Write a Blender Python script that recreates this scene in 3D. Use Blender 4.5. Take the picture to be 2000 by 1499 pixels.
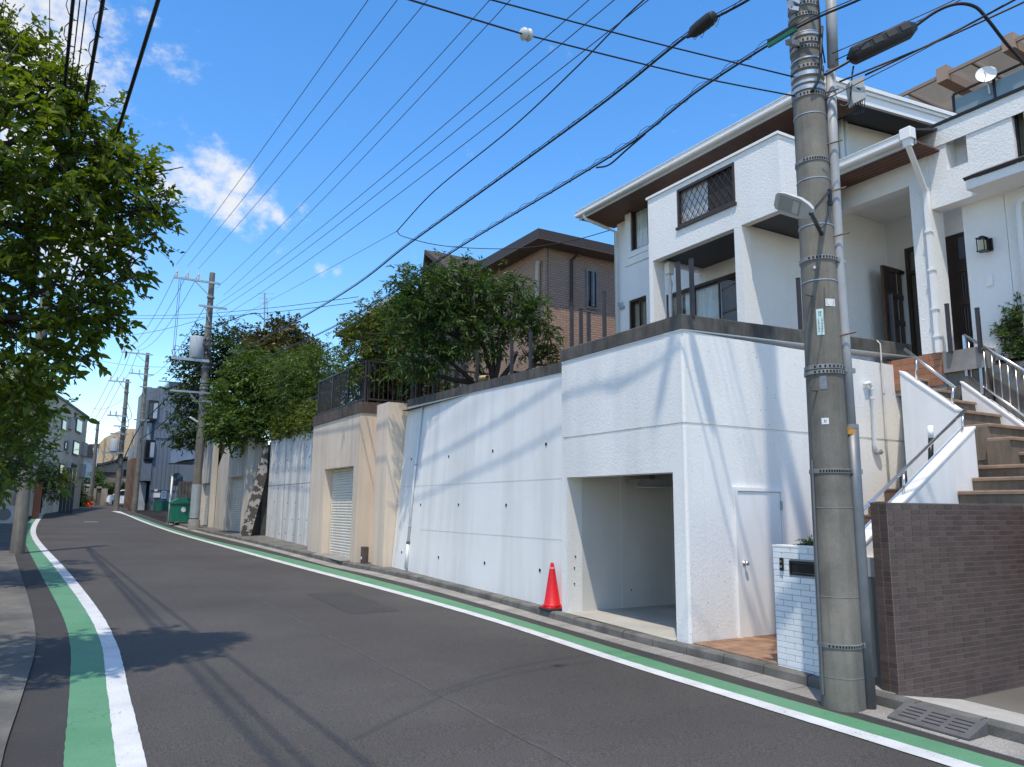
import bpy, bmesh, math, random
import numpy as np
from mathutils import Vector, Matrix
random.seed(7); rng=np.random.default_rng(7)
for o in list(bpy.data.objects): bpy.data.objects.remove(o)
scene=bpy.context.scene; COL=scene.collection
R=math.radians
# ---------------------------------------------------------------- camera
# world: +Y runs up the street away from the camera, +X towards the houses on the right
CAMP=np.array([0.0,0.0,1.70]); FPX=1500.0; YAW=R(30.579); PITCH=R(9.2); ROLL=R(0.5)
_fw=np.array([math.sin(YAW)*math.cos(PITCH),math.cos(YAW)*math.cos(PITCH),math.sin(PITCH)])
_rt=np.array([math.cos(YAW),-math.sin(YAW),0.0]); _up=np.cross(_rt,_fw)
_r2=math.cos(ROLL)*_rt+math.sin(ROLL)*_up; _u2=math.cos(ROLL)*_up-math.sin(ROLL)*_rt
cam=bpy.data.cameras.new('camera'); camo=bpy.data.objects.new('camera',cam); COL.objects.link(camo)
cam.sensor_fit='HORIZONTAL'; cam.sensor_width=36; cam.lens=FPX/2000*36; cam.clip_start=.05; cam.clip_end=3000
mw=Matrix(((_r2[0],_u2[0],-_fw[0],CAMP[0]),(_r2[1],_u2[1],-_fw[1],CAMP[1]),(_r2[2],_u2[2],-_fw[2],CAMP[2]),(0,0,0,1)))
camo.matrix_world=mw; scene.camera=camo
# ---------------------------------------------------------------- sky and sun
SUNV=Vector((-0.28,-0.33,1.0)).normalized()
w=bpy.data.worlds.new('World'); scene.world=w; w.use_nodes=True
nt=w.node_tree; nt.nodes.clear(); N=nt.nodes.new; L=nt.links.new
out=N('ShaderNodeOutputWorld'); bg=N('ShaderNodeBackground'); L(bg.outputs[0],out.inputs[0])
sky=N('ShaderNodeTexSky'); sky.sky_type='NISHITA'; sky.sun_disc=False
sky.sun_elevation=math.asin(SUNV.z); sky.sun_rotation=math.atan2(SUNV.x,SUNV.y)
sky.air_density=1.15; sky.dust_density=0.25; sky.ozone_density=3.0; sky.altitude=50
hs=N('ShaderNodeHueSaturation'); hs.inputs['Saturation'].default_value=1.30; hs.inputs['Value'].default_value=1.0; hs.inputs['Hue'].default_value=.503
L(sky.outputs[0],hs.inputs['Color'])
tc=N('ShaderNodeTexCoord')
def pdir(px,py):
    d=np.array([(px-1000)/FPX,-(py-749.5)/FPX,1.0]); v=d[0]*_r2+d[1]*_u2+d[2]*_fw; return v/np.linalg.norm(v)
def wmath(op,a,b=None,c=None):
    n=N('ShaderNodeMath'); n.operation=op
    for i,v in enumerate((a,b,c)):
        if v is None: continue
        if hasattr(v,'is_output'): L(v,n.inputs[i])
        else: n.inputs[i].default_value=v
    return n.outputs[0]
# clouds: soft banks in the sky where the photograph shows them, broken up by noise, plus unseen banks added for the fill light
def wnoise(scale,detail,rough,off,sq=(1,1,1)):
    mp=N('ShaderNodeMapping'); mp.inputs['Location'].default_value=off; mp.inputs['Scale'].default_value=sq
    L(tc.outputs['Generated'],mp.inputs['Vector'])
    n=N('ShaderNodeTexNoise'); n.inputs['Scale'].default_value=scale; n.inputs['Detail'].default_value=detail; n.inputs['Roughness'].default_value=rough
    L(mp.outputs[0],n.inputs['Vector']); return n.outputs['Fac']
banks=[]
for px,py,rad,amp in ((415,325,.042,.86),(465,355,.036,.84),(505,400,.04,.82),(455,400,.04,.8),(360,345,.04,.8),(390,370,.04,.8),(330,365,.04,.75),(540,420,.025,.7),(630,528,.02,.75),(655,532,.018,.6),(35,110,.15,1.0),(110,40,.08,.9),(20,330,.12,.9),(150,480,.09,.8),(320,110,.045,.45),(300,30,.05,.4),(350,40,.03,.4),(225,85,.03,.35),(200,180,.04,.35),(580,405,.03,.35),
                      (200,800,.055,.5),(100,640,.08,.35)):
    v=pdir(px,py)
    d=N('ShaderNodeVectorMath'); d.operation='DISTANCE'; L(tc.outputs['Generated'],d.inputs[0]); d.inputs[1].default_value=v
    mr=N('ShaderNodeMapRange'); mr.interpolation_type='SMOOTHSTEP'; mr.inputs['From Min'].default_value=0; mr.inputs['From Max'].default_value=rad*1.25
    mr.inputs['To Min'].default_value=amp; mr.inputs['To Max'].default_value=0; L(d.outputs['Value'],mr.inputs['Value']); banks.append(mr.outputs[0])
# unseen cloud banks outside the frame, added to whiten and brighten the fill light
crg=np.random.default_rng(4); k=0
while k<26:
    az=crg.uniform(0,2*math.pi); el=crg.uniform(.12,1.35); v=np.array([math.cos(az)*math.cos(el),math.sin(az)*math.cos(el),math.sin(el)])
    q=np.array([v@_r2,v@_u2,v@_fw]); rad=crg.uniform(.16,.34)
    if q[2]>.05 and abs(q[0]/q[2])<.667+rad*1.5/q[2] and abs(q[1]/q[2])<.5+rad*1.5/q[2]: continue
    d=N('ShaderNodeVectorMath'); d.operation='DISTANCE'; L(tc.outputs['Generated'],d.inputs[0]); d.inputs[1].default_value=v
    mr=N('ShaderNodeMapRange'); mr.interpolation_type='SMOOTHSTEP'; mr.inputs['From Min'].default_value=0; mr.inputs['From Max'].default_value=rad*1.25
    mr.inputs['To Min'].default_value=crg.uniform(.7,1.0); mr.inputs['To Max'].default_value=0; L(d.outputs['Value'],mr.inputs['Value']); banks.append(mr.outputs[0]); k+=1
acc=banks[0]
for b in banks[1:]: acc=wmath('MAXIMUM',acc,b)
nz=wnoise(17,10,.66,(3.1,.4,1.7),(1,1,1.5)); nz2=wnoise(38,6,.6,(1,5,2))
m1=wmath('MULTIPLY_ADD',nz,2.0,-1.12)
m1=wmath('ADD',wmath('MULTIPLY_ADD',nz2,.45,m1),-.10)
m2=wmath('ADD',acc,m1)
mr=N('ShaderNodeMapRange'); mr.interpolation_type='SMOOTHSTEP'; mr.inputs['From Min'].default_value=.28; mr.inputs['From Max'].default_value=.95; L(m2,mr.inputs['Value'])
mask=wmath('MULTIPLY',mr.outputs[0],.93)
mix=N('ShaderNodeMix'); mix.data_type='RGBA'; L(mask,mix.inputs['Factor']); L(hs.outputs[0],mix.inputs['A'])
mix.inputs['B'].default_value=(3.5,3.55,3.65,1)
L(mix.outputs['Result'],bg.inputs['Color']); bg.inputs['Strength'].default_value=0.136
sun=bpy.data.lights.new('sun','SUN'); sun.energy=2.1; sun.angle=R(.9); sun.color=(1.0,.92,.79)
suno=bpy.data.objects.new('sun',sun); COL.objects.link(suno); suno.rotation_euler=SUNV.to_track_quat('Z','Y').to_euler(); suno.location=(0,0,40)
vs=scene.view_settings; vs.view_transform='Standard'; vs.look='None'; vs.exposure=0.93; vs.gamma=1.0; vs.use_curve_mapping=False
# ---------------------------------------------------------------- helpers
def at(px,py,X=None,Y=None,Z=None,D=None,V=None):
    """a measured point of the photograph carried to a known plane of the place"""
    d=np.array([(px-1000)/FPX,-(py-749.5)/FPX,1.0]); r=d[0]*_r2+d[1]*_u2+d[2]*_fw
    if X is not None: t=(X-CAMP[0])/r[0]
    elif Y is not None: t=(Y-CAMP[1])/r[1]
    elif Z is not None: t=(Z-CAMP[2])/r[2]
    elif V is not None: t=math.hypot(V[0],V[1])/math.hypot(r[0],r[1])
    else: t=D
    return CAMP+r*t
def zr(Y,b=0.0):
    Y=min(max(Y,-40),92); return -0.12+0.022*(Y-8)+b
def gr(px,py,b=0.0):
    d=np.array([(px-1000)/FPX,-(py-749.5)/FPX,1.0]); r=d[0]*_r2+d[1]*_u2+d[2]*_fw
    t=(-0.12-8*.022+b-CAMP[2])/(r[2]-.022*r[1]); return CAMP+r*t
def crv(pts):
    ys=[p[1] for p in pts]; xs=[p[0] for p in pts]
    def f(y):
        if y<=ys[0]: return xs[0]
        if y>=ys[-1]: return xs[-1]
        i=max(k for k in range(len(ys)-1) if ys[k]<=y)
        def sl(k):
            if k<=0 or k>=len(ys)-1: k0,k1=max(k-1,0),min(k+1,len(ys)-1)
            else: k0,k1=k-1,k+1
            return (xs[k1]-xs[k0])/(ys[k1]-ys[k0])
        h=ys[i+1]-ys[i]; t=(y-ys[i])/h; m0,m1=sl(i)*h,sl(i+1)*h
        return (2*t**3-3*t**2+1)*xs[i]+(t**3-2*t**2+t)*m0+(-2*t**3+3*t**2)*xs[i+1]+(t**3-t**2)*m1
    return f
ORG={}
class MB:
    def __init__(s): s.v=[]; s.f=[]
    def add(s,vs,fs):
        b=len(s.v); s.v+= [tuple(map(float,p)) for p in vs]; s.f+=[tuple(b+i for i in f) for f in fs]; return s
    def box(s,x0,x1,y0,y1,z0,z1):
        x0,x1=sorted((x0,x1)); y0,y1=sorted((y0,y1)); z0,z1=sorted((z0,z1))
        return s.add([(x0,y0,z0),(x1,y0,z0),(x1,y1,z0),(x0,y1,z0),(x0,y0,z1),(x1,y0,z1),(x1,y1,z1),(x0,y1,z1)],
            [(0,3,2,1),(4,5,6,7),(0,1,5,4),(1,2,6,5),(2,3,7,6),(3,0,4,7)])
    def cbox(s,x0,x1,y0,y1,z0,z1,c=.01):
        """box with chamfered vertical and top edges"""
        x0,x1=sorted((x0,x1)); y0,y1=sorted((y0,y1)); z0,z1=sorted((z0,z1))
        def ring(i,z): return [(x0+i+c,y0+i,z),(x1-i-c,y0+i,z),(x1-i,y0+i+c,z),(x1-i,y1-i-c,z),(x1-i-c,y1-i,z),(x0+i+c,y1-i,z),(x0+i,y1-i-c,z),(x0+i,y0+i+c,z)]
        vs=ring(0,z0)+ring(0,z1-c)+ring(c*.7,z1); fs=[tuple(reversed(range(8))),tuple(range(16,24))]
        for r in (0,8):
            for i in range(8): j=(i+1)%8; fs.append((r+i,r+j,r+8+j,r+8+i))
        return s.add(vs,fs)
    def quad(s,a,b,c,d): return s.add([a,b,c,d],[(0,1,2,3)])
    def prism(s,poly,ext):
        """closed polygon (list of points) extruded along ext"""
        n=len(poly); e=np.array(ext,float); p=[np.array(q,float) for q in poly]
        nrm=np.zeros(3)
        for i in range(n): nrm+=np.cross(p[i]-p[0],p[(i+1)%n]-p[0])
        if np.dot(nrm,e)>0: p=p[::-1]
        vs=p+[q+e for q in p]; fs=[tuple(range(n)),tuple(reversed(range(n,2*n)))]
        for i in range(n): j=(i+1)%n; fs.append((j,i,n+i,n+j))
        return s.add(vs,fs)
    def bar(s,a,b,w,h=None,upv=(0,0,1)):
        """rectangular bar from a to b"""
        h=h or w; a=np.array(a,float); b=np.array(b,float); d=b-a; d/=max(np.linalg.norm(d),1e-9)
        u=np.array(upv,float)
        if abs(np.dot(u,d))>.95: u=np.array((1.,0,0))
        sx=np.cross(d,u); sx/=np.linalg.norm(sx); u=np.cross(sx,d)
        o=[sx*w/2*i+u*h/2*j for i,j in ((-1,-1),(1,-1),(1,1),(-1,1))]
        return s.add([a+q for q in o]+[b+q for q in o],[(0,1,2,3),(7,6,5,4),(0,4,5,1),(1,5,6,2),(2,6,7,3),(3,7,4,0)])
    def tube(s,pts,r,n=8,cap=True):
        pts=[np.array(p,float) for p in pts]; m=len(pts); rs=r if hasattr(r,'__len__') else [r]*m
        prev=None; base=len(s.v); vs=[]
        for i,p in enumerate(pts):
            d=pts[min(i+1,m-1)]-pts[max(i-1,0)]; d/=max(np.linalg.norm(d),1e-9)
            if prev is None:
                u=np.array((0,0,1.)) if abs(d[2])<.9 else np.array((1.,0,0))
            else: u=prev
            u=u-np.dot(u,d)*d; u/=np.linalg.norm(u); prev=u; v=np.cross(d,u)
            for k in range(n):
                a=2*math.pi*k/n; vs.append(p+rs[i]*(math.cos(a)*u+math.sin(a)*v))
        fs=[]
        for i in range(m-1):
            for k in range(n):
                k2=(k+1)%n; fs.append((i*n+k,i*n+k2,(i+1)*n+k2,(i+1)*n+k))
        if cap: fs+=[tuple(reversed(range(n))),tuple(range((m-1)*n,m*n))]
        return s.add(vs,fs)
    def lathe(s,c,prof,n=20,axis=(0,0,1)):
        """prof: (radius, height) pairs along axis from point c"""
        a=np.array(axis,float); a/=np.linalg.norm(a); c=np.array(c,float)
        u=np.array((1.,0,0)) if abs(a[0])<.9 else np.array((0,1.,0)); u=u-np.dot(u,a)*a; u/=np.linalg.norm(u); v=np.cross(a,u)
        m=len(prof); vs=[]
        for r,h in prof:
            for k in range(n):
                t=2*math.pi*k/n; vs.append(c+a*h+r*(math.cos(t)*u+math.sin(t)*v))
        fs=[]
        for i in range(m-1):
            for k in range(n): k2=(k+1)%n; fs.append((i*n+k,i*n+k2,(i+1)*n+k2,(i+1)*n+k))
        fs+=[tuple(reversed(range(n))),tuple(range((m-1)*n,m*n))]
        return s.add(vs,fs)
    def grid(s,rows):
        n=len(rows[0]); vs=[p for r in rows for p in r]; fs=[]
        for i in range(len(rows)-1):
            for j in range(n-1): fs.append((i*n+j,i*n+j+1,(i+1)*n+j+1,(i+1)*n+j))
        return s.add(vs,fs)
    def build(s,name,mat,parent=None,smooth=False,label=None,cat=None,group=None,kind=None,autos=None):
        v=np.array(s.v,float)
        if parent is not None: org=ORG[parent.name]
        elif kind=='structure': org=np.zeros(3)
        else:
            lo,hi=v.min(0),v.max(0); org=np.array([(lo[0]+hi[0])/2,(lo[1]+hi[1])/2,lo[2]])
        me=bpy.data.meshes.new(name); me.from_pydata((v-org).tolist(),[],s.f); me.update()
        if smooth: me.polygons.foreach_set('use_smooth',[True]*len(me.polygons))
        if autos is not None:
            me.polygons.foreach_set('use_smooth',[True]*len(me.polygons)); me.set_sharp_from_angle(angle=R(autos))
        for m in (mat if isinstance(mat,(list,tuple)) else [mat]): me.materials.append(m)
        o=bpy.data.objects.new(name,me); COL.objects.link(o)
        if parent is not None: o.parent=parent
        else: o.location=org
        ORG[o.name]=org; tag(o,label,cat,group,kind); return o
def tag(o,label=None,cat=None,group=None,kind=None):
    if label: o['label']=label
    if cat: o['category']=cat
    if group: o['group']=group
    if kind: o['kind']=kind
    return o
def thing(name,label,cat,loc,group=None):
    o=bpy.data.objects.new(name,None); COL.objects.link(o); o.location=loc; o.empty_display_size=.2
    ORG[o.name]=np.array(loc,float); return tag(o,label,cat,group)
def inst(src_mesh,name,loc,parent,rot=None,scale=None,label=None,cat=None,group=None):
    """one more object on an existing mesh; loc in world space"""
    o=bpy.data.objects.new(name,src_mesh); COL.objects.link(o)
    org=ORG[parent.name] if parent is not None else np.zeros(3)
    o.location=np.array(loc,float)-org
    if rot is not None: o.rotation_euler=rot
    if scale is not None: o.scale=scale
    if parent is not None: o.parent=parent
    ORG[o.name]=np.array(loc,float); return tag(o,label,cat,group)
def mesh_of(mb,name,mat,autos=None):
    me=bpy.data.meshes.new(name); me.from_pydata(mb.v,[],mb.f); me.update()
    if autos is not None:
        me.polygons.foreach_set('use_smooth',[True]*len(me.polygons)); me.set_sharp_from_angle(angle=R(autos))
    me.materials.append(mat); return me
# ---------------------------------------------------------------- materials
MATS={}
def mat(name,base,rough=.6,var=.12,vs=2.0,bump=0.0,bs=80.0,metal=0.0,streak=0.0,sscale=(3,3,.25),fine=0.0,fs=300.0,spec=.4,obj=0.0,island=0.0,tint=None,chips=0.0,pits=0.0,ps=14.0,bump2=0.0,b2s=14.0,bdist=.01):
    if name in MATS: return MATS[name]
    m=bpy.data.materials.new(name); m.use_nodes=True; nt=m.node_tree; N=nt.nodes.new; L=nt.links.new
    p=nt.nodes['Principled BSDF']; p.inputs['Roughness'].default_value=rough; p.inputs['Metallic'].default_value=metal; p.inputs['Specular IOR Level'].default_value=spec
    geo=N('ShaderNodeNewGeometry'); pos=geo.outputs['Position']
    def noise(sc,det=5,ro=.6,scale=None,off=0):
        n=N('ShaderNodeTexNoise'); n.inputs['Scale'].default_value=sc; n.inputs['Detail'].default_value=det; n.inputs['Roughness'].default_value=ro
        if scale or off:
            mp=N('ShaderNodeMapping'); mp.inputs['Scale'].default_value=scale or (1,1,1); mp.inputs['Location'].default_value=(off,off,off); L(pos,mp.inputs['Vector']); L(mp.outputs[0],n.inputs['Vector'])
        else: L(pos,n.inputs['Vector'])
        return n.outputs['Fac']
    def math_(op,a,b):
        n=N('ShaderNodeMath'); n.operation=op
        for i,v in enumerate((a,b)):
            if hasattr(v,'is_output'): L(v,n.inputs[i])
            else: n.inputs[i].default_value=v
        return n.outputs[0]
    def rng_(v,a,b,c,d):
        n=N('ShaderNodeMapRange'); n.inputs['From Min'].default_value=a; n.inputs['From Max'].default_value=b; n.inputs['To Min'].default_value=c; n.inputs['To Max'].default_value=d; L(v,n.inputs['Value']); return n.outputs[0]
    fac=rng_(noise(vs),.3,.7,1-var,1+var)
    if streak: fac=math_('MULTIPLY',fac,rng_(noise(1.0,6,.62,sscale),.42,.68,1.0,1-streak))
    if fine: fac=math_('MULTIPLY',fac,rng_(noise(fs,2,.5),.3,.7,1-fine,1+fine))
    if obj:
        oi=N('ShaderNodeObjectInfo'); r0=oi.outputs['Random']
        if island: r0=math_('FRACT',math_('ADD',r0,geo.outputs['Random Per Island']),0)
        fac=math_('MULTIPLY',fac,rng_(r0,0,1,1-obj,1+obj))
    elif island: fac=math_('MULTIPLY',fac,rng_(geo.outputs['Random Per Island'],0,1,1-island,1+island))
    if pits:
        v=N('ShaderNodeTexVoronoi'); v.inputs['Scale'].default_value=ps; L(pos,v.inputs['Vector'])
        sep=N('ShaderNodeSeparateColor'); L(v.outputs['Color'],sep.inputs[0])
        thr=rng_(sep.outputs[0],.5,1.0,0.0,.19)
        pit=math_('LESS_THAN',v.outputs['Distance'],thr); zone=rng_(noise(.55,3,.5,None,4.2),.40,.52,0,1)
        pit=math_('MULTIPLY',pit,zone); fac=math_('MULTIPLY',fac,rng_(pit,0,1,1,1-pits))
    if chips:
        cf=math_('GREATER_THAN',math_('ADD',math_('MULTIPLY',noise(46,4,.6,None,2.3),.7),math_('MULTIPLY',noise(3.2,3,.55,None,6.1),.42)),.685)
        fac=math_('MULTIPLY',fac,rng_(cf,0,1,1,1-chips))
    mx=N('ShaderNodeVectorMath'); mx.operation='SCALE'
    if tint:
        cm=N('ShaderNodeMix'); cm.data_type='RGBA'; cm.inputs['A'].default_value=(*base,1); cm.inputs['B'].default_value=(*tint,1)
        L(rng_(noise(vs*.7,4,.6,None,9.1),.4,.62,0,1),cm.inputs['Factor']); L(cm.outputs['Result'],mx.inputs[0])
    else: mx.inputs[0].default_value=base
    L(fac,mx.inputs['Scale']); L(mx.outputs[0],p.inputs['Base Color'])
    if bump or bump2:
        h=None
        if bump: h=math_('MULTIPLY',noise(bs,4,.6),bump)
        if bump2:
            h2=math_('MULTIPLY',noise(b2s,3,.5),bump2); h=h2 if h is None else math_('ADD',h,h2)
        b=N('ShaderNodeBump'); b.inputs['Strength'].default_value=1.0; b.inputs['Distance'].default_value=bdist; L(h,b.inputs['Height']); L(b.outputs[0],p.inputs['Normal'])
    MATS[name]=m; return m
def leafmat(name,c1,c2,trans=.35,rough=.5):
    m=bpy.data.materials.new(name); m.use_nodes=True; nt=m.node_tree; N=nt.nodes.new; L=nt.links.new
    p=nt.nodes['Principled BSDF']; p.inputs['Roughness'].default_value=rough; p.inputs['Specular IOR Level'].default_value=.35
    geo=N('ShaderNodeNewGeometry'); oi=N('ShaderNodeObjectInfo')
    ad=N('ShaderNodeMath'); ad.operation='ADD'; L(geo.outputs['Random Per Island'],ad.inputs[0]); L(oi.outputs['Random'],ad.inputs[1])
    fr=N('ShaderNodeMath'); fr.operation='FRACT'; L(ad.outputs[0],fr.inputs[0])
    nz=N('ShaderNodeTexNoise'); nz.inputs['Scale'].default_value=1.1; nz.inputs['Detail'].default_value=2; L(geo.outputs['Position'],nz.inputs['Vector'])
    a2=N('ShaderNodeMath'); a2.operation='MULTIPLY_ADD'; a2.inputs[1].default_value=1.6; a2.inputs[2].default_value=-.55; L(nz.outputs['Fac'],a2.inputs[0])
    a3=N('ShaderNodeMath'); a3.operation='MULTIPLY_ADD'; a3.inputs[1].default_value=.55; L(fr.outputs[0],a3.inputs[0]); L(a2.outputs[0],a3.inputs[2]); a3.use_clamp=True
    cm=N('ShaderNodeMix'); cm.data_type='RGBA'; cm.inputs['A'].default_value=(*c1,1); cm.inputs['B'].default_value=(*c2,1); L(a3.outputs[0],cm.inputs['Factor'])
    L(cm.outputs['Result'],p.inputs['Base Color'])
    tr=N('ShaderNodeBsdfTranslucent'); sc=N('ShaderNodeVectorMath'); sc.operation='MULTIPLY'; sc.inputs[1].default_value=(1.5,1.45,.5); L(cm.outputs['Result'],sc.inputs[0]); L(sc.outputs[0],tr.inputs['Color'])
    ms=N('ShaderNodeMixShader'); ms.inputs[0].default_value=trans; L(p.outputs[0],ms.inputs[1]); L(tr.outputs[0],ms.inputs[2]); L(ms.outputs[0],nt.nodes['Material Output'].inputs[0])
    return m
def glassmat(name,tint=(.55,.6,.6),clear=.75):
    m=bpy.data.materials.new(name); m.use_nodes=True; nt=m.node_tree; N=nt.nodes.new; L=nt.links.new
    t=N('ShaderNodeBsdfTransparent'); t.inputs[0].default_value=(*tint,1); g=N('ShaderNodeBsdfGlossy'); g.inputs['Roughness'].default_value=.02; g.inputs[0].default_value=(.9,.95,1,1)
    f=N('ShaderNodeFresnel'); f.inputs[0].default_value=1.6
    ge=N('ShaderNodeNewGeometry'); iv=N('ShaderNodeMath'); iv.operation='SUBTRACT'; iv.inputs[0].default_value=1; L(ge.outputs['Backfacing'],iv.inputs[1]); mu=N('ShaderNodeMath'); mu.operation='MULTIPLY'; L(f.outputs[0],mu.inputs[0]); L(iv.outputs[0],mu.inputs[1])
    ms=N('ShaderNodeMixShader'); L(mu.outputs[0],ms.inputs[0]); L(t.outputs[0],ms.inputs[1]); L(g.outputs[0],ms.inputs[2]); L(ms.outputs[0],nt.nodes['Material Output'].inputs[0]); return m
# ---------------------------------------------------------------- shared materials
asphalt=mat('asphalt',(.060,.0535,.047),.82,.13,.45,bump=.6,bs=150,fine=.62,fs=85,tint=(.071,.064,.057),bdist=.004,spec=.35)
asphalt2=mat('asphalt_patch',(.044,.040,.036),.85,.16,.8,bump=.5,bs=260,fine=.5,fs=150,bdist=.004)
paint_w=mat('road_paint_white',(.60,.60,.585),.6,.06,3,fine=.10,fs=90,streak=0,bump=.3,bs=250,bdist=.003,tint=(.52,.52,.505),chips=.7)
paint_g=mat('road_paint_green',(.085,.228,.115),.65,.08,1.5,fine=.16,fs=110,bump=.3,bs=250,bdist=.003,tint=(.105,.245,.135),chips=.55)
conc=mat('concrete',(.27,.255,.235),.85,.18,2.5,bump=.5,bs=90,fine=.18,fs=160,tint=(.21,.2,.185),bdist=.004)
conc_dk=mat('concrete_weathered',(.16,.15,.135),.9,.25,3,bump=.6,bs=80,fine=.25,fs=120,tint=(.10,.095,.085),bdist=.005)
gutter_m=mat('gutter_aggregate',(.30,.28,.25),.85,.15,2,bump=.6,bs=120,fine=.35,fs=75,bdist=.005,tint=(.23,.215,.19))
coping_m=mat('coping_stone',(.105,.098,.088),.9,.28,4,streak=.45,sscale=(5,5,.8),bump=.5,bs=70,fine=.2,fs=120,bdist=.004,obj=.12)
white_wall=mat('painted_concrete_white',(.83,.81,.775),.62,.03,1.2,streak=.12,sscale=(1.6,1.6,.16),bump=.45,bs=120,bump2=.7,b2s=26,pits=.65,ps=19,bdist=.006)
white_flat=mat('painted_wall_white_smooth',(.83,.81,.775),.6,.035,.9,streak=.17,sscale=(1.7,1.7,.12),bump=.22,bs=70,bump2=.35,b2s=9,bdist=.006)
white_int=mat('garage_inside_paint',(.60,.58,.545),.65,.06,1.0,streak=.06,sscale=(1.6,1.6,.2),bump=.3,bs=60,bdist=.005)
stucco=mat('house_stucco_white',(.83,.81,.775),.7,.02,1.0,bump=.65,bs=60,bump2=.6,b2s=26,bdist=.012,streak=.05,sscale=(1.5,1.5,.2))
trim_w=mat('white_trim',(.82,.80,.765),.45,.03,3,bump=.05,bs=40)
soffit_dk=mat('soffit_dark_grey',(.055,.057,.065),.6,.06,3)
soffit_wd=mat('soffit_wood',(.145,.07,.047),.55,.14,3,streak=.2,sscale=(1,12,12))
frame_br=mat('bronze_aluminium',(.055,.036,.028),.38,.08,6,metal=.35,spec=.5)
frame_bk=mat('black_aluminium',(.022,.021,.022),.35,.1,6,metal=.3)
steel=mat('stainless_steel',(.62,.62,.62),.28,.06,8,metal=1.0,bump=.04,bs=200)
galv=mat('galvanised_steel',(.42,.43,.44),.48,.14,6,metal=.85)
dark_in=mat('dark_room',(.018,.017,.016),.9,.2,2)
curtain=mat('lace_curtain',(.80,.80,.78),.85,.08,3,streak=.3,sscale=(14,14,.1))
curtain_b=mat('beige_curtain',(.50,.40,.28),.85,.08,3,streak=.4,sscale=(18,18,.1))
glass=glassmat('window_glass',(.92,.95,.95))
beige=mat('beige_stucco',(.72,.585,.455),.8,.06,1.0,streak=.20,sscale=(3.5,3.5,.12),bump=.7,bs=90,bdist=.006)
beige2=mat('cream_stucco',(.60,.54,.45),.8,.07,1.0,streak=.34,sscale=(3.0,3.0,.12),bump=.6,bs=90,bdist=.006)
bareconc=mat('fair_faced_concrete',(.76,.74,.69),.75,.10,1.6,streak=.42,sscale=(2.6,2.6,.14),bump=.4,bs=60,fine=.1,fs=90,bdist=.005)
slat_w=mat('shutter_slat_white',(.70,.655,.57),.42,.06,4,streak=.1,bump=.05,bs=60)
soil=mat('yard_soil',(.10,.085,.06),.95,.25,2,bump=.6,bs=30,bdist=.02)
plast_w=mat('white_plastic_pipe',(.72,.74,.74),.4,.04,4)
bronze_br=mat('brown_coping',(.115,.082,.066),.85,.25,3,streak=.4,sscale=(5,5,.8),bump=.4,bs=60)
# ---------------------------------------------------------------- ground
ys=[y for y in range(-40,93,4)]+[100,130,200,320]
def hilly(x,y): return zr(y,-.045)
MB().grid([[(x,y,hilly(x,y)) for x in (-320,-120,-40,-12,-5,-1.6,3,8,14,40,120,320)] for y in ys]).build('ground',mat('bare_ground',(.13,.12,.10),.95,.25,.6,bump=.5,bs=25,bdist=.01),kind='structure')
Lk=crv([(-.14,-6),(-.14,6.9),(-.08,8.7),(-.01,11.2),(-.06,13.3),(-.30,18),(-.69,24.75),(-1.24,36.5),(-1.5,45),(-1.35,60),(-1.1,75),(-1.1,100)])
Lgo=crv([(.16,-6),(.2,4),(.24,6.64),(.31,8.77),(.36,11.47),(.29,14.16),(-.05,20.2),(-.76,33.8),(-.99,43.4),(-.76,60.8),(-.6,66)])
Lmi=crv([(.5,-6),(.54,4),(.57,6.47),(.64,9.04),(.70,11.3),(.64,14),(.32,20),(-.5,34),(-.70,43.3),(-.53,60.8),(-.4,66)])
Lwi=crv([(.68,-6),(.72,4),(.76,6.4),(.81,8.52),(.87,11),(.82,14),(.52,20),(-.32,34),(-.49,43.3),(-.31,61),(-.15,66)])
Kf=crv([(7.12,-6),(7.12,4),(7.12,6.8),(7.03,8.5),(7.04,10),(7.14,12.4),(7.13,15.5),(6.98,18.3),(6.75,20),(6.62,24),(6.35,30),(5.95,36),(5.72,42),(5.62,48)])
Ae=crv([(6.72,-6),(6.72,3.6),(6.78,7.1),(6.76,8.5),(6.80,11.8),(6.80,15),(6.62,18.3),(6.40,20),(6.30,24),(6.03,30),(5.66,36),(5.46,42),(5.40,48),(5.5,100)])
Rgo=crv([(6.56,-6),(6.57,3.4),(6.50,6.5),(6.56,11.1),(6.5,15),(6.25,20),(5.8,26),(5.3,32),(4.97,41.7),(4.88,54),(4.75,60)])
Rmi=crv([(6.28,-6),(6.26,3.5),(6.20,7.4),(6.26,11),(6.10,15.1),(5.72,20.7),(5.35,27),(4.84,36.2),(4.62,48),(4.6,60)])
Rwi=crv([(6.06,-6),(6.05,3.6),(6.02,7.5),(6.08,11),(5.9,15),(5.5,20.7),(5.14,27),(4.66,36.2),(4.42,48),(4.38,60),(4.0,67)])
def strip(name,fl,fr,y0,y1,off,m,step=.5,nx=1,kind='structure',jit=0,parent=None):
    rows=[]; n=int((y1-y0)/step)+1
    for i in range(n+1):
        y=y0+(y1-y0)*i/n; a,b=fl(y),fr(y)
        if jit: a+=random.uniform(-jit,jit); b+=random.uniform(-jit,jit)
        rows.append([(a+(b-a)*k/nx,y,zr(y,off)) for k in range(nx+1)])
    return MB().grid(rows).build(name,m,kind=kind,parent=parent)
strip('road',Lk,lambda y:Ae(y) if y<44 else Ae(y)+(y-44)*.35,-6,100,0.0,asphalt,.5,8)
strip('road_shoulder',Lk,Lgo,-6,66,.004,asphalt2,.5,1)
g_l=strip('green_lane_marking',Lgo,Lmi,-6,65,.008,paint_g,.12,1,jit=.004)
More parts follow.
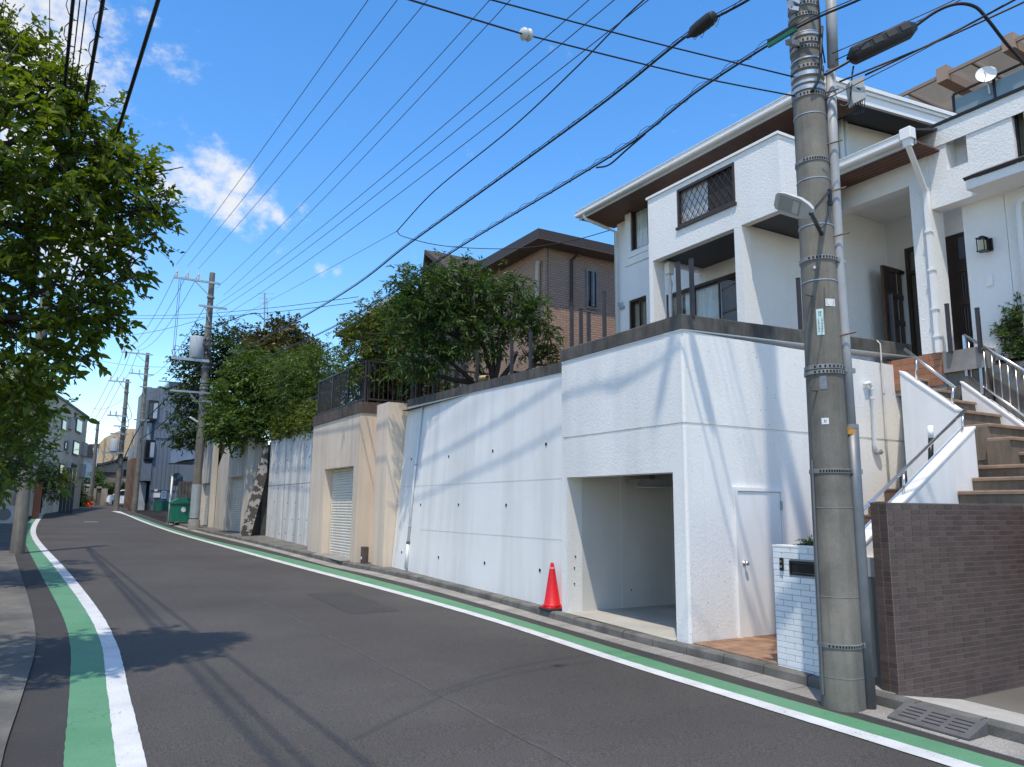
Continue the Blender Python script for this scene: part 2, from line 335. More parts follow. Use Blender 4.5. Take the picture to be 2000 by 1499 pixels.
w_l=strip('white_edge_line',Lmi,Lwi,-6,66,.0085,paint_w,.12,1,jit=.004)
g_r=strip('green_lane_marking',Rmi,Rgo,-6,58,.008,paint_g,.12,1,jit=.004)
w_r=strip('white_edge_line',Rwi,Rmi,-6,67,.0085,paint_w,.12,1,jit=.004)
strip('road_shoulder',Rgo,Ae,-6,60,.004,asphalt2,.5,1)
# repaired trench seams and a joint line in the asphalt
def seam(name,pts,w,m):
    f=crv(pts); y0,y1=pts[0][1],pts[-1][1]; n=int((y1-y0)/.12); rows=[]
    for i in range(n+1):
        y=y0+(y1-y0)*i/n; x=f(y)+random.uniform(-.012,.012); ww=w*random.uniform(.5,1.4); rows.append([(x-ww/2,y,zr(y,.0035)),(x+ww/2,y,zr(y,.0035))])
    MB().grid(rows).build(name,m,kind='structure')
seal=mat('joint_sealant',(.030,.028,.027),.8,.2,6); palej=mat('worn_joint',(.085,.08,.073),.85,.2,6,fine=.3,fs=90)
seam('road_seam',[(3.55,-2),(3.5,6),(3.42,12),(3.3,20),(2.9,34),(2.4,52)],.022,palej)
strip('road_patch',lambda y:4.35,lambda y:5.2,12.4,15.1,.0028,mat('asphalt_repair',(.050,.0455,.041),.85,.12,1.2,bump=.6,bs=150,fine=.55,fs=95,bdist=.004),.3,2,jit=.006)
# short worn cross dash far up the road, crossing line where the road bends
p=gr(165,1020); q=gr(192,1020); MB().box(p[0],q[0],p[1]-.25,p[1]+.25,zr(p[1],.006),zr(p[1],.0075)).build('road_dash_marking',paint_w,kind='structure')
MB().grid([[(x,66+.25*(x+.4)+d,zr(66+.25*(x+.4)+d,.009)) for x in (-.5,.5,1.4)] for d in (-.0,.35)]).build('crossing_line',paint_w,kind='structure')
# gutter slabs and kerb stones, one piece each
kerb=thing('kerb','',None,(7.05,5,0)); kerb['kind']='structure'
gut=thing('gutter','',None,(6.9,5,0)); gut['kind']='structure'
random.seed(3); y=-2.0
while y<46:
    l=.6 if y<22 else 1.2; a=y+.006; b=y+l-.006
    if not (3.1<y<4.75 and False):
        h=.12+random.uniform(-.004,.004); xa,xb=Kf(a),Kf(b); j=random.uniform(-.004,.004)
        prof=lambda x,yy:[(x+j,yy,zr(yy,-.05)),(x+.012+j,yy,zr(yy,h-.022)),(x+.035+j,yy,zr(yy,h)),(x+.15,yy,zr(yy,h)),(x+.15,yy,zr(yy,-.05))]
        pa,pb=prof(xa,a),prof(xb,b); n=5
        MB().add(pa+pb,[tuple(range(n)),tuple(reversed(range(n,2*n)))]+[((i+1)%n,i,n+i,n+(i+1)%n) for i in range(n)]).build('kerb_stone',conc_dk,parent=kerb)
    ga,gb=Ae(a)+.004,Ae(b)+.004
    MB().add([(ga,a,zr(a,-.04)),(Kf(a),a,zr(a,-.04)),(Kf(b),b,zr(b,-.04)),(gb,b,zr(b,-.04)),(ga,a,zr(a,.008)),(Kf(a)-.002,a,zr(a,.016)),(Kf(b)-.002,b,zr(b,.016)),(gb,b,zr(b,.008))],
        [(0,3,2,1),(4,5,6,7),(0,1,5,4),(1,2,6,5),(2,3,7,6),(3,0,4,7)]).build('gutter_slab',gutter_m,parent=gut)
    y+=l
strip('pavement',lambda y:Kf(y)+.15,lambda y:Kf(y)+1.6,10.45,46,.115,conc_dk,.5,2)
MB().grid([[(Kf(y)+.15,y,zr(y,.117)),(8.2,y,zr(y,.117)),(12.8,y,zr(y,.117))] for y in np.linspace(4.9,7.7,8)]).build('forecourt',conc,kind='structure')
strip('footway',lambda y:Lk(y)-1.5,lambda y:Lk(y)-.0,-6,75,.028,mat('old_footway_concrete',(.135,.127,.11),.9,.25,1.4,bump=.6,bs=60,fine=.3,fs=90,tint=(.095,.09,.08),bdist=.006),.4,3)
# far yard beside the bend
MB().grid([[(x,y,zr(y,.0+.0)) for x in (5.5,9,14,22)] for y in (44,55,70,92)]).build('side_yard',asphalt2,kind='structure')
# raised ground of the lots behind the retaining walls
def lot(x0,x1,y0,y1,z0,z1,name='yard'): return MB().add([(x0,y0,z0),(x1,y0,z0),(x1,y1,z1),(x0,y1,z1)],[(0,1,2,3)]).build(name,soil,kind='structure')
lot(7.55,30,8.0,18.4,4.06,4.15); lot(7.8,40,18.4,26,4.1,4.35); lot(8.1,45,26,60,4.2,4.9)
MB().box(12.25,30,3,7.0,-.5,3.95).build('yard',soil,kind='structure')
# ---------------------------------------------------------------- white garage block
XG=7.24; YG=7.68; YL=10.60
gb=thing('garage_block','white painted concrete garage block with an open car bay under the white house','garage',(XG,YG,0))
OY0,OY1,OZ=7.93,10.46,2.20
c=.03
def vwall_x(mb,x0,x1,y0,y1,z0,z1): return mb.box(x0,x1,y0,y1,z0,z1)
# lower storey: two jambs and a lintel (butted), chamfered outer corner; groove; upper storey
m=MB(); m.prism([(XG,OY0,-.3),(XG,YG+c,-.3),(XG+c,YG,-.3),(XG+.32,YG,-.3),(XG+.32,OY0,-.3)],(0,0,.3+2.83)); m.build('corner_jamb',white_wall,gb)
MB().box(XG,XG+.3,OY1,YL,-.3,2.83).build('far_jamb',white_wall,gb)
MB().box(XG,XG+.3,OY0,OY1,OZ,2.83).build('lintel',white_wall,gb)
MB().box(XG+.322,12.5,YG,YG+.3,-.3,2.83).build('side_wall',white_wall,gb)
m=MB(); m.prism([(XG+.02,YL-.01,2.83),(XG+.02,YG+.02+c,2.83),(XG+.02+c,YG+.02,2.83),(12.5,YG+.02,2.83),(12.5,YG+.28,2.83),(XG+.28,YG+.28,2.83),(XG+.28,YL-.01,2.83)],(0,0,.035)); m.build('groove',white_wall,gb)
ZT=4.13
m=MB(); m.prism([(XG,YL,2.865),(XG,YG+c,2.865),(XG+c,YG,2.865),(12.5,YG,2.865),(12.5,YG+.3,2.865),(XG+.3,YG+.3,2.865),(XG+.3,YL,2.865)],(0,0,ZT-2.865)); m.build('upper_wall',white_wall,gb)
# inside of the bay
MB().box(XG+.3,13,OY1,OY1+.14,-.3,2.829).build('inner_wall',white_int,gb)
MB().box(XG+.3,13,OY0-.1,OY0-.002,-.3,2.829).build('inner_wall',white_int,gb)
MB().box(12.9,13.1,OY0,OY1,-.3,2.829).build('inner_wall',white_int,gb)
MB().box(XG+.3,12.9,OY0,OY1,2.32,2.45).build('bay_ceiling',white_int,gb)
MB().add([(Kf(9)+.16,OY0,.0),(13,OY0,.03),(13,OY1,.07),(Kf(10.4)+.16,OY1,.06)],[(0,1,2,3)]).build('bay_floor',mat('bay_floor_concrete',(.44,.42,.37),.8,.14,1.2,bump=.3,bs=60,fine=.1,fs=120,tint=(.37,.35,.31)),gb)
for xx in (8.35,9.5,10.7): MB().box(xx,xx+.008,OY1-.0025,OY1,-.2,2.3).build('formwork_joint',white_flat,gb)
# coping along both faces, individual stones
def coping(x0,x1,y0,y1,z0a,z0b,h,n,along,parent,m=coping_m):
    for i in range(n):
        f0=i/n; f1=(i+1)/n
        if along=='y':
            a=y0+(y1-y0)*f0+.004; b=y0+(y1-y0)*f1-.004; za=z0a+(z0b-z0a)*f0; zb=z0a+(z0b-z0a)*f1
            MB().add([(x0,a,za),(x1,a,za),(x1,b,zb),(x0,b,zb),(x0,a,za+h-.015),(x1,a,za+h-.015),(x1,b,zb+h-.015),(x0,b,zb+h-.015),(x0+.015,a,za+h),(x1-.015,a,za+h),(x1-.015,b,zb+h),(x0+.015,b,zb+h)],
              [(0,3,2,1),(8,9,10,11),(0,1,5,4),(1,2,6,5),(2,3,7,6),(3,0,4,7),(4,5,9,8),(5,6,10,9),(6,7,11,10),(7,4,8,11)]).build('coping_stone',m,parent)
        else:
            a=x0+(x1-x0)*f0+.004; b=x0+(x1-x0)*f1-.004; za=z0a+(z0b-z0a)*f0; zb=z0a+(z0b-z0a)*f1
            MB().add([(a,y0,za),(b,y0,zb),(b,y1,zb),(a,y1,za),(a,y0,za+h-.015),(b,y0,zb+h-.015),(b,y1,zb+h-.015),(a,y1,za+h-.015),(a,y0+.015,za+h),(b,y0+.015,zb+h),(b,y1-.015,zb+h),(a,y1-.015,za+h)],
              [(0,3,2,1),(8,9,10,11),(0,1,5,4),(1,2,6,5),(2,3,7,6),(3,0,4,7),(4,5,9,8),(5,6,10,9),(6,7,11,10),(7,4,8,11)]).build('coping_stone',m,parent)
MB().prism([(XG-.012,YL,ZT),(XG-.012,YG-.012,ZT),(12.5,YG-.012,ZT+.19),(12.5,YG+.3,ZT+.19),(XG+.3,YG+.3,ZT),(XG+.3,YL,ZT)],(0,0,.018)).build('drip_edge',trim_w,gb)
coping(XG-.02,XG+.34,YG+.34,YL+.02,ZT+.02,ZT+.02,.21,4,'y',gb)
coping(XG-.02,12.52,YG-.02,YG+.33,ZT+.02,ZT+.21,.21,6,'x',gb)
# pale step door in the side wall
dl=thing('store_door','white flush steel door with a round chrome knob in the garage side wall','door',(8.6,YG,0))
MB().box(8.16,9.02,YG-.028,YG-.002,-.03,1.95).build('leaf',trim_w,dl)
m=MB(); m.box(8.10,8.15,YG-.045,YG-.002,-.05,2.01); m.box(9.03,9.08,YG-.045,YG-.002,-.05,2.01); m.box(8.15,9.03,YG-.045,YG-.002,1.96,2.01); m.build('door_frame',trim_w,dl)
m=MB(); m.lathe((8.24,YG-.028,.98),[(.034,0),(.034,.008),(.014,.012),(.014,.035),(.027,.045),(.031,.06),(.024,.072),(.0,.073)],16,(0,-1,0)); m.build('knob',steel,dl,smooth=True)
for z in (.35,1.70): MB().box(9.012,9.032,YG-.06,YG-.029,z,z+.13).build('hinge',galv,dl)
# ceiling light in the bay
cl=thing('ceiling_light','dark metal strip light fixed to the ceiling inside the open white garage bay','ceiling light',(8.5,9.3,2.2))
lx0,lx1=at(1236,945,Y=10.2)[0],at(1312,950,Y=10.2)[0]; lz=at(1275,938,Y=10.2)[2]
MB().prism([(lx0,10.0,lz),(lx0,10.4,lz),(lx0,10.32,lz-.10),(lx0,10.08,lz-.10)],(lx1-lx0,0,0)).build('reflector',mat('lamp_grey',(.25,.25,.25),.5),cl)
MB().box((lx0+lx1)/2-.03,(lx0+lx1)/2+.03,10.17,10.23,lz+.001,2.319).build('hanger',MATS['lamp_grey'],cl)
MB().tube([(lx0+.06,10.2,lz-.118),(lx1-.06,10.2,lz-.118)],.018,10).build('tube',mat('lamp_tube',(.55,.55,.55),.3),cl)
for z,x in ((.5,7.38),(.75,7.38),(.93,7.4),(.35,8.55),(.6,10.1)): MB().lathe((x,OY1-.006,z),[(.014,0),(.014,.004)],10,(0,-1,0)).build('anchor_hole',dark_in,gb)
# ---------------------------------------------------------------- long white retaining wall, battered
rw=thing('retaining_wall','long white painted retaining wall with drain holes beside the garage block','wall',(7.4,14.5,.1))
def wx(z,y): return 7.36+.07*(y-10.6)/8+ (z-.1)*.085*(y-10.0)/8.4*.9
rows=[]
for k in range(10):
    f=k/9; rows.append([(wx(-.1+f*(4.0+(y-10.6)*.032+.1),y),y,-.1+f*(4.0+(y-10.6)*.032+.1)) for y in np.linspace(10.58,18.42,24)])
m=MB(); m.grid(rows)
rows2=[[(8.0,y,z) for (_,y,z) in r] for r in rows]
m.grid([rows[0],rows2[0]]); m.grid([rows2[-1],rows[-1]]); m.grid([[r[0],(8.0,r[0][1],r[0][2])] for r in rows]); m.grid([[(8.0,r[-1][1],r[-1][2]),r[-1]] for r in rows])
m.build('wall_face',white_flat,rw)
for i in range(8):
    y0=10.62+i*7.8/8+.004; y1=10.62+(i+1)*7.8/8-.004
    z0=4.0+(y0-10.6)*.032+.012; z1=4.0+(y1-10.6)*.032+.012
    MB().add([(wx(z0,y0)-.02,y0,z0),(8.02,y0,z0),(8.02,y1,z1),(wx(z1,y1)-.02,y1,z1),(wx(z0,y0)-.02,y0,z0+.185),(8.02,y0,z0+.2),(8.02,y1,z1+.2),(wx(z1,y1)-.02,y1,z1+.185)],[(0,3,2,1),(4,5,6,7),(0,1,5,4),(1,2,6,5),(2,3,7,6),(3,0,4,7)]).build('coping_stone',coping_m,rw)
MB().add([(wx(4,10.6)-.008,10.6,3.995),(8,10.6,3.995),(8,18.42,4.245),(wx(4.24,18.4)-.008,18.42,4.245),(wx(4,10.6)-.008,10.6,4.012),(8,10.6,4.012),(8,18.42,4.262),(wx(4.24,18.4)-.008,18.42,4.262)],[(0,3,2,1),(4,5,6,7),(0,1,5,4),(1,2,6,5),(2,3,7,6),(3,0,4,7)]).build('drip_edge',trim_w,rw)
def wallpt(px,py):
    x=7.5
    for _ in range(8):
        p=at(px,py,X=x); x=wx(p[2],p[1])
    return at(px,py,X=x)
for px,py in ((804,897),(877,892),(963,881),(1067,868),(822,986),(896,986),(989,987),(785,1079),(857,1089),(947,1100),(1055,1114)):
    p=wallpt(px,py); m=MB()
    m.lathe(p+np.array([.03,0,0]),[(.040,0),(.040,.034),(.031,.034),(.031,.004)],14,(-1,0,.05)); o=m.build('weep_hole',plast_w,rw)
    m=MB(); m.lathe(p+np.array([-.006,0,0]),[(.030,0),(.030,.003)],14,(-1,0,.05)); m.build('pipe_mouth',dark_in,o)
for px,py,ln in ((905,868,.012),(1000,1035,.01)): pass
for z in (1.18,2.2):
    pts=[(wx(z,y)-.0035,y,z) for y in np.linspace(10.7,16.8 if z<2 else 18.2,12)]
    m=MB(); m.grid([[(a-.0005,b,c-.004) for a,b,c in pts],[(a-.0005,b,c+.004) for a,b,c in pts]]); m.build('formwork_joint',mat('joint_grey',(.52,.53,.54),.8),rw)
# drain pipe down the wall
dp=thing('drain_pipe','thin white plastic drain pipe running down the long white retaining wall','pipe',(7.3,17.5,.2))
a=wallpt(828,792); b=wallpt(809,960); c2=wallpt(796,1112); off=np.array([-.04,0,0])
MB().tube([a+off,b+off,wallpt(800,1060)+off],.028,10).build('upper_pipe',plast_w,dp,smooth=True)
MB().tube([wallpt(800,1058)+off,c2+off],.04,10).build('lower_pipe',plast_w,dp,smooth=True)
for px,py in ((826,800),(815,908),(803,1030)): p=wallpt(px,py); MB().lathe(p+off-np.array([0,0,.015]),[(.034,0),(.034,.03)],10).build('clamp',galv,dp)
p=wallpt(800,1060)+off; MB().lathe(p,[(.045,-.03),(.045,.03)],10).build('joint_collar',conc_dk,dp)
# traffic cone
cone=thing('traffic_cone','tall red traffic cone standing beside the open white garage bay','traffic cone',(7.22,10.86,.06))
red=mat('cone_red',(.62,.012,.018),.45,.06,6); cz=zr(10.86,.12)
MB().cbox(7.05,7.39,10.69,11.03,cz,cz+.03,.012).build('rubber_base',mat('rubber_black',(.025,.022,.022),.7),cone)
MB().cbox(7.075,7.365,10.715,11.005,cz+.03,cz+.055,.012).build('base',red,cone)
MB().lathe((7.22,10.86,cz+.055),[(.15,0),(.15,.025),(.135,.04),(.045,.60),(.045,.625),(.035,.63),(.03,.68),(.02,.695),(.0,.697)],24).build('body',red,cone,autos=40)
MB().lathe((7.22,10.86,cz+.055),[(.0475,.598),(.0475,.608),(.0455,.62),(.0455,.62)],24).build('rim_band',mat('cone_rim',(.75,.35,.35),.5),cone,autos=40)
# ---------------------------------------------------------------- brown tiled wall
tile_m=mat('brown_tile',(.088,.058,.050),.42,.10,6,fine=.12,fs=200,obj=.22,island=.22,spec=.5,bump=.1,bs=120,bdist=.002)
grout=mat('grout_grey',(.26,.22,.20),.9,.1,4)
bw=thing('tiled_wall','low wall faced with small brown rectangular tiles beside the concrete pole','wall',(8.6,4.95,-.1))
BX0,BX1,BY0,BY1,BZ=7.325,9.965,4.87,5.055,1.775
MB().box(BX0,BX1,BY0,BY1,-.7,BZ).build('core',grout,bw)
TW,TH,TT=.152,.0555,.006
def tile_mesh(w,h,axis):
    c=.0016; t=TT; mb=MB()
    f=lambda u,v,d:(u,-d,v) if axis=='y' else (-d,u,v)
    b=[f(0,0,0),f(w,0,0),f(w,h,0),f(0,h,0)]; a=[f(c,c,t),f(w-c,c,t),f(w-c,h-c,t),f(c,h-c,t)]
    fs=[(4,5,6,7),(0,1,5,4),(1,2,6,5),(2,3,7,6),(3,0,4,7)]
    if axis=='x': fs=[tuple(reversed(q)) for q in fs]
    mb.add(b+a,fs); return mb
random.seed(11); tiles=[]
nrow=int((BZ+.46)/TH)
for r in range(nrow):
    z=BZ-.003-(r+1)*TH; x=BX0
    while x<BX1-.03:
        wd=TW
        if x==BX0: wd=TW*.6
        if x+wd>BX1: wd=BX1-x
        tiles.append((x,z,wd)); x+=wd
base_tm=mesh_of(tile_mesh(TW-.008,TH-.008,'y'),'tile',tile_m); half_tm=mesh_of(tile_mesh(TW*.72-.006,TH-.006,'y'),'tile',tile_m)
near=[t for t in tiles if t[0]<8.62 and abs(t[2]-TW)<.001 and t[1]>-.12][:262]
ns=set((round(t[0],4),round(t[1],4)) for t in near)
for x,z,wd in near: inst(base_tm,'tile',(x+.003,BY0,z+.003),bw)
m=MB()
for x,z,wd in tiles:
    if (round(x,4),round(z,4)) in ns: continue
    tm=tile_mesh(wd-.008,TH-.008,'y'); m.add([(a+x+.003,b+BY0,c+z+.003) for a,b,c in tm.v],tm.f)
ed=tile_mesh((BY1-BY0)/2-.008,TH-.008,'x')
for r in range(nrow):
    z=BZ-.003-(r+1)*TH
    for k in range(2): m.add([(a+BX0,b+BY0+k*(BY1-BY0)/2+.003,c+z+.003) for a,b,c in ed.v],ed.f)
m.build('tiling',tile_m,bw,kind='stuff')
MB().box(BX0-.007,BX1,BY0-.007,BY1+.004,BZ,BZ+.012).build('cap',mat('tile_cap',(.13,.10,.09),.6),bw)
# sloped driveway apron, plastic kerb ramp with slots
MB().add([(7.275,4.895,-.075),(11,4.895,-.62),(11,-6,-.75),(7.275,-6,-.32),(7.275,4.895,-.8),(11,4.895,-.8),(11,-6,-.9),(7.275,-6,-.8)],[(3,2,1,0),(0,1,5,4),(1,2,6,5),(2,3,7,6),(3,0,4,7)]).build('driveway_apron',mat('pale_apron_concrete',(.42,.40,.36),.8,.12,3,bump=.4,bs=90,fine=.15,fs=120),kind='structure')
kr=thing('kerb_ramp','grey slotted plastic kerb ramp lying in the gutter by the brown tiled wall','kerb ramp',(7.1,4.2,-.18))
rub=mat('ramp_rubber',(.105,.10,.098),.75,.15,8,bump=.4,bs=120,bdist=.003,fine=.2,fs=150)
zk=lambda y:zr(y)
y0,y1=3.92,4.66
A=[(6.80,y0,zk(y0)+.016),(6.80,y0,zk(y0)+.03),(7.10,y0,zk(y0)+.125),(7.10,y0,zk(y0)+.016)]; B=[(a,y1,c+zk(y1)-zk(y0)) for a,b,c in A]
MB().add(A+B,[(0,1,2,3),(7,6,5,4),(1,0,4,5),(2,1,5,6),(3,2,6,7),(0,3,7,4)]).build('wedge',rub,kr)
for i in range(4):
    for j in range(3):
        ya=y0+.07+j*.215; xa=6.86+i*.055; f=lambda x:(x-6.80)/.30*.095+.03
        MB().add([(xa,ya,zk(ya)+f(xa)+.0015),(xa+.016,ya,zk(ya)+f(xa+.016)+.0015),(xa+.016,ya+.17,zk(ya+.17)+f(xa+.016)+.0015),(xa,ya+.17,zk(ya+.17)+f(xa)+.0015)],[(0,1,2,3)]).build('slot',dark_in,kr)
for i in range(2):
    ya=y0-.0+i*.0
# ---------------------------------------------------------------- white brick letterbox wall
mbx=thing('letterbox_wall','low wall of glossy white bricks with a letter slot and doorbell','letterbox',(7.33,6.0,0))
brick_w=mat('white_glazed_brick',(.74,.76,.78),.3,.05,4,obj=.05,spec=.5,bump=.15,bs=60,bdist=.002)
MX0,MX1,MY0,MY1,MZ0,MZ1=7.25,7.43,5.56,6.29,-.08,1.285
MB().box(MX0+.012,MX1,MY0+.012,MY1-.012,MZ0,MZ1-.004).build('core',mat('mortar_pale',(.42,.43,.44),.9),mbx)
BH=.0656; BL=.245; nr=int((MZ1-MZ0)/BH)
SLY0,SLY1,SLZ0,SLZ1=5.70,6.06,.985,1.14
for r in range(nr+1):
    z1=MZ1-r*BH; z0=max(z1-BH+.007,MZ0)
    if z1-z0<.02: continue
    y=MY1-(0 if r%2==0 else BL/2); first=r%2==1
    segs=[(MY1-BL/2+.004,MY1)] if first else []
    while y>MY0+.01: segs.append((max(y-BL,MY0)+.004,y-.004 if y<MY1 else MY1)); y-=BL
    for a,b in segs:
        if b-a<.02: continue
        if z0<SLZ1-.01 and z1>SLZ0+.01 and a<SLY1 and b>SLY0:
            for (aa,bb) in ((a,min(b,SLY0)),(max(a,SLY1),b)):
                if bb-aa>.03: MB().cbox(MX0,MX0+.03,aa,bb,z0,z1-.0,.003).build('brick',brick_w,mbx)
        else: MB().cbox(MX0,MX0+.03,a,b,z0,z1,.003).build('brick',brick_w,mbx)
    MB().cbox(MX0+.034,MX1,MY1-.03,MY1,z0,z1,.003).build('brick',brick_w,mbx)
    MB().cbox(MX0+.034,MX1,MY0,MY0+.03,z0,z1,.003).build('brick',brick_w,mbx)
MB().box(MX0-.004,MX1+.004,MY0-.004,MY1+.004,MZ1+.001,MZ1+.02).build('cap',trim_w,mbx)
m=MB(); y0,y1,z0,z1=SLY0,SLY1,SLZ0,SLZ1
m.box(MX0-.008,MX0+.03,y0,y1,z1-.02,z1); m.box(MX0-.008,MX0+.03,y0,y1,z0,z0+.02); m.box(MX0-.008,MX0+.03,y0,y0+.02,z0+.02,z1-.02); m.box(MX0-.008,MX0+.03,y1-.02,y1,z0+.02,z1-.02)
sl=m.build('slot_frame',frame_bk,mbx); MB().prism([(MX0+.004,y0+.025,z0+.025),(MX0+.018,y0+.025,z0+.03),(MX0+.01,y0+.025,z1-.025),(MX0,y0+.025,z1-.03)],(0,y1-y0-.05,0)).build('flap',frame_bk,sl)
db=MB().cbox(MX0-.024,MX0,6.135,6.185,1.02,1.165,.006).build('doorbell',frame_bk,mbx); MB().lathe((MX0-.024,6.16,1.065),[(.014,0),(.014,.006),(.0,.008)],12,(-1,0,0)).build('button',galv,db)
MB().lathe((MX0-.024,6.16,1.125),[(.010,0),(.010,.002)],12,(-1,0,0)).build('lens',steel,db)
# soil and sprigs behind the letterbox, grey gate panel between pole and brown wall
MB().box(MX1+.002,8.3,5.6,6.27,.0,1.16).build('planter_block',white_flat,label='white rendered planter block behind the white brick letterbox wall',cat='planter')
gp=thing('gate_leaf','narrow dark grey gate leaf between the pole and the brown tiled wall','gate',(7.5,5.2,0))
gm=mat('gate_grey',(.12,.125,.13),.5,.1,4,metal=.3)
MB().box(7.42,7.46,5.10,5.54,.02,1.02).build('panel',gm,gp)
MB().box(7.415,7.465,5.10,5.54,1.022,1.22).build('glass_band',mat('gate_band',(.34,.35,.36),.3),gp)
MB().box(7.41,7.47,5.065,5.098,-.1,1.24).build('post',gm,gp)
# paving tiles in front of the store door
pv=thing('tile_paving','',None,(8,7,0)); pv['kind']='structure'
pav_m=mat('terracotta_paver',(.27,.155,.095),.7,.15,5,obj=.16,fine=.15,fs=140,bump=.2,bs=80)
MB().grid([[(x,y,zr(y,.119)+(.0 if y>6 else 0)) for x in (7.275,9.4)] for y in (6.30,7.68)]).build('joint_bed',mat('paver_joint',(.09,.075,.06),.95),pv)
tm=mesh_of(MB().cbox(0,.142,0,.142,-.01,.012,.004),'paver',pav_m)
y=6.32; r=0
while y<7.53:
    x=7.28
    while x<9.0:
        inst(tm,'paver',(x,y,zr(y+.07,.121)),pv,rot=(math.atan(.022),0,0)); x+=.15
    y+=.15; r+=1
# ---------------------------------------------------------------- entrance stairs
st=thing('entrance_stairs','stone entrance stairs climbing between white parapets to the open front door','stairs',(10.6,5.6,0))
stone=mat('step_stone',(.185,.145,.105),.8,.22,3,streak=.35,sscale=(6,6,1.2),bump=.4,bs=60,fine=.15,fs=120,bdist=.004)
nose=mat('step_nosing',(.27,.185,.13),.75,.18,5,bump=.3,bs=70,fine=.12,fs=120)
brick_br=mat('brown_brick_step',(.15,.095,.065),.8,.2,6,bump=.4,bs=60)
zs=[1.965,2.145,2.32,2.495]; xs=[10.02,10.38,10.76,11.05]
for i,(x,z) in enumerate(zip(xs,zs)):
    x2=xs[i+1]+.02 if i<3 else 12.2
    ye=5.66+ (0 if i<2 else .12)
    o=MB().box(x+.02,x2,3.6,ye,z-.55,z-.045).build('step',stone,st)
    MB().cbox(x-.012,x2,3.6,ye,z-.045,z,.012).build('nosing',nose,o)
x0,x1=10.915,11.88
up=[(5.36,2.69),(5.66,2.90),(5.98,3.115),(6.32,3.335),(6.68,3.555),(7.02,3.78)]
for i,(y,z) in enumerate(up):
    yb=up[i+1][0]+.02 if i<5 else 7.15
    xx1=12.3 if i==0 else x1; xa=10.835 if i==0 else (x0 if i<4 else 11.42)
    o=MB().box(xa,xx1,y+.02,yb,z-.5,z-.042).build('step',stone,st); MB().cbox(xa,xx1,y-.012,yb,z-.042,z,.012).build('nosing',nose,o)
MB().box(10.43,12.15,3.62,5.63,.9,2.085).build('stair_core',stone,st); MB().box(10.93,11.87,5.42,6.85,.9,2.62).build('stair_core',stone,st); MB().box(11.44,11.87,6.4,7.1,2.63,3.28).build('stair_core',stone,st)
# lower brown brick flight between the garage wall and the first parapet
for i in range(2,9):
    x=8.42+i*.44; z=.62+i*.205
    o=MB().box(x,x+.46,5.84,7.67,z-.6,z-.03).build('brick_step',brick_br,st); MB().cbox(x-.01,x+.44,5.84,7.67,z-.03,z,.008).build('tread',brick_br,o)
# parapets
def slope_par(name,poly,ext): return MB().prism(poly,ext).build(name,white_flat,st)
PY=5.67
tA=at(1690,1062,Y=PY); tB=at(1903,837,Y=PY)
tA2=tA+(tA-tB)/np.linalg.norm(tA-tB)*.3
slope_par('parapet',[(tA2[0],PY,-.1),(tA2[0],PY,tA2[2]),(tB[0],PY,tB[2]),(tB[0],PY,-.1)],(0,.17,0))
MB().prism([(tA2[0],PY-.014,tA2[2]+.001),(tB[0]+.01,PY-.014,tB[2]+.001),(tB[0]+.01,PY-.014,tB[2]+.03),(tA2[0],PY-.014,tA2[2]+.03)],(0,.2,0)).build('parapet_cap',white_flat,st)
PX=10.74
qa=at(1757,728,X=PX); qb=at(1866,803,X=PX)
slope_par('parapet',[(PX,qa[1],-.1),(PX,qa[1],qa[2]),(PX,qb[1],qb[2]),(PX,qb[1],-.1)],(.16,0,0))
MB().prism([(PX-.012,qa[1],qa[2]+.001),(PX-.012,qb[1]-.01,qb[2]+.001),(PX-.012,qb[1]-.01,qb[2]+.03),(PX-.012,qa[1],qa[2]+.03)],(.19,0,0)).build('parapet_cap',white_flat,st)
MB().prism([(10.82,qa[1]+.005,1.2),(10.9,qa[1]+.005,1.2),(12.24,7.675,1.2),(12.16,7.675,1.2)],(0,0,2.45)).build('bounce_blocker',white_flat,st)  # added wall, edge-on to the camera, blocks tan bounce from the steps
PX3=11.90
ra=at(1877,748,X=PX3); rb=at(2000,836,X=PX3); rc=rb+(rb-ra)*.6
slope_par('parapet',[(PX3,ra[1],1.8),(PX3,ra[1],ra[2]),(PX3,rc[1],rc[2]),(PX3,rc[1],1.8)],(.16,0,0))
MB().prism([(PX3-.012,ra[1]+.01,ra[2]+.001),(PX3-.012,rc[1],rc[2]+.001),(PX3-.012,rc[1],rc[2]+.03),(PX3-.012,ra[1]+.01,ra[2]+.03)],(.19,0,0)).build('parapet_cap',white_flat,st)
# handrails
hr=thing('stair_handrail','stainless handrail on the white parapet above the brown tiled wall','handrail',(9.5,5.75,1))
a=at(1684,998,Y=PY+.085); b=at(1889,797,Y=PY+.085); MB().tube([a+(a-b)*.35,a,b],.021,12).build('rail',steel,hr,smooth=True)
for px,py0,py1 in ((1765,960,923),(1880,845,806)): MB().tube([at(px,py0+6,Y=PY+.085),at(px,py1,Y=PY+.085)],.017,10).build('baluster',steel,hr,smooth=True)
hr2=thing('stair_handrail','short stainless handrail beside the garage coping at the top of the stairs','handrail',(PX,6.6,3))
a=at(1767,682,X=PX+.08); b=at(1866,758,X=PX+.08); MB().tube([a,b],.021,12).build('rail',steel,hr2,smooth=True)
for px,py0,py1 in ((1790,745,698),(1861,797,754)): MB().tube([at(px,py0,X=PX+.08),at(px,py1,X=PX+.08)],.017,10).build('baluster',steel,hr2,smooth=True)
hr3=thing('stair_balustrade','stainless balustrade with thin upright bars below the shrub','handrail',(PX3,6,3))
X3=PX3+.08
a=at(1883,655,X=X3); b=at(2000,724,X=X3); e=b+(b-a)*.5; la=at(1890,733,X=X3); lb=at(2000,812,X=X3); le=lb+(lb-la)*.5
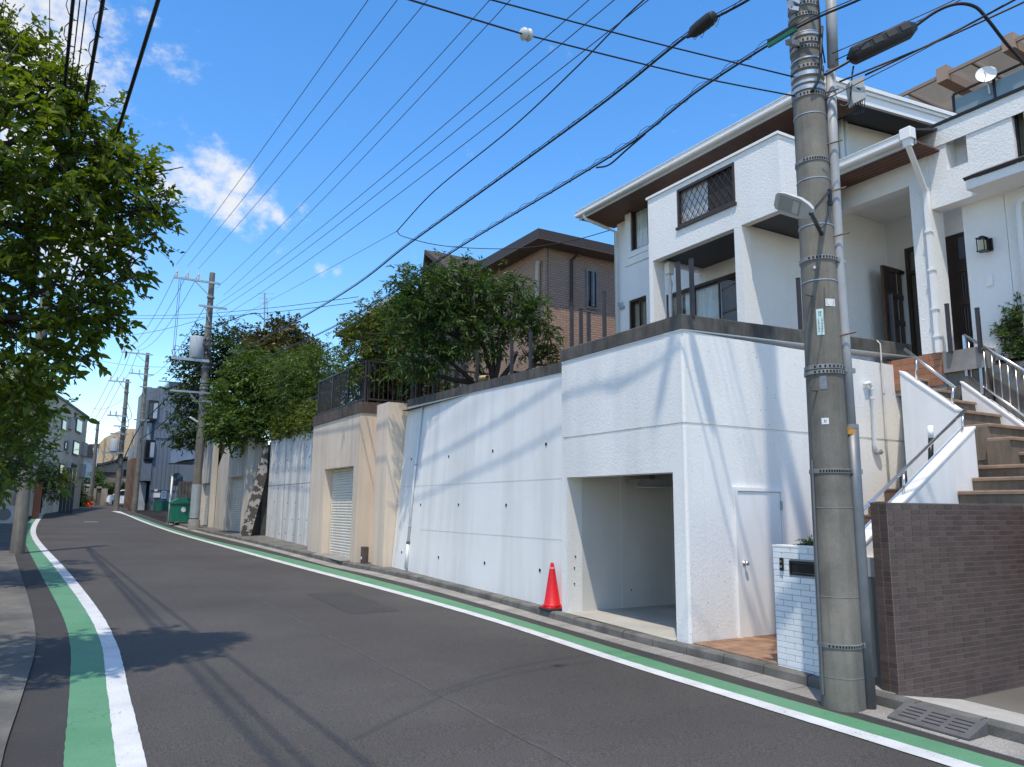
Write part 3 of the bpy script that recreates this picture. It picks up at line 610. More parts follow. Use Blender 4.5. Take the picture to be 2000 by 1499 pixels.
MB().tube([a,e],.024,12).build('rail',steel,hr3,smooth=True); MB().tube([la,le],.016,10).build('bottom_rail',steel,hr3,smooth=True)
MB().bar(a,at(1889,735,X=X3),.04).build('end_post',steel,hr3)
MB().bar(at(1913,672,X=X3),at(1920,770,X=X3),.045).build('post',steel,hr3)
for i in range(9):
    if i==1: continue
    f=(i+.55)/8.0; pa=a+(b-a)*f*1.05; pb=la+(lb-la)*f*1.02; pb=np.array([X3,pa[1],pb[2]+(pa[1]-pb[1])/(lb[1]-la[1])*(lb[2]-la[2])])
    MB().tube([pa,pb],.010,8).build('bar',steel,hr3,smooth=True)
# garden bollard light behind the parapet
bo=thing('bollard_light','slim black bollard light with a white top behind the stair parapet','light',at(1818,930,Y=6.2))
MB().tube([at(1818,930,Y=6.2),at(1818,856,Y=6.2)],.035,14).build('post',frame_bk,bo,smooth=True)
MB().tube([at(1818,856,Y=6.2),at(1817,832,Y=6.2)],.036,14).build('lens',mat('opal_white',(.82,.82,.82),.3),bo,smooth=True)
# pipes on the garage side wall
pp=thing('wall_pipe','short white pipe with a tap elbow on the garage side wall','pipe',(11.4,YG-.05,2))
Yp=YG-.05; f=lambda x,y:at(x,y,Y=Yp)
MB().tube([f(1689,751),f(1698,748),f(1703,756),f(1708,870),f(1712,882),f(1722,883)],.032,10).build('pipe',plast_w,pp,smooth=True)
MB().lathe(f(1717,883),[(.045,-.04),(.045,.04)],12,(1,0,0)).build('tap_valve',galv,pp)
for y in (760,778): MB().lathe(f(1703.5,y),[(.04,-.012),(.04,.012)],10).build('clamp',plast_w,pp)
p2=thing('cable_conduit','thin cream conduit with a hooked top running over the garage coping','pipe',(11.8,YG-.04,2))
MB().tube([at(1706,669,Y=YG+.1),at(1713,666,Y=YG-.02),at(1719,672,Y=Yp),f(1722,712),f(1730,840),f(1737,945)],.013,8).build('pipe',mat('cream_conduit',(.62,.58,.50),.5),p2,smooth=True)
for x,y in ((1721,705),(1726,770),(1731,860)): MB().lathe(f(x,y),[(.02,-.012),(.02,.012)],8).build('clip',galv,p2)
# ---------------------------------------------------------------- the white house
hs_=thing('white_house','two storey white stucco house with a balcony above the garage block','house',(12,10,4.1))
XF=11.4; XB=10.0; XE=10.62
def hp(px,py,x): return at(px,py,X=x)
# main body
MB().box(XF+.15,19,9.22,14.45,3.9,8.72).build('wall',stucco,hs_)
bz=hp(1225,500,XF)
# projecting window bay on the left half of the front
WBY0,WBY1=hp(1262,450,XF-.0)[1]-.7,hp(1224,450,XF)[1]
def wall_with_holes(name,x0,x1,y0,y1,z0,z1,holes,m,parent):
    """wall slab facing -X with rectangular openings (y0,y1,z0,z1), built of butted boxes"""
    mb=MB(); ysn=sorted({y0,y1,*[h[0] for h in holes],*[h[1] for h in holes]}); zsn=sorted({z0,z1,*[h[2] for h in holes],*[h[3] for h in holes]})
    nv={}
    def V(x,y,z):
        k=(x,round(y,5),round(z,5))
        if k not in nv: nv[k]=len(mb.v); mb.v.append((x,y,z))
        return nv[k]
    solid={}
    for i in range(len(ysn)-1):
        for j in range(len(zsn)-1):
            cy=(ysn[i]+ysn[i+1])/2; cz=(zsn[j]+zsn[j+1])/2
            solid[i,j]=not any(h[0]<cy<h[1] and h[2]<cz<h[3] for h in holes)
    for (i,j),s in solid.items():
        if not s: continue
        a,b,c,d=ysn[i],ysn[i+1],zsn[j],zsn[j+1]
        mb.f.append((V(x0,a,c),V(x0,a,d),V(x0,b,d),V(x0,b,c))); mb.f.append((V(x1,a,c),V(x1,b,c),V(x1,b,d),V(x1,a,d)))
        if not solid.get((i-1,j)): mb.f.append((V(x0,a,c),V(x1,a,c),V(x1,a,d),V(x0,a,d)))
        if not solid.get((i+1,j)): mb.f.append((V(x0,b,c),V(x0,b,d),V(x1,b,d),V(x1,b,c)))
        if not solid.get((i,j-1)): mb.f.append((V(x0,a,c),V(x0,b,c),V(x1,b,c),V(x1,a,c)))
        if not solid.get((i,j+1)): mb.f.append((V(x0,a,d),V(x1,a,d),V(x1,b,d),V(x0,b,d)))
    return mb.build(name,m,parent)
XW=XF-.05
u0=hp(1278,373,XW); u1=hp(1231,497,XW)      # upper window corners
l0=hp(1262,580,XW); l1=hp(1229,650,XW)
UW=(u0[1]-.25,hp(1231,450,XW)[1],hp(1231,494,XW)[2],hp(1231,397,XW)[2])
LW=(l0[1],l1[1],4.55,hp(1229,588,XW)[2])
SD=(hp(1434,560,XW)[1]-.3,hp(1301,600,XW)[1],4.3,hp(1301,577,XW)[2])
bay=wall_with_holes('front_wall',XW,XF+.145,9.22,WBY1,3.9,8.70,[UW,LW,SD],stucco,hs_)
# rooms behind the openings
for nm,(a,b,c_,d_) in (('upper',UW),('lower',LW),('door',SD)):
    pass
def window(parent,x,y0,y1,z0,z1,fr,cols=2,cur=None,fw=.045,dep=.10,sill=None,label=None):
    """sliding aluminium window facing -X, outer face at x"""
    m=MB(); m.box(x,x+dep,y0,y0+fw,z0,z1); m.box(x,x+dep,y1-fw,y1,z0,z1); m.box(x,x+dep,y0+fw,y1-fw,z0,z0+fw); m.box(x,x+dep,y0+fw,y1-fw,z1-fw,z1)
    f=m.build('window_frame',fr,parent)
    n=cols; wdt=(y1-y0-2*fw)/n
    for i in range(n):
        a=y0+fw+i*wdt; b=a+wdt; xo=x+.02+(.035 if i%2 else 0)
        m=MB(); s=.035; m.box(xo,xo+.03,a,a+s,z0+fw,z1-fw); m.box(xo,xo+.03,b-s,b,z0+fw,z1-fw); m.box(xo,xo+.03,a+s,b-s,z0+fw,z0+fw+s); m.box(xo,xo+.03,a+s,b-s,z1-fw-s,z1-fw)
        sh=m.build('sash',fr,parent); MB().box(xo+.012,xo+.017,a+s,b-s,z0+fw+s,z1-fw-s).build('pane',glass,sh)
    if cur is not None:
        for (ca,cb,cm) in cur:
            pts=[]; k=int((cb-ca)*y1*0+max(10,(cb-ca)*(y1-y0)*22))
            rowA=[(x+.118+.014*math.sin(i*1.9),y0+(y1-y0)*(ca+(cb-ca)*i/k),z0) for i in range(k+1)]
            rowB=[(a_,b_,z1) for a_,b_,_ in rowA]; MB().grid([rowA,rowB]).build('curtain',cm,f,smooth=True)
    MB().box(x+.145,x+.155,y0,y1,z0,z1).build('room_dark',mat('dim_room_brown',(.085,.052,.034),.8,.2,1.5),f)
    return f
window(hs_,XW+.03,*UW,frame_br,2,[(.05,.55,curtain),(.60,.98,curtain)])
window(hs_,XW+.03,*LW,frame_br,2,[(0,.95,curtain_b)])
# the big sliding doors: lace curtain left, open dark gap right
window(hs_,XW+.03,*SD,frame_br,3,[(.34,.80,curtain),(.84,.99,curtain_b)])
MB().box(XW-.05,XW,UW[0],UW[1]+.05,UW[2]-.14,UW[2]-.005).build('sill_band',stucco,hs_)
MB().box(XW-.07,XW,SD[0]-.5,WBY1+.0,6.70+.0,6.80).build('belt',stucco,hs_) if False else None
bb=hp(1224,575,XW); MB().box(XW-.03,XW-.001,11.52,WBY1,7.42,7.60).build('belt_course',stucco,hs_)
# balcony block
BYR,BYL=8.18,11.50
GY0,GY1,GZ0,GZ1=hp(1437,400,XB)[1],hp(1323,400,XB)[1],hp(1323,446,XB)[2],hp(1323,372,XB)[2]
wall_with_holes('balcony_front',XB,XB+.15,BYR,BYL,6.64,7.97,[(GY0,GY1,GZ0,GZ1)],stucco,hs_)
MB().box(XB+.152,11.55,BYR,BYR+.15,6.64,7.97).build('balcony_end',stucco,hs_)
MB().box(XB+.152,XW,BYL-.15,BYL,6.64,7.97).build('balcony_end',stucco,hs_)
MB().box(XB+.15,11.55,BYR+.15,BYL-.15,6.70,6.85).build('balcony_floor',soffit_dk,hs_)
m=MB(); m.box(XB-.03,XB+.18,BYR-.03,BYL+.03,7.972,8.02); m.box(XB+.18,11.55,BYR-.03,BYR+.18,7.972,8.02); m.build('balcony_cap',trim_w,hs_)
# lattice grille in the balcony opening
lg=MB(); y0,y1,z0,z1=GY0,GY1,GZ0,GZ1; fw=.05
lg.box(XB-.012,XB+.06,y0,y0+fw,z0,z1); lg.box(XB-.012,XB+.06,y1-fw,y1,z0,z1); lg.box(XB-.012,XB+.06,y0+fw,y1-fw,z0,z0+fw); lg.box(XB-.012,XB+.06,y0+fw,y1-fw,z1-fw,z1)
gf=lg.build('grille_frame',frame_br,hs_); MB().box(XB-.04,XB+.0,y0-.03,y1+.03,z0-.05,z0-.002).build('grille_sill',frame_br,hs_)
ai,bi,ci,di=y0+fw,y1-fw,z0+fw,z1-fw; sl=1.55
k=-(di-ci)/sl
def clipline(s,sgn):
    # z = ci + sgn*sl*(y-s)
    pts=[]
    for y in (ai,bi):
        z=ci+sgn*sl*(y-s)
        if ci-1e-6<=z<=di+1e-6: pts.append((y,z))
    for z in (ci,di):
        y=s+sgn*(z-ci)/sl
        if ai<y<bi: pts.append((y,z))
    return pts[:2] if len(pts)>=2 else None
for sgn,xo in ((1,XB+.012),(-1,XB+.02)):
    s=ai-1.2
    while s<bi+1.2:
        q=clipline(s,sgn)
        if q and math.dist(q[0],q[1])>.05: MB().bar((xo,q[0][0],q[0][1]),(xo,q[1][0],q[1][1]),.008,.011).build('lattice_bar',frame_br,gf)
        s+=.145
ymid=y0+(y1-y0)*.5
MB().box(XB+.075,XB+.085,y0+.02,ymid,z0,z1).build('mesh_screen',mat('mesh_brown',(.05,.042,.038),.8),gf)
MB().box(XB+.10,XB+.11,ymid,y1-.02,z0,z1).build('frosted_pane',mat('frosted_pane',(.55,.57,.58),.35),gf)
# pillar, left pier, wall below the balcony
MB().box(XB,XB+.22,9.05,9.22,4.0,6.638).build('pillar',stucco,hs_)
MB().box(XB,XB+.30,BYL-.12,BYL,4.0,6.638).build('pier',stucco,hs_)
MB().box(XB+.222,12.55,9.08,9.218,4.0,6.69).build('end_wall',stucco,hs_); MB().box(12.552,14.2,9.08,9.218,4.0,7.6).build('end_wall',stucco,hs_)
MB().box(XW-.1,XW-.0,SD[0],BYL-.12,6.5,6.69).build('lintel_band',stucco,hs_) if False else None
# eaves, gutter and soffit of the main roof
ZE=8.74; EY0,EY1=7.62,14.75
m=MB(); m.box(XE,XF+.3,EY0+.05,EY1,ZE,ZE+.03); m.build('soffit',soffit_wd,hs_)
MB().box(XE-.02,XE,7.9,EY1,ZE-.02,ZE+.16).build('fascia',mat('fascia_grey',(.48,.48,.47),.5),hs_)
gt=MB(); prof=[(XE-.13,ZE+.165),(XE-.13,ZE+.07),(XE-.11,ZE+.045),(XE-.022,ZE+.045),(XE-.022,ZE+.165)]
gt.prism([(x,EY0,z) for x,z in prof],(0,EY1-EY0+.03,0)); gt.build('gutter',trim_w,hs_)
MB().box(XE-.145,XE-.01,EY0,EY1+.03,ZE+.166,ZE+.178).build('gutter_lip',trim_w,hs_)
roof_m=mat('slate_roof',(.045,.042,.042),.7,.2,6,bump=.5,bs=40)
# roof plane rising from the eaves, gable verge to the right
va=at(1640,137,Y=8.2); vb=at(1863,212,Y=8.2)
ZR=ZE+.18; RX=15.2; RZ=ZR+.1*(RX-XE)
MB().prism([(XE-.05,EY0,ZR),(RX,EY0,RZ),(RX,EY0,RZ+.09),(XE-.05,EY0,ZR+.06)],(0,EY1-EY0,0)).build('roof_slope',roof_m,hs_)
MB().prism([(RX,EY0,RZ),(20,EY0,ZR),(20,EY0,ZR+.06),(RX,EY0,RZ+.09)],(0,EY1-EY0,0)).build('roof_slope',roof_m,hs_)
# verge board, right gable wall, dark boarded soffit under the verge
def vline(x,dz): return ZR+.1*(x-XE)+dz
bars=[(-.30,-.12,EY0-.0,.06,trim_w,'verge_board'),(-.12,-.06,EY0-.03,.10,trim_w,'verge_trim'),(-.055,.02,EY0-.06,.13,trim_w,'verge_trim')]
for d0,d1,yy,t,mm,nm in bars:
    MB().prism([(XE-.05,yy,vline(XE-.05,d0)),(RX,yy,vline(RX,d0)),(RX,yy,vline(RX,d1)),(XE-.05,yy,vline(XE-.05,d1))],(0,t,0)).build(nm,mm,hs_)
MB().prism([(XE+.1,EY0+.07,vline(XE+.1,-.20)),(RX,EY0+.07,vline(RX,-.20)),(RX,EY0+.07,vline(RX,-.16)),(XE+.1,EY0+.07,vline(XE+.1,-.16))],(0,8.35-EY0-.08,0)).build('verge_soffit',soffit_dk,hs_)
MB().prism([(11.56,8.36,7.56),(RX+2.5,8.36,7.56),(RX+2.5,8.36,vline(RX,-.22)),(RX,8.36,vline(RX,-.22)),(11.56,8.36,vline(11.56,-.22))],(0,.15,0)).build('gable_wall',stucco,hs_)
# small window behind the balcony, downpipes
window(hs_,XW-.03,8.6+.75,9.95,8.02,8.62,frame_br,1)
dpm=plast_w
f=lambda x,y,X:at(x,y,X=X)
MB().tube([(XE-.06,14.5,ZE+.05),(XE-.02,14.5,ZE-.05),(XF-.25,14.46,ZE-.16),(XF+.06,14.40,ZE-.25),(XF+.06,14.40,4.1)],.042,10).build('downpipe',dpm,hs_,smooth=True)
m=MB(); m.cbox(XB+.25,XB+.40,11.20,11.34,6.38,6.62,.01); hd=m.build('rain_hopper',trim_w,hs_)
MB().tube([(XB+.32,11.27,6.40),(XB+.32,11.27,6.28),(XB+.42,11.33,6.2),(XB+.42,11.36,6.1),(XB+.42,11.36,4.1)],.04,10).build('downpipe',dpm,hs_,smooth=True)
xg,yg=13.05,9.02
for i,(px) in enumerate((1642,1650)): 
    q=at(px,240,Y=8.29); MB().tube([(q[0],8.29,8.8),(q[0],8.29,7.7)],.045,10).build('downpipe',dpm,hs_,smooth=True)
# metal cable anchor plate on the front
an=thing('cable_anchor','small grey metal cable hooks on the white house front','cable hook',hp(1214,600,XF+.1))
for px,py in ((1211,596),(1216,594),(1216,601)):
    c=hp(px,py,XF+.12); MB().tube([c+np.array([-.02,.035*math.cos(a),.045*math.sin(a)]) for a in np.linspace(0,5.2,10)],.011,6).build('hook',galv,an)
MB().box(XF+.125,XF+.148,c[1]-.06,c[1]+.12,c[2]-.02,c[2]+.02).build('plate',galv,an)
# ------------------------------------------------ porch and right wing
XP=12.0
ep=thing('entrance_porch','white entrance porch with a square pillar and timber soffit in front of the open door','porch',(12.5,7.6,4.2))
pl0,pl1=7.17,6.83
MB().box(XP,XP+.34,pl1,pl0,4.22,7.53).build('pillar',stucco,ep)
MB().box(XP,14.2,pl1-.02,9.07,3.6,4.205).build('porch_floor',conc,ep)
# terracotta tiles on the porch riser, each its own
ter=mat('terracotta_tile',(.34,.16,.09),.55,.1,6,obj=.12)
y=pl1+.02; tmm=mesh_of(MB().cbox(-.012,0,0,.235,0,.10,.003),'riser_tile',ter)
for r in range(5):
    y=pl1-.005+(0 if r%2 else -.0)
    while y<8.3: inst(tmm,'riser_tile',(XP-.001,y,4.105-r*.105),ep); y+=.24
# concrete plinth right of the porch
MB().box(XP-.06,XP+.9,6.2,pl1-.025,3.86,4.19).build('plinth',conc,ep); MB().box(XP-.0,XP+.9,6.2,pl1-.03,2.4,3.855).build('plinth_foot',conc_dk,ep)
# beam and eaves over the porch
zb0=at(1640,416,X=XP)[2]; 
MB().box(XP,XP+.25,pl0,9.07,7.13,7.53).build('beam',stucco,ep)
XPE=XP-.62; ZP=7.53
ey0,ey1=6.62,9.06
MB().box(XPE,XP+.02,ey0,ey1,ZP+.002,ZP+.03).build('soffit',soffit_wd,ep); MB().box(XP+.252,14.2,pl1,9.07,ZP+.002,ZP+.03).build('porch_ceiling',trim_w,ep)
for i in range(6): MB().box(XPE+.02+i*.12,XPE+.024+i*.12,ey0,ey1,ZP-.003,ZP+.001).build('soffit_joint',mat('soffit_gap',(.06,.025,.015),.8),ep)
MB().box(XPE-.022,XPE-.002,ey0,ey1,ZP-.03,ZP+.15).build('fascia',MATS['fascia_grey'],ep)
MB().prism([(x,ey0,z) for x,z in [(XPE-.14,ZP+.165),(XPE-.14,ZP+.06),(XPE-.12,ZP+.04),(XPE-.024,ZP+.04),(XPE-.024,ZP+.165)]],(0,ey1-ey0,0)).build('gutter',trim_w,ep)
MB().box(XPE-.155,XPE-.015,ey0,ey1,ZP+.166,ZP+.18).build('gutter_lip',trim_w,ep)
m=MB(); m.cbox(XPE-.185,XPE-.026,6.60,6.79,ZP+.04,ZP+.225,.012); m.build('hopper',trim_w,ep)
MB().prism([(XPE-.165,6.63,ZP+.04),(XPE-.05,6.63,ZP+.04),(XPE-.075,6.63,ZP-.08),(XPE-.14,6.63,ZP-.08)],(0,.13,0)).build('hopper_neck',trim_w,ep)
MB().bar((XPE-.11,6.70,ZP-.05),(XP-.06,6.86,ZP-.62),.075,.065).build('downpipe_arm',trim_w,ep)
MB().bar((XP-.05,6.86,ZP-.56),(XP-.05,6.86,4.2),.072,.072).build('downpipe',trim_w,ep)
for z in (6.2,5.55,4.9,4.45): MB().box(XP-.1,XP-.002,6.81,6.91,z,z+.035).build('pipe_collar',trim_w,ep)
MB().prism([(XPE-.06,ey0,ZP+.185),(XP+2.5,ey0,ZP+.185+.85),(XP+2.5,ey0,ZP+.26+.85),(XPE-.06,ey0,ZP+.215)],(0,ey1-ey0,0)).build('porch_roof',roof_m,ep)
# snow stops
for y in (7.2,7.75): MB().box(XPE+.1,XPE+.16,y,y+.05,ZP+.24,ZP+.32).build('snow_stop',frame_bk,ep)
# upper wing wall right of the porch, flat parapet with dark cap
wg=thing('house_wing','flat roofed white stucco wing of the house beside the entrance porch','house wing',(13,5.5,4.1))
t0=at(1765,281,X=XP+.02); t1=at(2000,170,X=XP+.02)
ZW=(t0[2]+t1[2])/2
h1=(at(1888,300,X=XP)[1],at(1846,300,X=XP)[1],at(1848,332,X=XP)[2],at(1845,264,X=XP)[2])
h2=(at(2003,270,X=XP)[1],at(1978,270,X=XP)[1],at(1986,335,X=XP)[2],at(1975,212,X=XP)[2])
h3=(6.02,pl1+.0,4.0,6.32)
yl=7.16
wall_with_holes('front_wall',XP+.36,XP+.62,3.4,pl1-.03,4.0,ZW,[],stucco,wg) if False else None
wall_with_holes('front_wall',XP+.02,XP+.30,3.2,pl1-.005,6.6,ZW,[(h1[0],h1[1],h1[2],h1[3]),(h2[0],h2[1],h2[2],h2[3])],stucco,wg)
MB().box(XP+.02,XP+.30,pl1-.004,yl,7.57,ZW).build('front_wall',stucco,wg)
MB().box(XP-.03,XP+.34,3.2,yl+.04,ZW+.001,ZW+.045).build('parapet_cap',frame_bk,wg)
MB().box(XP-.0,XP+.018,3.2,yl+.02,ZW-.34,ZW-.001).build('parapet_band',stucco,wg)
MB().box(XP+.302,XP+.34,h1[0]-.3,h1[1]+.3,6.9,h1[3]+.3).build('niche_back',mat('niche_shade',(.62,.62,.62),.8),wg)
MB().box(XP+.2,XP+.21,h2[0],h2[1],h2[2],h2[3]).build('slit_pane',glass,wg); MB().box(XP+.26,XP+.27,h2[0]-.05,h2[1]+.05,h2[2]-.05,h2[3]+.05).build('slit_blind',curtain_b,wg)
m=MB(); ff=.035; m.box(XP+.1,XP+.15,h2[0],h2[0]+ff,h2[2],h2[3]); m.box(XP+.1,XP+.15,h2[1]-ff,h2[1],h2[2],h2[3]); m.build('slit_frame',frame_bk,wg)
# small lean-to hood over the right corner
a=at(1906,338,X=XP-.5); 
MB().prism([(XP-.35,6.08,6.72),(XP+.02,6.08,6.9),(XP+.02,6.08,6.96),(XP-.40,6.08,6.76)],(0,-2.4,0)).build('hood_roof',roof_m,wg)
MB().box(XP-.34,XP+.0,3.7,6.07,6.58,6.718).build('hood_fascia',stucco,wg)
zdt=at(1900,448,X=XP+.62)[2]+.002
# ground floor of the wing: lit pier with lamp, lattice door in a shallow recess
MB().box(XP+.30,XP+.5,5.86,6.50,4.0,6.598).build('pier',stucco,wg)
MB().box(XP+.30,XP+.34,5.2,5.85,4.0,6.598).build('wall',stucco,wg)
MB().box(XP+.6,XP+.75,6.50,pl0+.0,zdt,7.2).build('door_head',stucco,wg)
MB().tube([at(2003,385,X=XP+.2),at(1990,395,X=XP+.2),at(1989,415,X=XP+.2),at(2010,690,X=XP+.2)],.045,10).build('downpipe',plast_w,wg,smooth=True)
# lattice door
ld=thing('lattice_door','dark brown lattice door with a glass transom beside the wall lantern','door',(XP+.6,6.6,4.2))
X=XP+.62; dy0,dy1=6.505,6.83; zt=at(1900,448,X=X)[2]; zm=at(1900,500,X=X)[2]
m=MB(); m.box(X,X+.06,dy0,dy0+.04,4.2,zt); m.box(X,X+.06,dy1-.03,dy1+.2,4.2,zt); m.box(X,X+.06,dy0+.04,dy1-.03,zt-.05,zt); m.box(X,X+.06,dy0+.04,dy1-.03,zm-.06,zm); m.build('door_frame',frame_br,ld)
MB().box(X+.03,X+.035,dy0+.04,dy1-.03,zm,zt-.05).build('transom_pane',mat('dusky_glass',(.10,.11,.115),.08,.02,2,spec=.6),ld)
MB().box(X+.04,X+.05,dy0+.04,dy1-.03,4.2,zm-.06).build('backing',mat('door_back',(.33,.32,.31),.5),ld)
m=MB(); m.box(X-.012,X+.03,dy0+.04,dy1-.03,5.05,5.16); m.box(X-.012,X+.03,dy0+.04,dy1-.03,zm-.22,zm-.065); m.build('rail',frame_br,ld)
for i in range(6):
    y=dy0+.065+i*.043
    MB().box(X-.004,X+.02,y,y+.018,4.2,5.049).build('bar',frame_br,ld); MB().box(X-.004,X+.02,y,y+.018,5.161,zm-.22).build('bar',frame_br,ld)
# open front door, frame and sidelight in the porch back wall
XD=14.2
fd=thing('front_door','open dark brown panelled front door standing ajar on the porch','door',(XD-.5,8.9,4.25))
lz=at(1787,535,Y=8.62)[2]
Yd=8.78; dx0=at(1726,560,Y=Yd)[0]; dx1=at(1787,560,Y=Yd)[0]; dz1=at(1726,519,Y=Yd)[2]; dz0=4.25
dm=mat('dark_door_wood',(.048,.032,.027),.35,.2,6,spec=.5); dm2=mat('door_edge_wood',(.12,.06,.035),.5,.2,6)
core=MB().box(dx0,dx1,Yd+.012,Yd+.04,dz0,dz1).build('leaf',dm,fd)
wx_=(dx1-dx0); rows_=4; rail=.10
m=MB()
m.box(dx0,dx0+rail,Yd-.012,Yd+.012,dz0,dz1); m.box(dx1-rail,dx1,Yd-.012,Yd+.012,dz0,dz1); m.box((dx0+dx1)/2-.05,(dx0+dx1)/2+.05,Yd-.012,Yd+.012,dz0,dz1)
ph=(dz1-dz0-rail*5)/4
for k in range(5):
    z=dz0+k*(ph+rail)
    m.box(dx0+rail,(dx0+dx1)/2-.05,Yd-.012,Yd+.012,z,z+rail); m.box((dx0+dx1)/2+.05,dx1-rail,Yd-.012,Yd+.012,z,z+rail)
m.build('stiles_and_rails',dm,fd)
edge=mat('bevel_highlight',(.34,.31,.25),.5)  # pale strips paint the bevel highlights onto the door panels
for k in range(4):
    z=dz0+k*(ph+rail)+rail
    for xa,xb in ((dx0+rail,(dx0+dx1)/2-.05),((dx0+dx1)/2+.05,dx1-rail)):
        p_=MB().prism([(xa+.06,Yd-.004,z+.06),(xb-.06,Yd-.004,z+.06),(xb-.06,Yd-.004,z+ph-.06),(xa+.06,Yd-.004,z+ph-.06)],(0,.014,0)).build('panel',dm,core)
        MB().prism([(xb-.035,Yd+.004,z+.01),(xb-.012,Yd+.004,z+.01),(xb-.012,Yd+.004,z+ph-.01),(xb-.035,Yd+.004,z+ph-.01)],(0,.007,0)).build('painted_highlight',edge,core)
MB().box(dx0-.012,dx0,Yd-.012,Yd+.04,dz0,dz1).build('door_edge',dm2,fd)
MB().bar(((dx0+dx1)/2,Yd-.03,dz1-.07),(dx1+.25,Yd-.12,dz1-.06),.05,.06).build('door_closer',frame_bk,fd)
MB().tube([(dx0+.07,Yd-.06,5.15),(dx0+.07,Yd-.06,5.5)],.014,8).build('pull_handle',frame_bk,fd)
MB().box(XD,XD+.2,6.6,9.07,4.2,7.7).build('back_wall',stucco,ep)
ea=at(1774,520,X=XD)[1]; zt=at(1774,488,X=XD)[2]
df=thing('door_surround','dark brown door surround with glass transom behind the porch pillar','door frame',(XD-.1,8.2,4.25))
m=MB(); m.box(XD-.1,XD-.002,ea-.07,ea,4.25,zt); m.box(XD-.1,XD-.002,7.25,ea-.07,zt-.07,zt); m.box(XD-.1,XD-.002,7.25,ea-.07,6.28,6.36); m.box(XD-.1,XD-.002,7.9,7.97,4.25,6.28); m.build('jamb',frame_br,df)
MB().box(XD-.05,XD-.045,7.25,ea-.07,6.36,zt-.07).build('transom_pane',MATS['dusky_glass'],df)
MB().box(XD-.03,XD-.025,7.25,ea-.07,4.25,6.28).build('hall',mat('hall_dim',(.10,.085,.07),.8),df)
MB().box(XD-.04,XD-.032,8.05,8.2,4.25,6.28).build('side_glass',mat('pale_side_glass',(.45,.45,.43),.3),df)
w5=at(1785,410,X=XD); window(ep,XD-.04,w5[1]-.5,w5[1]+.02,at(1785,408,X=XD)[2],at(1785,366,X=XD)[2],frame_bk,1,None)
# wall lantern and intercom plate on the lit pier
lt=thing('wall_lantern','black wall lantern with amber glass on the white pier','lantern',at(1918,478,X=XP+.2))
p=at(1924,478,X=XP+.2); 
MB().box(XP+.26,XP+.298,p[1]-.07,p[1]+.05,p[2]-.10,p[2]+.10).build('back_plate',frame_bk,lt)
m=MB(); lx0,lx1,ly0,ly1,lz0,lz1=XP+.08,XP+.20,p[1]-.05,p[1]+.07,p[2]-.11,p[2]+.09
for xx in (lx0,lx1-.012):
    for yy in (ly0,ly1-.012): m.box(xx,xx+.012,yy,yy+.012,lz0,lz1)
m.box(lx0-.006,lx1+.006,ly0-.006,ly1+.006,lz0-.012,lz0); m.box(lx0-.006,lx1+.006,ly0-.006,ly1+.006,lz1,lz1+.012); m.box(lx0+.03,lx1+.08,ly0+.03,ly1-.03,lz1+.012,lz1+.035); m.build('cage',frame_bk,lt)
MB().box(lx0+.02,lx1-.02,ly0+.02,ly1-.02,lz0,lz1-.03).build('lamp_glass',mat('amber_glass',(.50,.40,.25),.25),lt)
ic=at(1932,548,X=XP+.28); MB().cbox(XP+.275,XP+.299,ic[1]-.05,ic[1]+.05,ic[2]-.09,ic[2]+.09,.008).build('intercom_plate',trim_w,label='small white square socket plate on the pier below the lantern',cat='socket plate')
# ------------------------------------------------ loose fence posts along the copings
pm=mat('post_dark',(.05,.042,.043),.45,.1,8,metal=.2)
def fpost(px,pyb,pyt,X=None,Y=None,label='',grp=None,w=.05):
    b=at(px,pyb,X=X,Y=Y); t=at(px,pyt,V=b); 
    o=thing('fence_post',label,'post',(b[0],b[1],b[2]),grp)
    MB().box(b[0]-w/2,b[0]+w/2,b[1]-w/2,b[1]+w/2,b[2]-.0,t[2]).build('upright',pm,o); MB().box(b[0]-w/2-.004,b[0]+w/2+.004,b[1]-w/2-.004,b[1]+w/2+.004,t[2]+.0005,t[2]+.008).build('cap',frame_bk,o)
fpost(1327,624,513,X=XG+.2,label='bare dark post on the garage coping before the sliding doors, farther from the garage corner')
fpost(1353,620,506,X=XG+.2,label='bare dark post on the garage coping before the sliding doors, beside the garage corner')
fpost(1564,648,544,Y=YG+.2,label='bare dark post on the coping beside the concrete pole')
fpost(1746,672,575,Y=YG+.2,label='dark post on the coping in front of the open panelled door')
fpost(1857,690,594,X=XP-.1,label='dark post at the foot of the porch pillar')
fpost(1916,690,602,X=XP-.1,label='dark post in front of the lattice door')
for (px,b_,t_),od in zip(((1117,690,598),(1135,684,605),(1150,680,612),(1181,672,571)),('fourth','third','second','first')): fpost(px,b_,t_,X=XG+.2,label='dark post on the garage coping, %s from the white house, before the brown house'%od,grp='posts before the brown house')
for (px,b_,t_),od in zip(((806,781,722),(813,781,723),(846,775,712),(931,754,684),(999,736,665),(1036,727,648)),('first','second','third','fourth','fifth','sixth')): fpost(px,b_,t_,X=7.85,label='dark post on the long white wall coping, %s from the beige pillar'%od,grp='posts on the long white wall',w=.055)
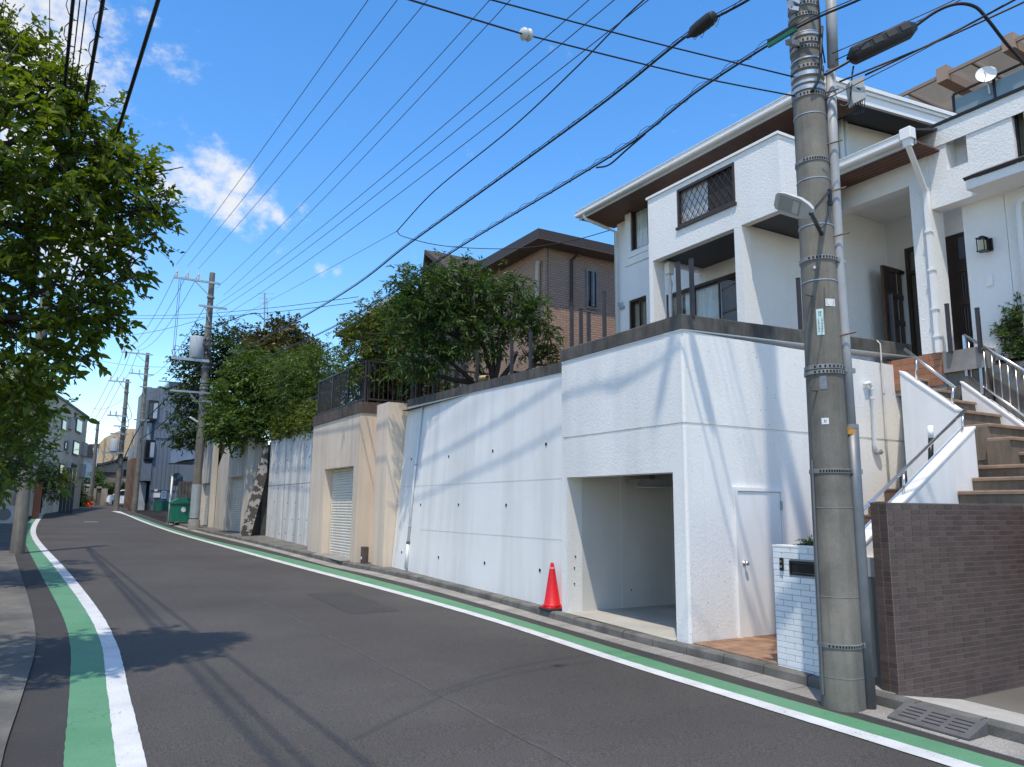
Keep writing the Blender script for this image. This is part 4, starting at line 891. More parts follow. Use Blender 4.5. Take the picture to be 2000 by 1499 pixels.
# ---------------------------------------------------------------- utility poles
pole_c=mat('pole_concrete',(.21,.19,.155),.85,.2,2.2,streak=.35,sscale=(7,7,.5),bump=.5,bs=90,fine=.22,fs=150,bdist=.004,tint=(.165,.152,.13))
wire_m=mat('cable_black',(.012,.012,.014),.5,.1,5)
wire_g=mat('wire_dark_grey',(.03,.03,.034),.5,.1,5)
porc=mat('porcelain',(.55,.55,.53),.25,.05,8)
black_pl=mat('black_plastic',(.018,.018,.02),.5,.15,8)
PV=lambda *a:np.array(a,float)
P1=PV(6.80,5.12,-.35); r1=lambda z:.205-.0065*z
pole=thing('utility_pole','thick weathered concrete pole with steel bands and a conduit before the garage','utility pole',(6.8,5.12,-.18))
MB().lathe(P1,[(r1(z),z+.35) for z in (-.35,0,1,2,3,4,5,6,7,8,9,10,11,12,13.0)],32).build('shaft',pole_c,pole,autos=40)
def pz(py): return at(1600,py,V=P1)[2]
def ring(parent,z,h,ex,m,name='band',c=P1,rf=r1,n=32):
    r=rf(z)+ex; MB().lathe((c[0],c[1],z),[(r-.004,-h/2),(r,-h/2+.002),(r,h/2-.002),(r-.004,h/2)],n).build(name,m,parent,autos=40)
band=mat('band_steel',(.50,.50,.49),.4,.2,9,metal=.9); bandd=mat('band_steel_dull',(.27,.265,.255),.6,.25,9,metal=.5)
rtv=PV(_rt[0],_rt[1],0); fwv=PV(math.sin(YAW),math.cos(YAW),0)
def onpole(px_off,z,ex=.0):
    """point on the pole face turned to the street; px_off -1 left edge .. 1 right edge"""
    a=math.asin(max(-1,min(1,px_off))); r=r1(z)+ex; return PV(P1[0],P1[1],z)+r*(math.sin(a)*rtv-math.cos(a)*fwv)
def slots(parent,z,h,n,a0,a1,ex):
    m=MB()
    for i in range(n):
        a=a0+(a1-a0)*i/(n-1); p=onpole(a,z,ex); rad=(p-PV(P1[0],P1[1],z)); rad/=np.linalg.norm(rad); tg=np.cross((0,0,1),rad)
        m.add([p+tg*u+PV(0,0,v)+rad*.0015 for u,v in ((-.009,-h),(.009,-h),(.009,h),(-.009,h))],[(0,1,2,3)])
    m.build('band_slots',dark_in,parent)
for py,h,ex,sl in ((15,.05,.012,8),(36,.045,.014,10),(75,.03,.010,0),(88,.05,.012,7),(100,.04,.010,9),(122,.02,.009,0),(138,.05,.013,8),(152,.05,.014,0),(168,.03,.012,0),(180,.05,.015,0),(192,.05,.012,10),(320,.045,.010,12),(512,.045,.014,10),(722,.045,.012,8),(732,.04,.016,10),(922,.045,.010,14),(1255,.04,.010,13)):
    z=pz(py); ring(pole,z,h,ex,bandd if sl else band)
    if sl: slots(pole,z,h*.28,sl,-.75,.75,ex)
for py in (70,230,357,447,555): ring(pole,pz(py),.012,.005,band,'strap')
for py in (992,1162,1315): ring(pole,pz(py),.008,.003,bandd,'tie_wire')
cov=mat('conduit_grey',(.36,.365,.37),.5,.1,4,streak=.12); cov2=mat('conduit_galvanised',(.17,.18,.19),.5,.12,5,metal=.5,streak=.15)
def cpt(py,px): 
    z=pz(py); return at(px,py,V=PV(P1[0]+rtv[0]*.1,P1[1]+rtv[1]*.1,0))
MB().tube([cpt(-60,1622),cpt(40,1624),cpt(130,1627)],.058,14).build('cover_pipe',cov,pole,smooth=True)
MB().tube([cpt(140,1622),cpt(300,1628),cpt(505,1638),cpt(650,1649),cpt(835,1662)],.052,14).build('conduit',cov,pole,smooth=True)
MB().tube([cpt(830,1663),cpt(1000,1673),cpt(1200,1686),cpt(1392,1698)],.068,16).build('conduit',cov2,pole,smooth=True)
MB().tube([cpt(836,1652),cpt(1000,1664),cpt(1200,1678),cpt(1388,1690)],.035,10).build('conduit',cov2,pole,smooth=True)
MB().lathe(cpt(850,1662),[(.072,0),(.073,.09)],16).build('orange_tape',mat('orange_label',(.48,.24,.045),.6,.2,12,fine=.2,fs=90),pole,autos=40)
MB().lathe(cpt(838,1662),[(.074,0),(.075,.04)],16).build('collar',bandd,pole,autos=40)
for py in (512,725,922,1255):
    z=pz(py); a=onpole(.85,z,.012); b=cpt(py,{512:1646,725:1664,922:1678,1255:1696}[py])+PV(0,0,0); MB().bar(a,b+rtv*.03,.02,.05).build('band_arm',bandd,pole)
for px,py,dx in ((1617,190,1),(1612,290,1),(1624,382,1),(1630,470,1),(1645,662,1),(1560,585,-1),(1573,768,-1)):
    z=pz(py); s=onpole(.7*dx,z,-.02); e=s+rtv*dx*(.17 if dx>0 else .10)+PV(0,0,.035 if dx>0 else 0)-fwv*.05; MB().tube([s,e],.009,8).build('step_bolt',mat('rusty_bolt',(.16,.11,.08),.7,.2,20,metal=.4),pole); 
# plates and stickers on the pole
def plate(name,x0,x1,y0,y1,m,label,cat,ex=.004,marks=None):
    zt,zb=pz(y0),pz(y1); a0,a1=x0,x1; n=4; th=thing(name,label,cat,onpole((a0+a1)/2,zb,ex))
    rows=[[onpole(a0+(a1-a0)*k/n,z,ex) for k in range(n+1)] for z in (zb,zt)]
    back=[[p-(onpole(0,z,0)-PV(P1[0],P1[1],z))*.015 for p in r] for r,z in zip(rows,(zb,zt))]
    mb=MB(); mb.grid(rows); mb.grid([rows[1],back[1]]); mb.grid([back[0],rows[0]]); mb.build('plate',m,th)
    if marks:
        k=MB()
        for (u0,u1,v0,v1) in marks:
            P=lambda u,v:onpole(a0+(a1-a0)*u,zb+(zt-zb)*v,ex+.0015); k.add([P(u0,v0),P(u1,v0),P(u1,v1),P(u0,v1)],[(0,1,2,3)])
        k.build('lettering',mat('print_dark',(.05,.06,.06),.6),th)
random.seed(5)
mk=[(.25,.78,.88+.0,.90),(.30,.36,.72,.87),(.42,.70,.84,.86),(.44,.68,.78,.80),(.54,.58,.74,.86),(.42,.72,.72,.735)]
for r in range(9):
    for u in (.16,.58):
        mk.append((u,u+random.uniform(.15,.28),.12+r*.06,.135+r*.06)); 
        if random.random()<.7: mk.append((u+.1,u+.14,.10+r*.06,.15+r*.06))
plate('number_plate',-.60,-.26,612,662,mat('plate_mint',(.52,.66,.62),.45,.05,9),'narrow pale green number plate with dark characters on the concrete pole','sign plate',.004,mk)
mk=[(.1,.9,.72,.80),(.1,.85,.5,.56),(.12,.9,.34,.40),(.2,.8,.14,.20)]
plate('paper_sticker',-.12,.46,593,607,mat('sticker_white',(.66,.65,.63),.6,.05,9),'small white printed sticker beside the pale green pole plate','sticker',.003,[(a,b,c,d) for a,b,c,d in mk])
plate('tag_sticker',-.62,-.30,821,833,mat('tag_white',(.72,.73,.73),.5,.05,9),'tiny white square tag halfway down the concrete pole','sticker',.003,[(.35,.65,.3,.36),(.35,.65,.62,.68),(.35,.42,.3,.68),(.58,.65,.3,.68)])
plate('blue_sticker',-.62,-.30,740,766,mat('faded_blue',(.18,.20,.235),.7,.2,20),'faded blue grey sticker below the steel bands of the pole','sticker',.003)
o=MB().lathe(onpole(-.55,pz(531),.002),[(.016,0),(.016,.004),(.010,.004),(.010,.001)],14,tuple(-fwv)).build('round_mark',mat('tag_white',(.7,.7,.7)),label='small round white disc mark on the concrete pole',cat='sticker')
# conduit along left face
MB().tube([onpole(-.97,z,.012) for z in (pz(900),pz(1050),pz(1200),pz(1350))],.012,8).build('earth_wire_cover',cov2,pole)
# LED street light on the pole
sl_=thing('street_light','grey LED street light head fixed to the concrete pole','street light',at(1590,420,V=P1))
dn=lambda px,py,d=0:at(px,py,V=PV(6.75+d*0,5.15,0))*1.0
tip=at(1513,391,D=7.75); rootp=at(1584,417,D=7.55); ax_=(tip-rootp); ln=np.linalg.norm(ax_); ax_/=ln
nd=(CAMP-rootp); nd/=np.linalg.norm(nd); nd=nd*.75+PV(0,0,-.8); nd=nd-ax_*np.dot(nd,ax_); nd/=np.linalg.norm(nd); upn=-nd; side=np.cross(ax_,upn); side/=np.linalg.norm(side)
lampm=mat('lamp_housing',(.50,.50,.48),.5,.06,6); lens=mat('lamp_lens',(.34,.35,.33),.25,.05,8)
def sec(t,w,h,dz): c=rootp+ax_*ln*t; return [c+side*(-w)+upn*(dz),c+side*(-w*.92)+upn*(dz+h*.7),c+side*(-w*.4)+upn*(dz+h),c+side*(w*.4)+upn*(dz+h),c+side*(w*.92)+upn*(dz+h*.7),c+side*w+upn*dz]
secs=[sec(t,w,h,0) for t,w,h in ((-.02,.05,.05),(.12,.085,.065),(.35,.115,.06),(.75,.115,.045),(.95,.095,.03),(1.0,.06,.012))]
m=MB(); m.grid([s for s in secs]); 
m.add([p for s in secs for p in (s[0],s[5])],[(2*i,2*i+1,2*i+3,2*i+2) for i in range(5)]); m.add(secs[0],[tuple(range(6))]); m.add(secs[-1],[tuple(reversed(range(6)))]); m.build('housing',lampm,sl_,autos=35)
m=MB(); c0=[rootp+ax_*ln*t+side*s_-upn*.003 for t,s_ in ((.30,-.085),(.88,-.085),(.88,.085),(.30,.085))]; m.add(c0,[(0,1,2,3)]); m.build('lens',lens,sl_)
m=MB(); c0=[rootp+ax_*ln*t+side*s_-upn*.005 for t,s_ in ((.34,-.07),(.50,-.07),(.50,.07),(.34,.07))]; m.add(c0,[(0,1,2,3)]); m.build('led_panel',mat('led_panel',(.50,.51,.47),.3),sl_)
MB().tube([rootp,onpole(-.1,rootp[2]-.02,.0)],.022,10).build('arm',frame_bk,sl_)
m=MB(); b0=onpole(.35,pz(405),.05); m.bar(b0+PV(0,0,-.06),b0+PV(0,0,.12),.03); m.bar(b0,onpole(.75,pz(405),.0),.02); m.bar(b0+PV(0,0,.10),rootp,.02); m.build('bracket',frame_bk,sl_)
MB().tube([rootp+PV(.0,0,-.03),at(1592,438,D=7.5),at(1602,447,D=7.5),at(1612,440,D=7.6),at(1618,420,D=7.7),at(1616,395,D=7.75)],.006,6).build('lead',wire_m,sl_)
# ------------------------------------------------ overhead lines
def sagline(pts,sag=0,n=14):
    pts=[np.array(p,float) for p in pts]; out=[]
    if len(pts)==2:
        for i in range(n+1):
            t=i/n; p=pts[0]*(1-t)+pts[1]*t; p[2]-=sag*4*t*(1-t); out.append(p)
        return out
    P=[2*pts[0]-pts[1]]+pts+[2*pts[-1]-pts[-2]]
    for k in range(1,len(P)-2):
        for i in range(n):
            t=i/n; a,b,c,d=P[k-1:k+3]; out.append(.5*((2*b)+(c-a)*t+(2*a-5*b+4*c-d)*t*t+(3*b-a-3*c+d)*t**3))
    out.append(pts[-1]); return out
def wire(label,pts,r,m=wire_m,sag=0,name='overhead_wire',cat='wire',grp=None,n=14,sides=5):
    return MB().tube(sagline(pts,sag,n),r,sides).build(name,m,label=label,cat=cat,group=grp,smooth=True)
def ext(a,b,Y): 
    t=(Y-a[1])/(b[1]-a[1]); return a+(b-a)*t
P2b=gr(378,1036); P2=PV(P2b[0],P2b[1],0)
p2=lambda px,py:at(px,py,V=P2)
G='high wires along the street'
for px,py,tx,X,od in ((345,517,708,4.95,'outermost'),(366,521,764,5.45,'middle'),(387,526,822,6.0,'innermost')):
    a=p2(px,py); b=at(tx,0,X=X); wire('high wire along the street from the %s insulator of the transformer pole crossarm'%od,[a,ext(a,b,4.6)],.009,wire_g,.25,grp=G)
for (a_,(tx,ty),X),od in zip((((422,564),(938,0),6.15),((437,577),(978,0),6.5),((422,597),(1000,110),6.35),((422,609),(1000,145),6.5),((422,626),(1000,188),6.65)),('topmost','second','third','fourth','lowest')):
    a=p2(*a_); b=at(tx,ty,X=X); wire('thin wire along the street, %s of five below the transformer pole crossarm'%od,[a,ext(a,b,4.6)],.008,wire_g,.35,grp='low tension wires along the street')
# lashed cable bundle A with its closure, bundle B past the concrete pole
def spiral(path,r,pitch,rad,frac=1.0):
    out=[]; d=0
    for i in range(len(path)-1):
        a,b=path[i],path[i+1]; L_=np.linalg.norm(b-a); k=max(2,int(L_/pitch*7))
        u=(b-a)/L_; s=np.cross(u,(0,0,1)); s/=np.linalg.norm(s); v=np.cross(s,u)
        for j in range(k):
            t=j/k; ph=2*math.pi*(d+L_*t)/pitch; out.append(a+(b-a)*t+s*rad*math.cos(ph)+v*(rad*(.6+math.sin(ph))))
        d+=L_
    return out
ca=thing('telecom_cable','thick lashed telecom cable with a black closure hanging over the road','cable',at(1372,48,X=6.4))
pA=[p2(415,716),at(640,592,X=6.2),at(800,476,X=6.28),at(1000,332,X=6.35),at(1180,200,X=6.4),at(1345,68,X=6.45),at(1470,-5,X=6.5),at(1640,-120,X=6.6)]
PA=sagline(pA,0,8); MB().tube(PA,.017,6).build('cable',wire_m,ca,smooth=True); MB().tube([p+PV(0,0,.045) for p in PA],.006,5).build('messenger',wire_g,ca,smooth=True)
MB().tube(spiral(PA[16:],.0,.55,.03),.0035,4).build('lashing',wire_g,ca)
c0=at(1348,68,X=6.42); c1=at(1397,30,X=6.42); d_=(c1-c0); L_=np.linalg.norm(d_)
MB().lathe(c0,[(.02,-.06),(.04,0),(.075,.06),(.085,L_*.4),(.085,L_*.8),(.07,L_*.95),(.04,L_)],16,tuple(d_)).build('closure',black_pl,ca,autos=40)
for k in range(4):
    a=c0+d_*(.1+.28*k); MB().tube(sagline([a,a+d_*.08+PV(0,0,-.12-.04*(k%2)),a+d_*.3+PV(0,0,-.02)],0,6),.0035,4).build('loop_lead',wire_g,ca)
cb=thing('lashed_cable','lashed cable bundle with a green fitting tied to the concrete pole','cable',at(1505,85,D=7.7))
pB=[p2(417,745),at(650,640,X=6.2),at(900,482,X=6.3),at(1100,362,X=6.38),at(1240,275,X=6.4),at(1360,180,X=6.45),at(1505,86,X=6.5),at(1590,38,X=6.62),at(1700,-10,X=6.75),at(1900,-110,X=6.9)]
PB=sagline(pB,0,8); MB().tube(PB,.014,6).build('cable',wire_m,cb,smooth=True); MB().tube([p+PV(0,0,.035) for p in PB],.006,5).build('messenger',wire_g,cb,smooth=True)
MB().tube(spiral(PB[14:56],.0,.5,.045),.0035,4).build('lashing',wire_g,cb)
lo=[at(1165,328,X=6.39),at(1190,322,X=6.39),at(1225,292,X=6.4),at(1260,262,X=6.41)]
MB().tube(sagline(lo,0,8),.013,6).build('slack_loop',wire_m,cb,smooth=True)
gA=at(1500,90,X=6.49); gB=at(1556,56,X=6.55); MB().bar(gA,gB,.03,.05).build('green_sleeve',mat('green_fitting',(.01,.12,.06),.4,.1,9),cb)
MB().bar(gA+PV(0,0,.05),gB+PV(0,0,.05),.03,.03).build('clamp_plate',black_pl,cb)
MB().bar(at(1540,82,D=7.75),onpole(-.8,pz(92),.0),.06,.05).build('clamp_arm',bandd,cb)
# service drop: down to a clamp, back to the house
sd=thing('service_drop','black service cable looping from a clamp over to the white house','cable',at(775,452,X=6.35))
cA=[at(1420,-120,X=6.75),at(1258,0,X=6.7),at(1130,128,X=6.6),at(1000,250,X=6.5),at(850,372,X=6.4),at(775,452,X=6.35)]
MB().tube(sagline(cA,0,8),.012,6).build('cable',wire_m,sd,smooth=True)
he=at(1196,449,X=XF); MB().tube(sagline([at(775,452,X=6.35),at(790,463,X=6.5),at(870,481,X=7.2),at(1000,486,X=8.6),at(1110,472,X=10),he],0,8),.010,6).build('drop',wire_m,sd,smooth=True)
wire('thin stay wire from the service clamp to the far transformer pole',[at(775,452,X=6.35),p2(424,640)],.006,wire_g,.05)
# cross-street stays with a guy insulator
g1=[onpole(-.95,pz(190),.02),at(1350,148,X=5.5),at(1042,72,X=3.6),at(1018,66,X=3.45),at(800,0,X=2.2),at(500,-90,X=.8)]
gy=thing('guy_wire','stay wire with a white guy insulator crossing above the street','guy wire',g1[3])
MB().tube(sagline(g1,0,4),.009,6).build('wire',wire_m,gy,smooth=True)
ic_=at(1028,68,X=3.52); dd=g1[3]-g1[2]; dd/=np.linalg.norm(dd)
MB().lathe(ic_-dd*.05,[(.02,-.02),(.05,0),(.062,.025),(.05,.045),(.028,.05),(.028,.058),(.05,.063),(.062,.085),(.045,.108),(.02,.12)],16,tuple(dd)).build('insulator',porc,gy,autos=40)
wire('upper stay wire crossing the street to the concrete pole',[onpole(-.95,pz(152),.02),at(1250,77,X=5.0),at(960,0,X=3.2),at(700,-70,X=1.7)],.009,wire_m,n=5)
# black cable closure and grey box right of the pole
kc=thing('cable_closure','long ribbed black cable closure hanging beside the concrete pole','cable closure',at(1715,88,Y=4.45))
a=at(1664,112,Y=4.72); b=at(1783,55,Y=4.30); dx_=(b-a); L_=np.linalg.norm(dx_); u=dx_/L_; s=np.cross(u,(0,0,1)); s/=np.linalg.norm(s); v=np.cross(s,u)
m=MB(); sec_=[(-.075,-.05),(-.085,-.01),(-.085,.055),(-.06,.085),(.06,.085),(.085,.055),(.085,-.01),(.075,-.05),(.04,-.085),(-.04,-.085)]
rr=[[a+u*t+s*(x*k)+v*(z*k) for x,z in sec_] for t,k in ((-.05,.25),(.0,.9),(.02,1),(L_-.06,1),(L_-.04,.9),(L_+.03,.45))]
rr=[r+[r[0]] for r in rr]; m.grid(rr); m.build('body',black_pl,kc,autos=30)
for i in range(4):
    t=.08+i*(L_-.2)/3.2; MB().prism([a+u*t+s*.087+v*(-.02),a+u*(t+.10)+s*.087+v*(-.02),a+u*(t+.10)+s*.087+v*.05,a+u*t+s*.087+v*.05],tuple(s*.005)).build('cover_panel',mat('black_panel',(.03,.03,.032),.6),kc)
for t in (.05,.2,.35): MB().bar(a+u*t*L_/.4-v*.04-s*.088,a+u*(t*L_/.4+.01)+v*.07-s*.088,.012,.012).build('rib',black_pl,kc)
m=MB(); m.tube(sagline([onpole(.6,pz(158),.03),at(1655,122,Y=4.75),a],0,6),.016,8); m.build('inlet',wire_m,kc)
wp=[at(1783,55,Y=4.30),at(1830,22,Y=4.1),at(1870,8,Y=3.95),at(1905,14,Y=3.85),at(1930,40,Y=3.8),at(1965,85,Y=3.8),at(2003,128,Y=3.8),at(2060,200,Y=3.8)]
MB().tube(sagline(wp,0,6),.017,8).build('outlet_cable',wire_m,kc,smooth=True)
for i,(x0,y0,x1,y1) in enumerate(((1625,105,1990,-60),(1632,118,2010,-70),(1640,160,2010,0),(1690,147,2010,-15),(1610,196,1960,10))):
    MB().tube(sagline([at(x0,y0,Y=4.75),at((x0+x1)/2,(y0+y1)/2+4,Y=4.2),at(x1,y1,Y=3.5)],0,6),(.006,.006,.011,.012,.006)[i],6).build('lead_cable',wire_m,kc,smooth=True)
tb=thing('terminal_box','small grey cable terminal box with looped leads beside the pole','terminal box',at(1675,175,Y=4.72))
bx0=at(1660,158,Y=4.72); wv=rtv; hv=PV(.0,.0,1); 
q=[at(1659,160,Y=4.72),at(1686,148,Y=4.66),at(1692,190,Y=4.66),at(1666,203,Y=4.72)]
MB().prism(q,tuple(fwv*.10)).build('case',mat('box_grey',(.42,.42,.40),.5,.06,6),tb)
mq=[q[0]*.7+q[2]*.3-fwv*.002,q[1]*.6+q[3]*.4-fwv*.002]; MB().prism([q[0]*.55+q[2]*.45-fwv*.003,q[0]*.45+q[2]*.55-fwv*.003+wv*.02,q[0]*.45+q[2]*.55-fwv*.003+wv*.02+PV(0,0,.015),q[0]*.55+q[2]*.45-fwv*.003+PV(0,0,.015)],tuple(fwv*.002)).build('label_mark',dark_in,tb)
for k in range(5):
    s0=q[3]*(1-k/5.5)+q[2]*(k/5.5)+fwv*.05; MB().tube(sagline([s0,s0+PV(.01,-.0,-.08-.012*k),s0+wv*.03+PV(0,0,-.10),s0+wv*.05+PV(0,0,.03)],0,6),.004,5).build('lead',wire_m,tb)
MB().tube(sagline([at(1640,205,Y=4.8),at(1650,208,Y=4.75),at(1660,195,Y=4.72),at(1664,150,Y=4.72),at(1667,130,Y=4.72)],0,8),.010,6).build('feed_cable',wire_m,tb,smooth=True)
# slack leads on the pole
MB().tube(sagline([onpole(.75,pz(60),.03),onpole(.4,pz(110),.05),onpole(.25,pz(150),.06),onpole(.1,pz(175),.05),onpole(-.2,pz(193),.03)],0,8),.016,8).build('riser_cable',wire_m,pole,smooth=True)
MB().tube(sagline([onpole(.62,pz(0),.02),onpole(.66,pz(40),.02),onpole(.7,pz(90),.02),onpole(.8,pz(130),.03)],0,8),.008,6).build('riser_cable',wire_m,pole,smooth=True)
m=MB(); b0=onpole(-.6,pz(15),.0); m.bar(b0,b0-rtv*.10+PV(0,0,.06),.05,.05); m.bar(b0-rtv*.10+PV(0,0,.08),b0-rtv*.10+PV(0,0,-.06),.06,.05); m.bar(b0-rtv*.02+PV(0,0,-.08),b0-rtv*.12+PV(0,0,-.06),.05,.05); m.build('arm_bracket',galv,pole)
MB().tube([b0-rtv*.08,b0-rtv*.24+PV(0,0,.22),b0-rtv*.4+PV(0,0,.45)],.022,8).build('stay_arm',galv,pole)
MB().box(6.68,6.92,4.0,6.3,11.15,11.27).build('crossarm',galv,pole); MB().box(4.6,7.1,5.06,5.18,12.35,12.47).build('crossarm',galv,pole)
# left-hand street cables running to the pole behind the tree
P7b=gr(33,1082); 
for i,(px,Zn,dz,dx,r) in enumerate(((143,6.1,.1,.0,.016),(200,6.0,-.1,.12,.018),(305,5.9,-.35,.25,.018))):
    a=at(px,0,Z=Zn); e=PV(P7b[0]+dx,P7b[1],6.6+dz); t=(0-a[1])/(e[1]-a[1]); st_=a+(e-a)*t
    o=thing('roadside_cable',('black lashed cable bundle with loops running behind the roadside tree','heavy black cable with spiral lashing above the roadside tree','single thick black cable crossing the sky beside the tree')[i],'cable',st_)
    path=sagline([st_,e],.12,24); MB().tube(path,r,8).build('cable',wire_m,o,smooth=True)
    if i<2: MB().tube(spiral(path[5:16],0,.5,.05),.0045,4).build('lashing',wire_m,o)
    if i==0:
        for k in (1,2): MB().tube([p+PV(.05*k,0,-.03*k) for p in path],.006,5).build('side_wire',wire_m,o)
wire('hair thin wire rising above the roadside tree',[at(97,0,Z=6.5),at(94,110,Z=6.5)+PV(0,6,0)],.004,wire_g)
# ---------------------------------------------------------------- more poles up the street
def upole(label,b,h,r0,arms,extra=None,name='utility_pole'):
    """concrete pole at b; arms: (z, x_left, x_right, insulators)"""
    o=thing(name,label,'utility pole',tuple(b))
    MB().lathe((b[0],b[1],b[2]-.2),[(r0-(r0*.38)*k/8,.2*(k==0)*0+(h+.2)*k/8) for k in range(9)],14).build('shaft',pole_c,o,autos=40)
    for z,xl,xr,ins in arms:
        a=MB().box(b[0]+xl,b[0]+xr,b[1]-r0-.08,b[1]-r0+.0,b[2]+z,b[2]+z+.09).build('crossarm',galv,o)
        MB().bar((b[0]+xl*.45,b[1]-r0-.04,b[2]+z),(b[0],b[1]-r0,b[2]+z-.7),.04).build('brace',galv,a)
        for x in ins:
            MB().lathe((b[0]+x,b[1]-r0-.04,b[2]+z+.09),[(.05,0),(.055,.06),(.055,.16),(.035,.18),(.06,.2),(.06,.24),(.035,.25),(.035,.30),(.02,.36)],10).build('insulator',porc,a,autos=40)
    for z in (h*.9,h*.78,h*.62,h*.55,h*.5): MB().lathe((b[0],b[1],b[2]+z),[(r0*.86,-.04),(r0*.86,.04)],14).build('band',bandd,o)
    return o
b=PV(P2b[0],P2b[1],P2b[2])
o=upole('tall concrete pole with grey transformer beside the green bin','',0,0,()) if False else upole('tall concrete pole carrying a grey transformer beside the cream garages',b,12.35,.21,[(11.75,-1.75,.35,(-1.62,-1.14,-.66)),(10.55,-.55,.75,()),(6.35,-1.5,.25,()),(5.95,-.5,.35,())])
tz=p2(385,690)[2]; tx=b[0]-.46
t=MB().lathe((tx,b[1]-.1,8.58),[(.30,0),(.33,.04),(.33,1.0),(.30,1.06),(.0,1.08)],20).build('transformer',mat('transformer_grey',(.40,.42,.44),.5,.06,4),o,autos=40)
MB().box(tx-1.1,b[0]+.2,b[1]-.3,b[1]-.2,8.42,8.55).build('platform',galv,o)
for k,(dx,dz) in enumerate(((-.9,.35),(-.72,.2),(-.6,.42),(-1.0,.15))): MB().tube(sagline([(tx+dx,b[1]-.25,8.55),(tx+dx-.1,b[1]-.25,8.7+dz),(tx+dx+.25,b[1]-.25,8.8+dz*.6)],0,6),.018,6).build('bushing_lead',galv,o)
for x in (-1.5,-1.42): MB().tube([(b[0]+x,b[1]-.3,b[2]+11.7),(b[0]+x-.02,b[1]-.3,8.6)],.012,5).build('down_lead',wire_g,o)
MB().lathe((b[0],b[1],b[2]+.55),[(.225,0),(.225,1.55)],16).build('guard_sleeve',mat('clear_guard',(.36,.40,.40),.3,.12,4,streak=.3,sscale=(9,9,.3)),o,autos=40)
MB().lathe((b[0],b[1],b[2]-.05),[(.27,0),(.26,.5),(.23,.55)],16).build('concrete_collar',conc,o,autos=40)
MB().bar((b[0]-.2,b[1]-.15,p2(385,825)[2]),(b[0]-.55,b[1]-.25,p2(380,822)[2]+.12),.1,.07).build('lamp',trim_w,o)
for z in (8.9,9.1,9.3,9.6,7.5,7.2,6.9,6.6): MB().lathe((b[0],b[1],z),[(.20,-.05),(.20,.05)],12).build('clamp_ring',bandd,o)
for k in range(5): MB().tube(sagline([(b[0]+.05,b[1]-.25,9.9-.2*k),(b[0]-.25+.1*k,b[1]-.35,9.3-.15*k),(b[0]+.2,b[1]-.28,8.9-.25*k)],0,6),.02,5).build('jumper_lead',wire_m,o)
P3=gr(262,1000); P4=gr(226,999)
o3=upole('slim far concrete pole with a top crossarm before the blue building',P3,12.4,.22,[(12.2,-1.9,.35,(-1.7,-1.2,-.7)),(10.6,-1.2,.55,(-1.0,-.5)),(7.0,-.6,.5,()),(9.6,-.4,.5,())])
o4=upole('far concrete pole with a small transformer at the road bend',P4,10.3,.22,[(10.0,-1.35,.25,(-1.2,-.75,-.3)),(7.3,-1.2,.2,(-1.0,-.6)),(6.5,-.7,.3,()),(5.9,-.9,.4,())])
MB().lathe((P4[0]-.55,P4[1]-.1,P4[2]+4.55),[(.28,0),(.32,.04),(.32,.95),(.28,1.0),(0,1.02)],16).build('transformer',MATS['transformer_grey'],o4,autos=40)
MB().box(P4[0]-1.3,P4[0]+.15,P4[1]-.3,P4[1]-.2,P4[2]+4.4,P4[2]+4.53).build('platform',galv,o4)
for k in range(6): MB().tube(sagline([(P4[0]+.1,P4[1]-.2,P4[2]+8.5-.8*k),(P4[0]+.5-.15*k,P4[1]-.3,P4[2]+7.4-.7*k),(P4[0]+.15,P4[1]-.2,P4[2]+6.9-.7*k)],0,6),.022,5).build('jumper_lead',wire_m,o4)
P5=gr(87,995); P6=gr(176,989)
upole('pale concrete pole beside the round bush on the far kerb',P5,5.4,.19,[])
upole('thin concrete pole rising beside the orange cones',P6,8.0,.2,[])
o7=upole('leaning concrete pole under the roadside tree leaves',PV(P7b[0],P7b[1],P7b[2]),8.6,.19,[])
# wires P2 -> P3 -> P4 and beyond
for i,x in enumerate((-1.62,-1.14,-.66)):
    wire('high wire to the far pole from the %s transformer pole insulator'%('outermost','middle','innermost')[i],[PV(b[0]+x,b[1],b[2]+12.1),PV(P3[0]-1.7+.5*i,P3[1],P3[2]+12.55)],.012,wire_g,.9,grp='far high wires')
    wire('high wire dropping between the two far poles, %s of three'%('outermost','middle','innermost')[i],[PV(P3[0]-1.7+.5*i,P3[1],P3[2]+12.55),PV(P4[0]-1.2+.45*i,P4[1]+1,P4[2]+10.3)],.014,wire_g,.5,grp='high wires between the far poles')
    wire('high wire leaving the bend pole from its %s insulator'%('outermost','middle','innermost')[i],[PV(P4[0]-1.2+.45*i,P4[1]+1,P4[2]+10.3),PV(1.0+.6*i,110,8.5)],.016,wire_g,.8,grp='wires beyond the bend')
for i in range(5):
    wire('low wire between the transformer pole and the slim far pole, %s of five'%('topmost','second','third','fourth','lowest')[i],[PV(b[0]-.2+.1*i,b[1],b[2]+(10.7,9.4,9.1,8.8,8.2)[i]),PV(P3[0]+.1,P3[1],P3[2]+(10.5,9.2,8.6,8.2,7.6)[i])],.013,wire_g,.8,grp='low wires between transformer poles')
wire('thick cable falling from the transformer pole past the blue building',[PV(b[0]-.15,b[1],8.4),PV(P3[0]-.05,P3[1],P3[2]+6.6),PV(P4[0]+.1,P4[1],P4[2]+3.6)],.04,wire_m,n=10)
wire('second thick cable sagging past the blue building',[PV(b[0],b[1],7.7),PV(P3[0]-.05,P3[1],P3[2]+5.6)],.035,wire_m,.4)
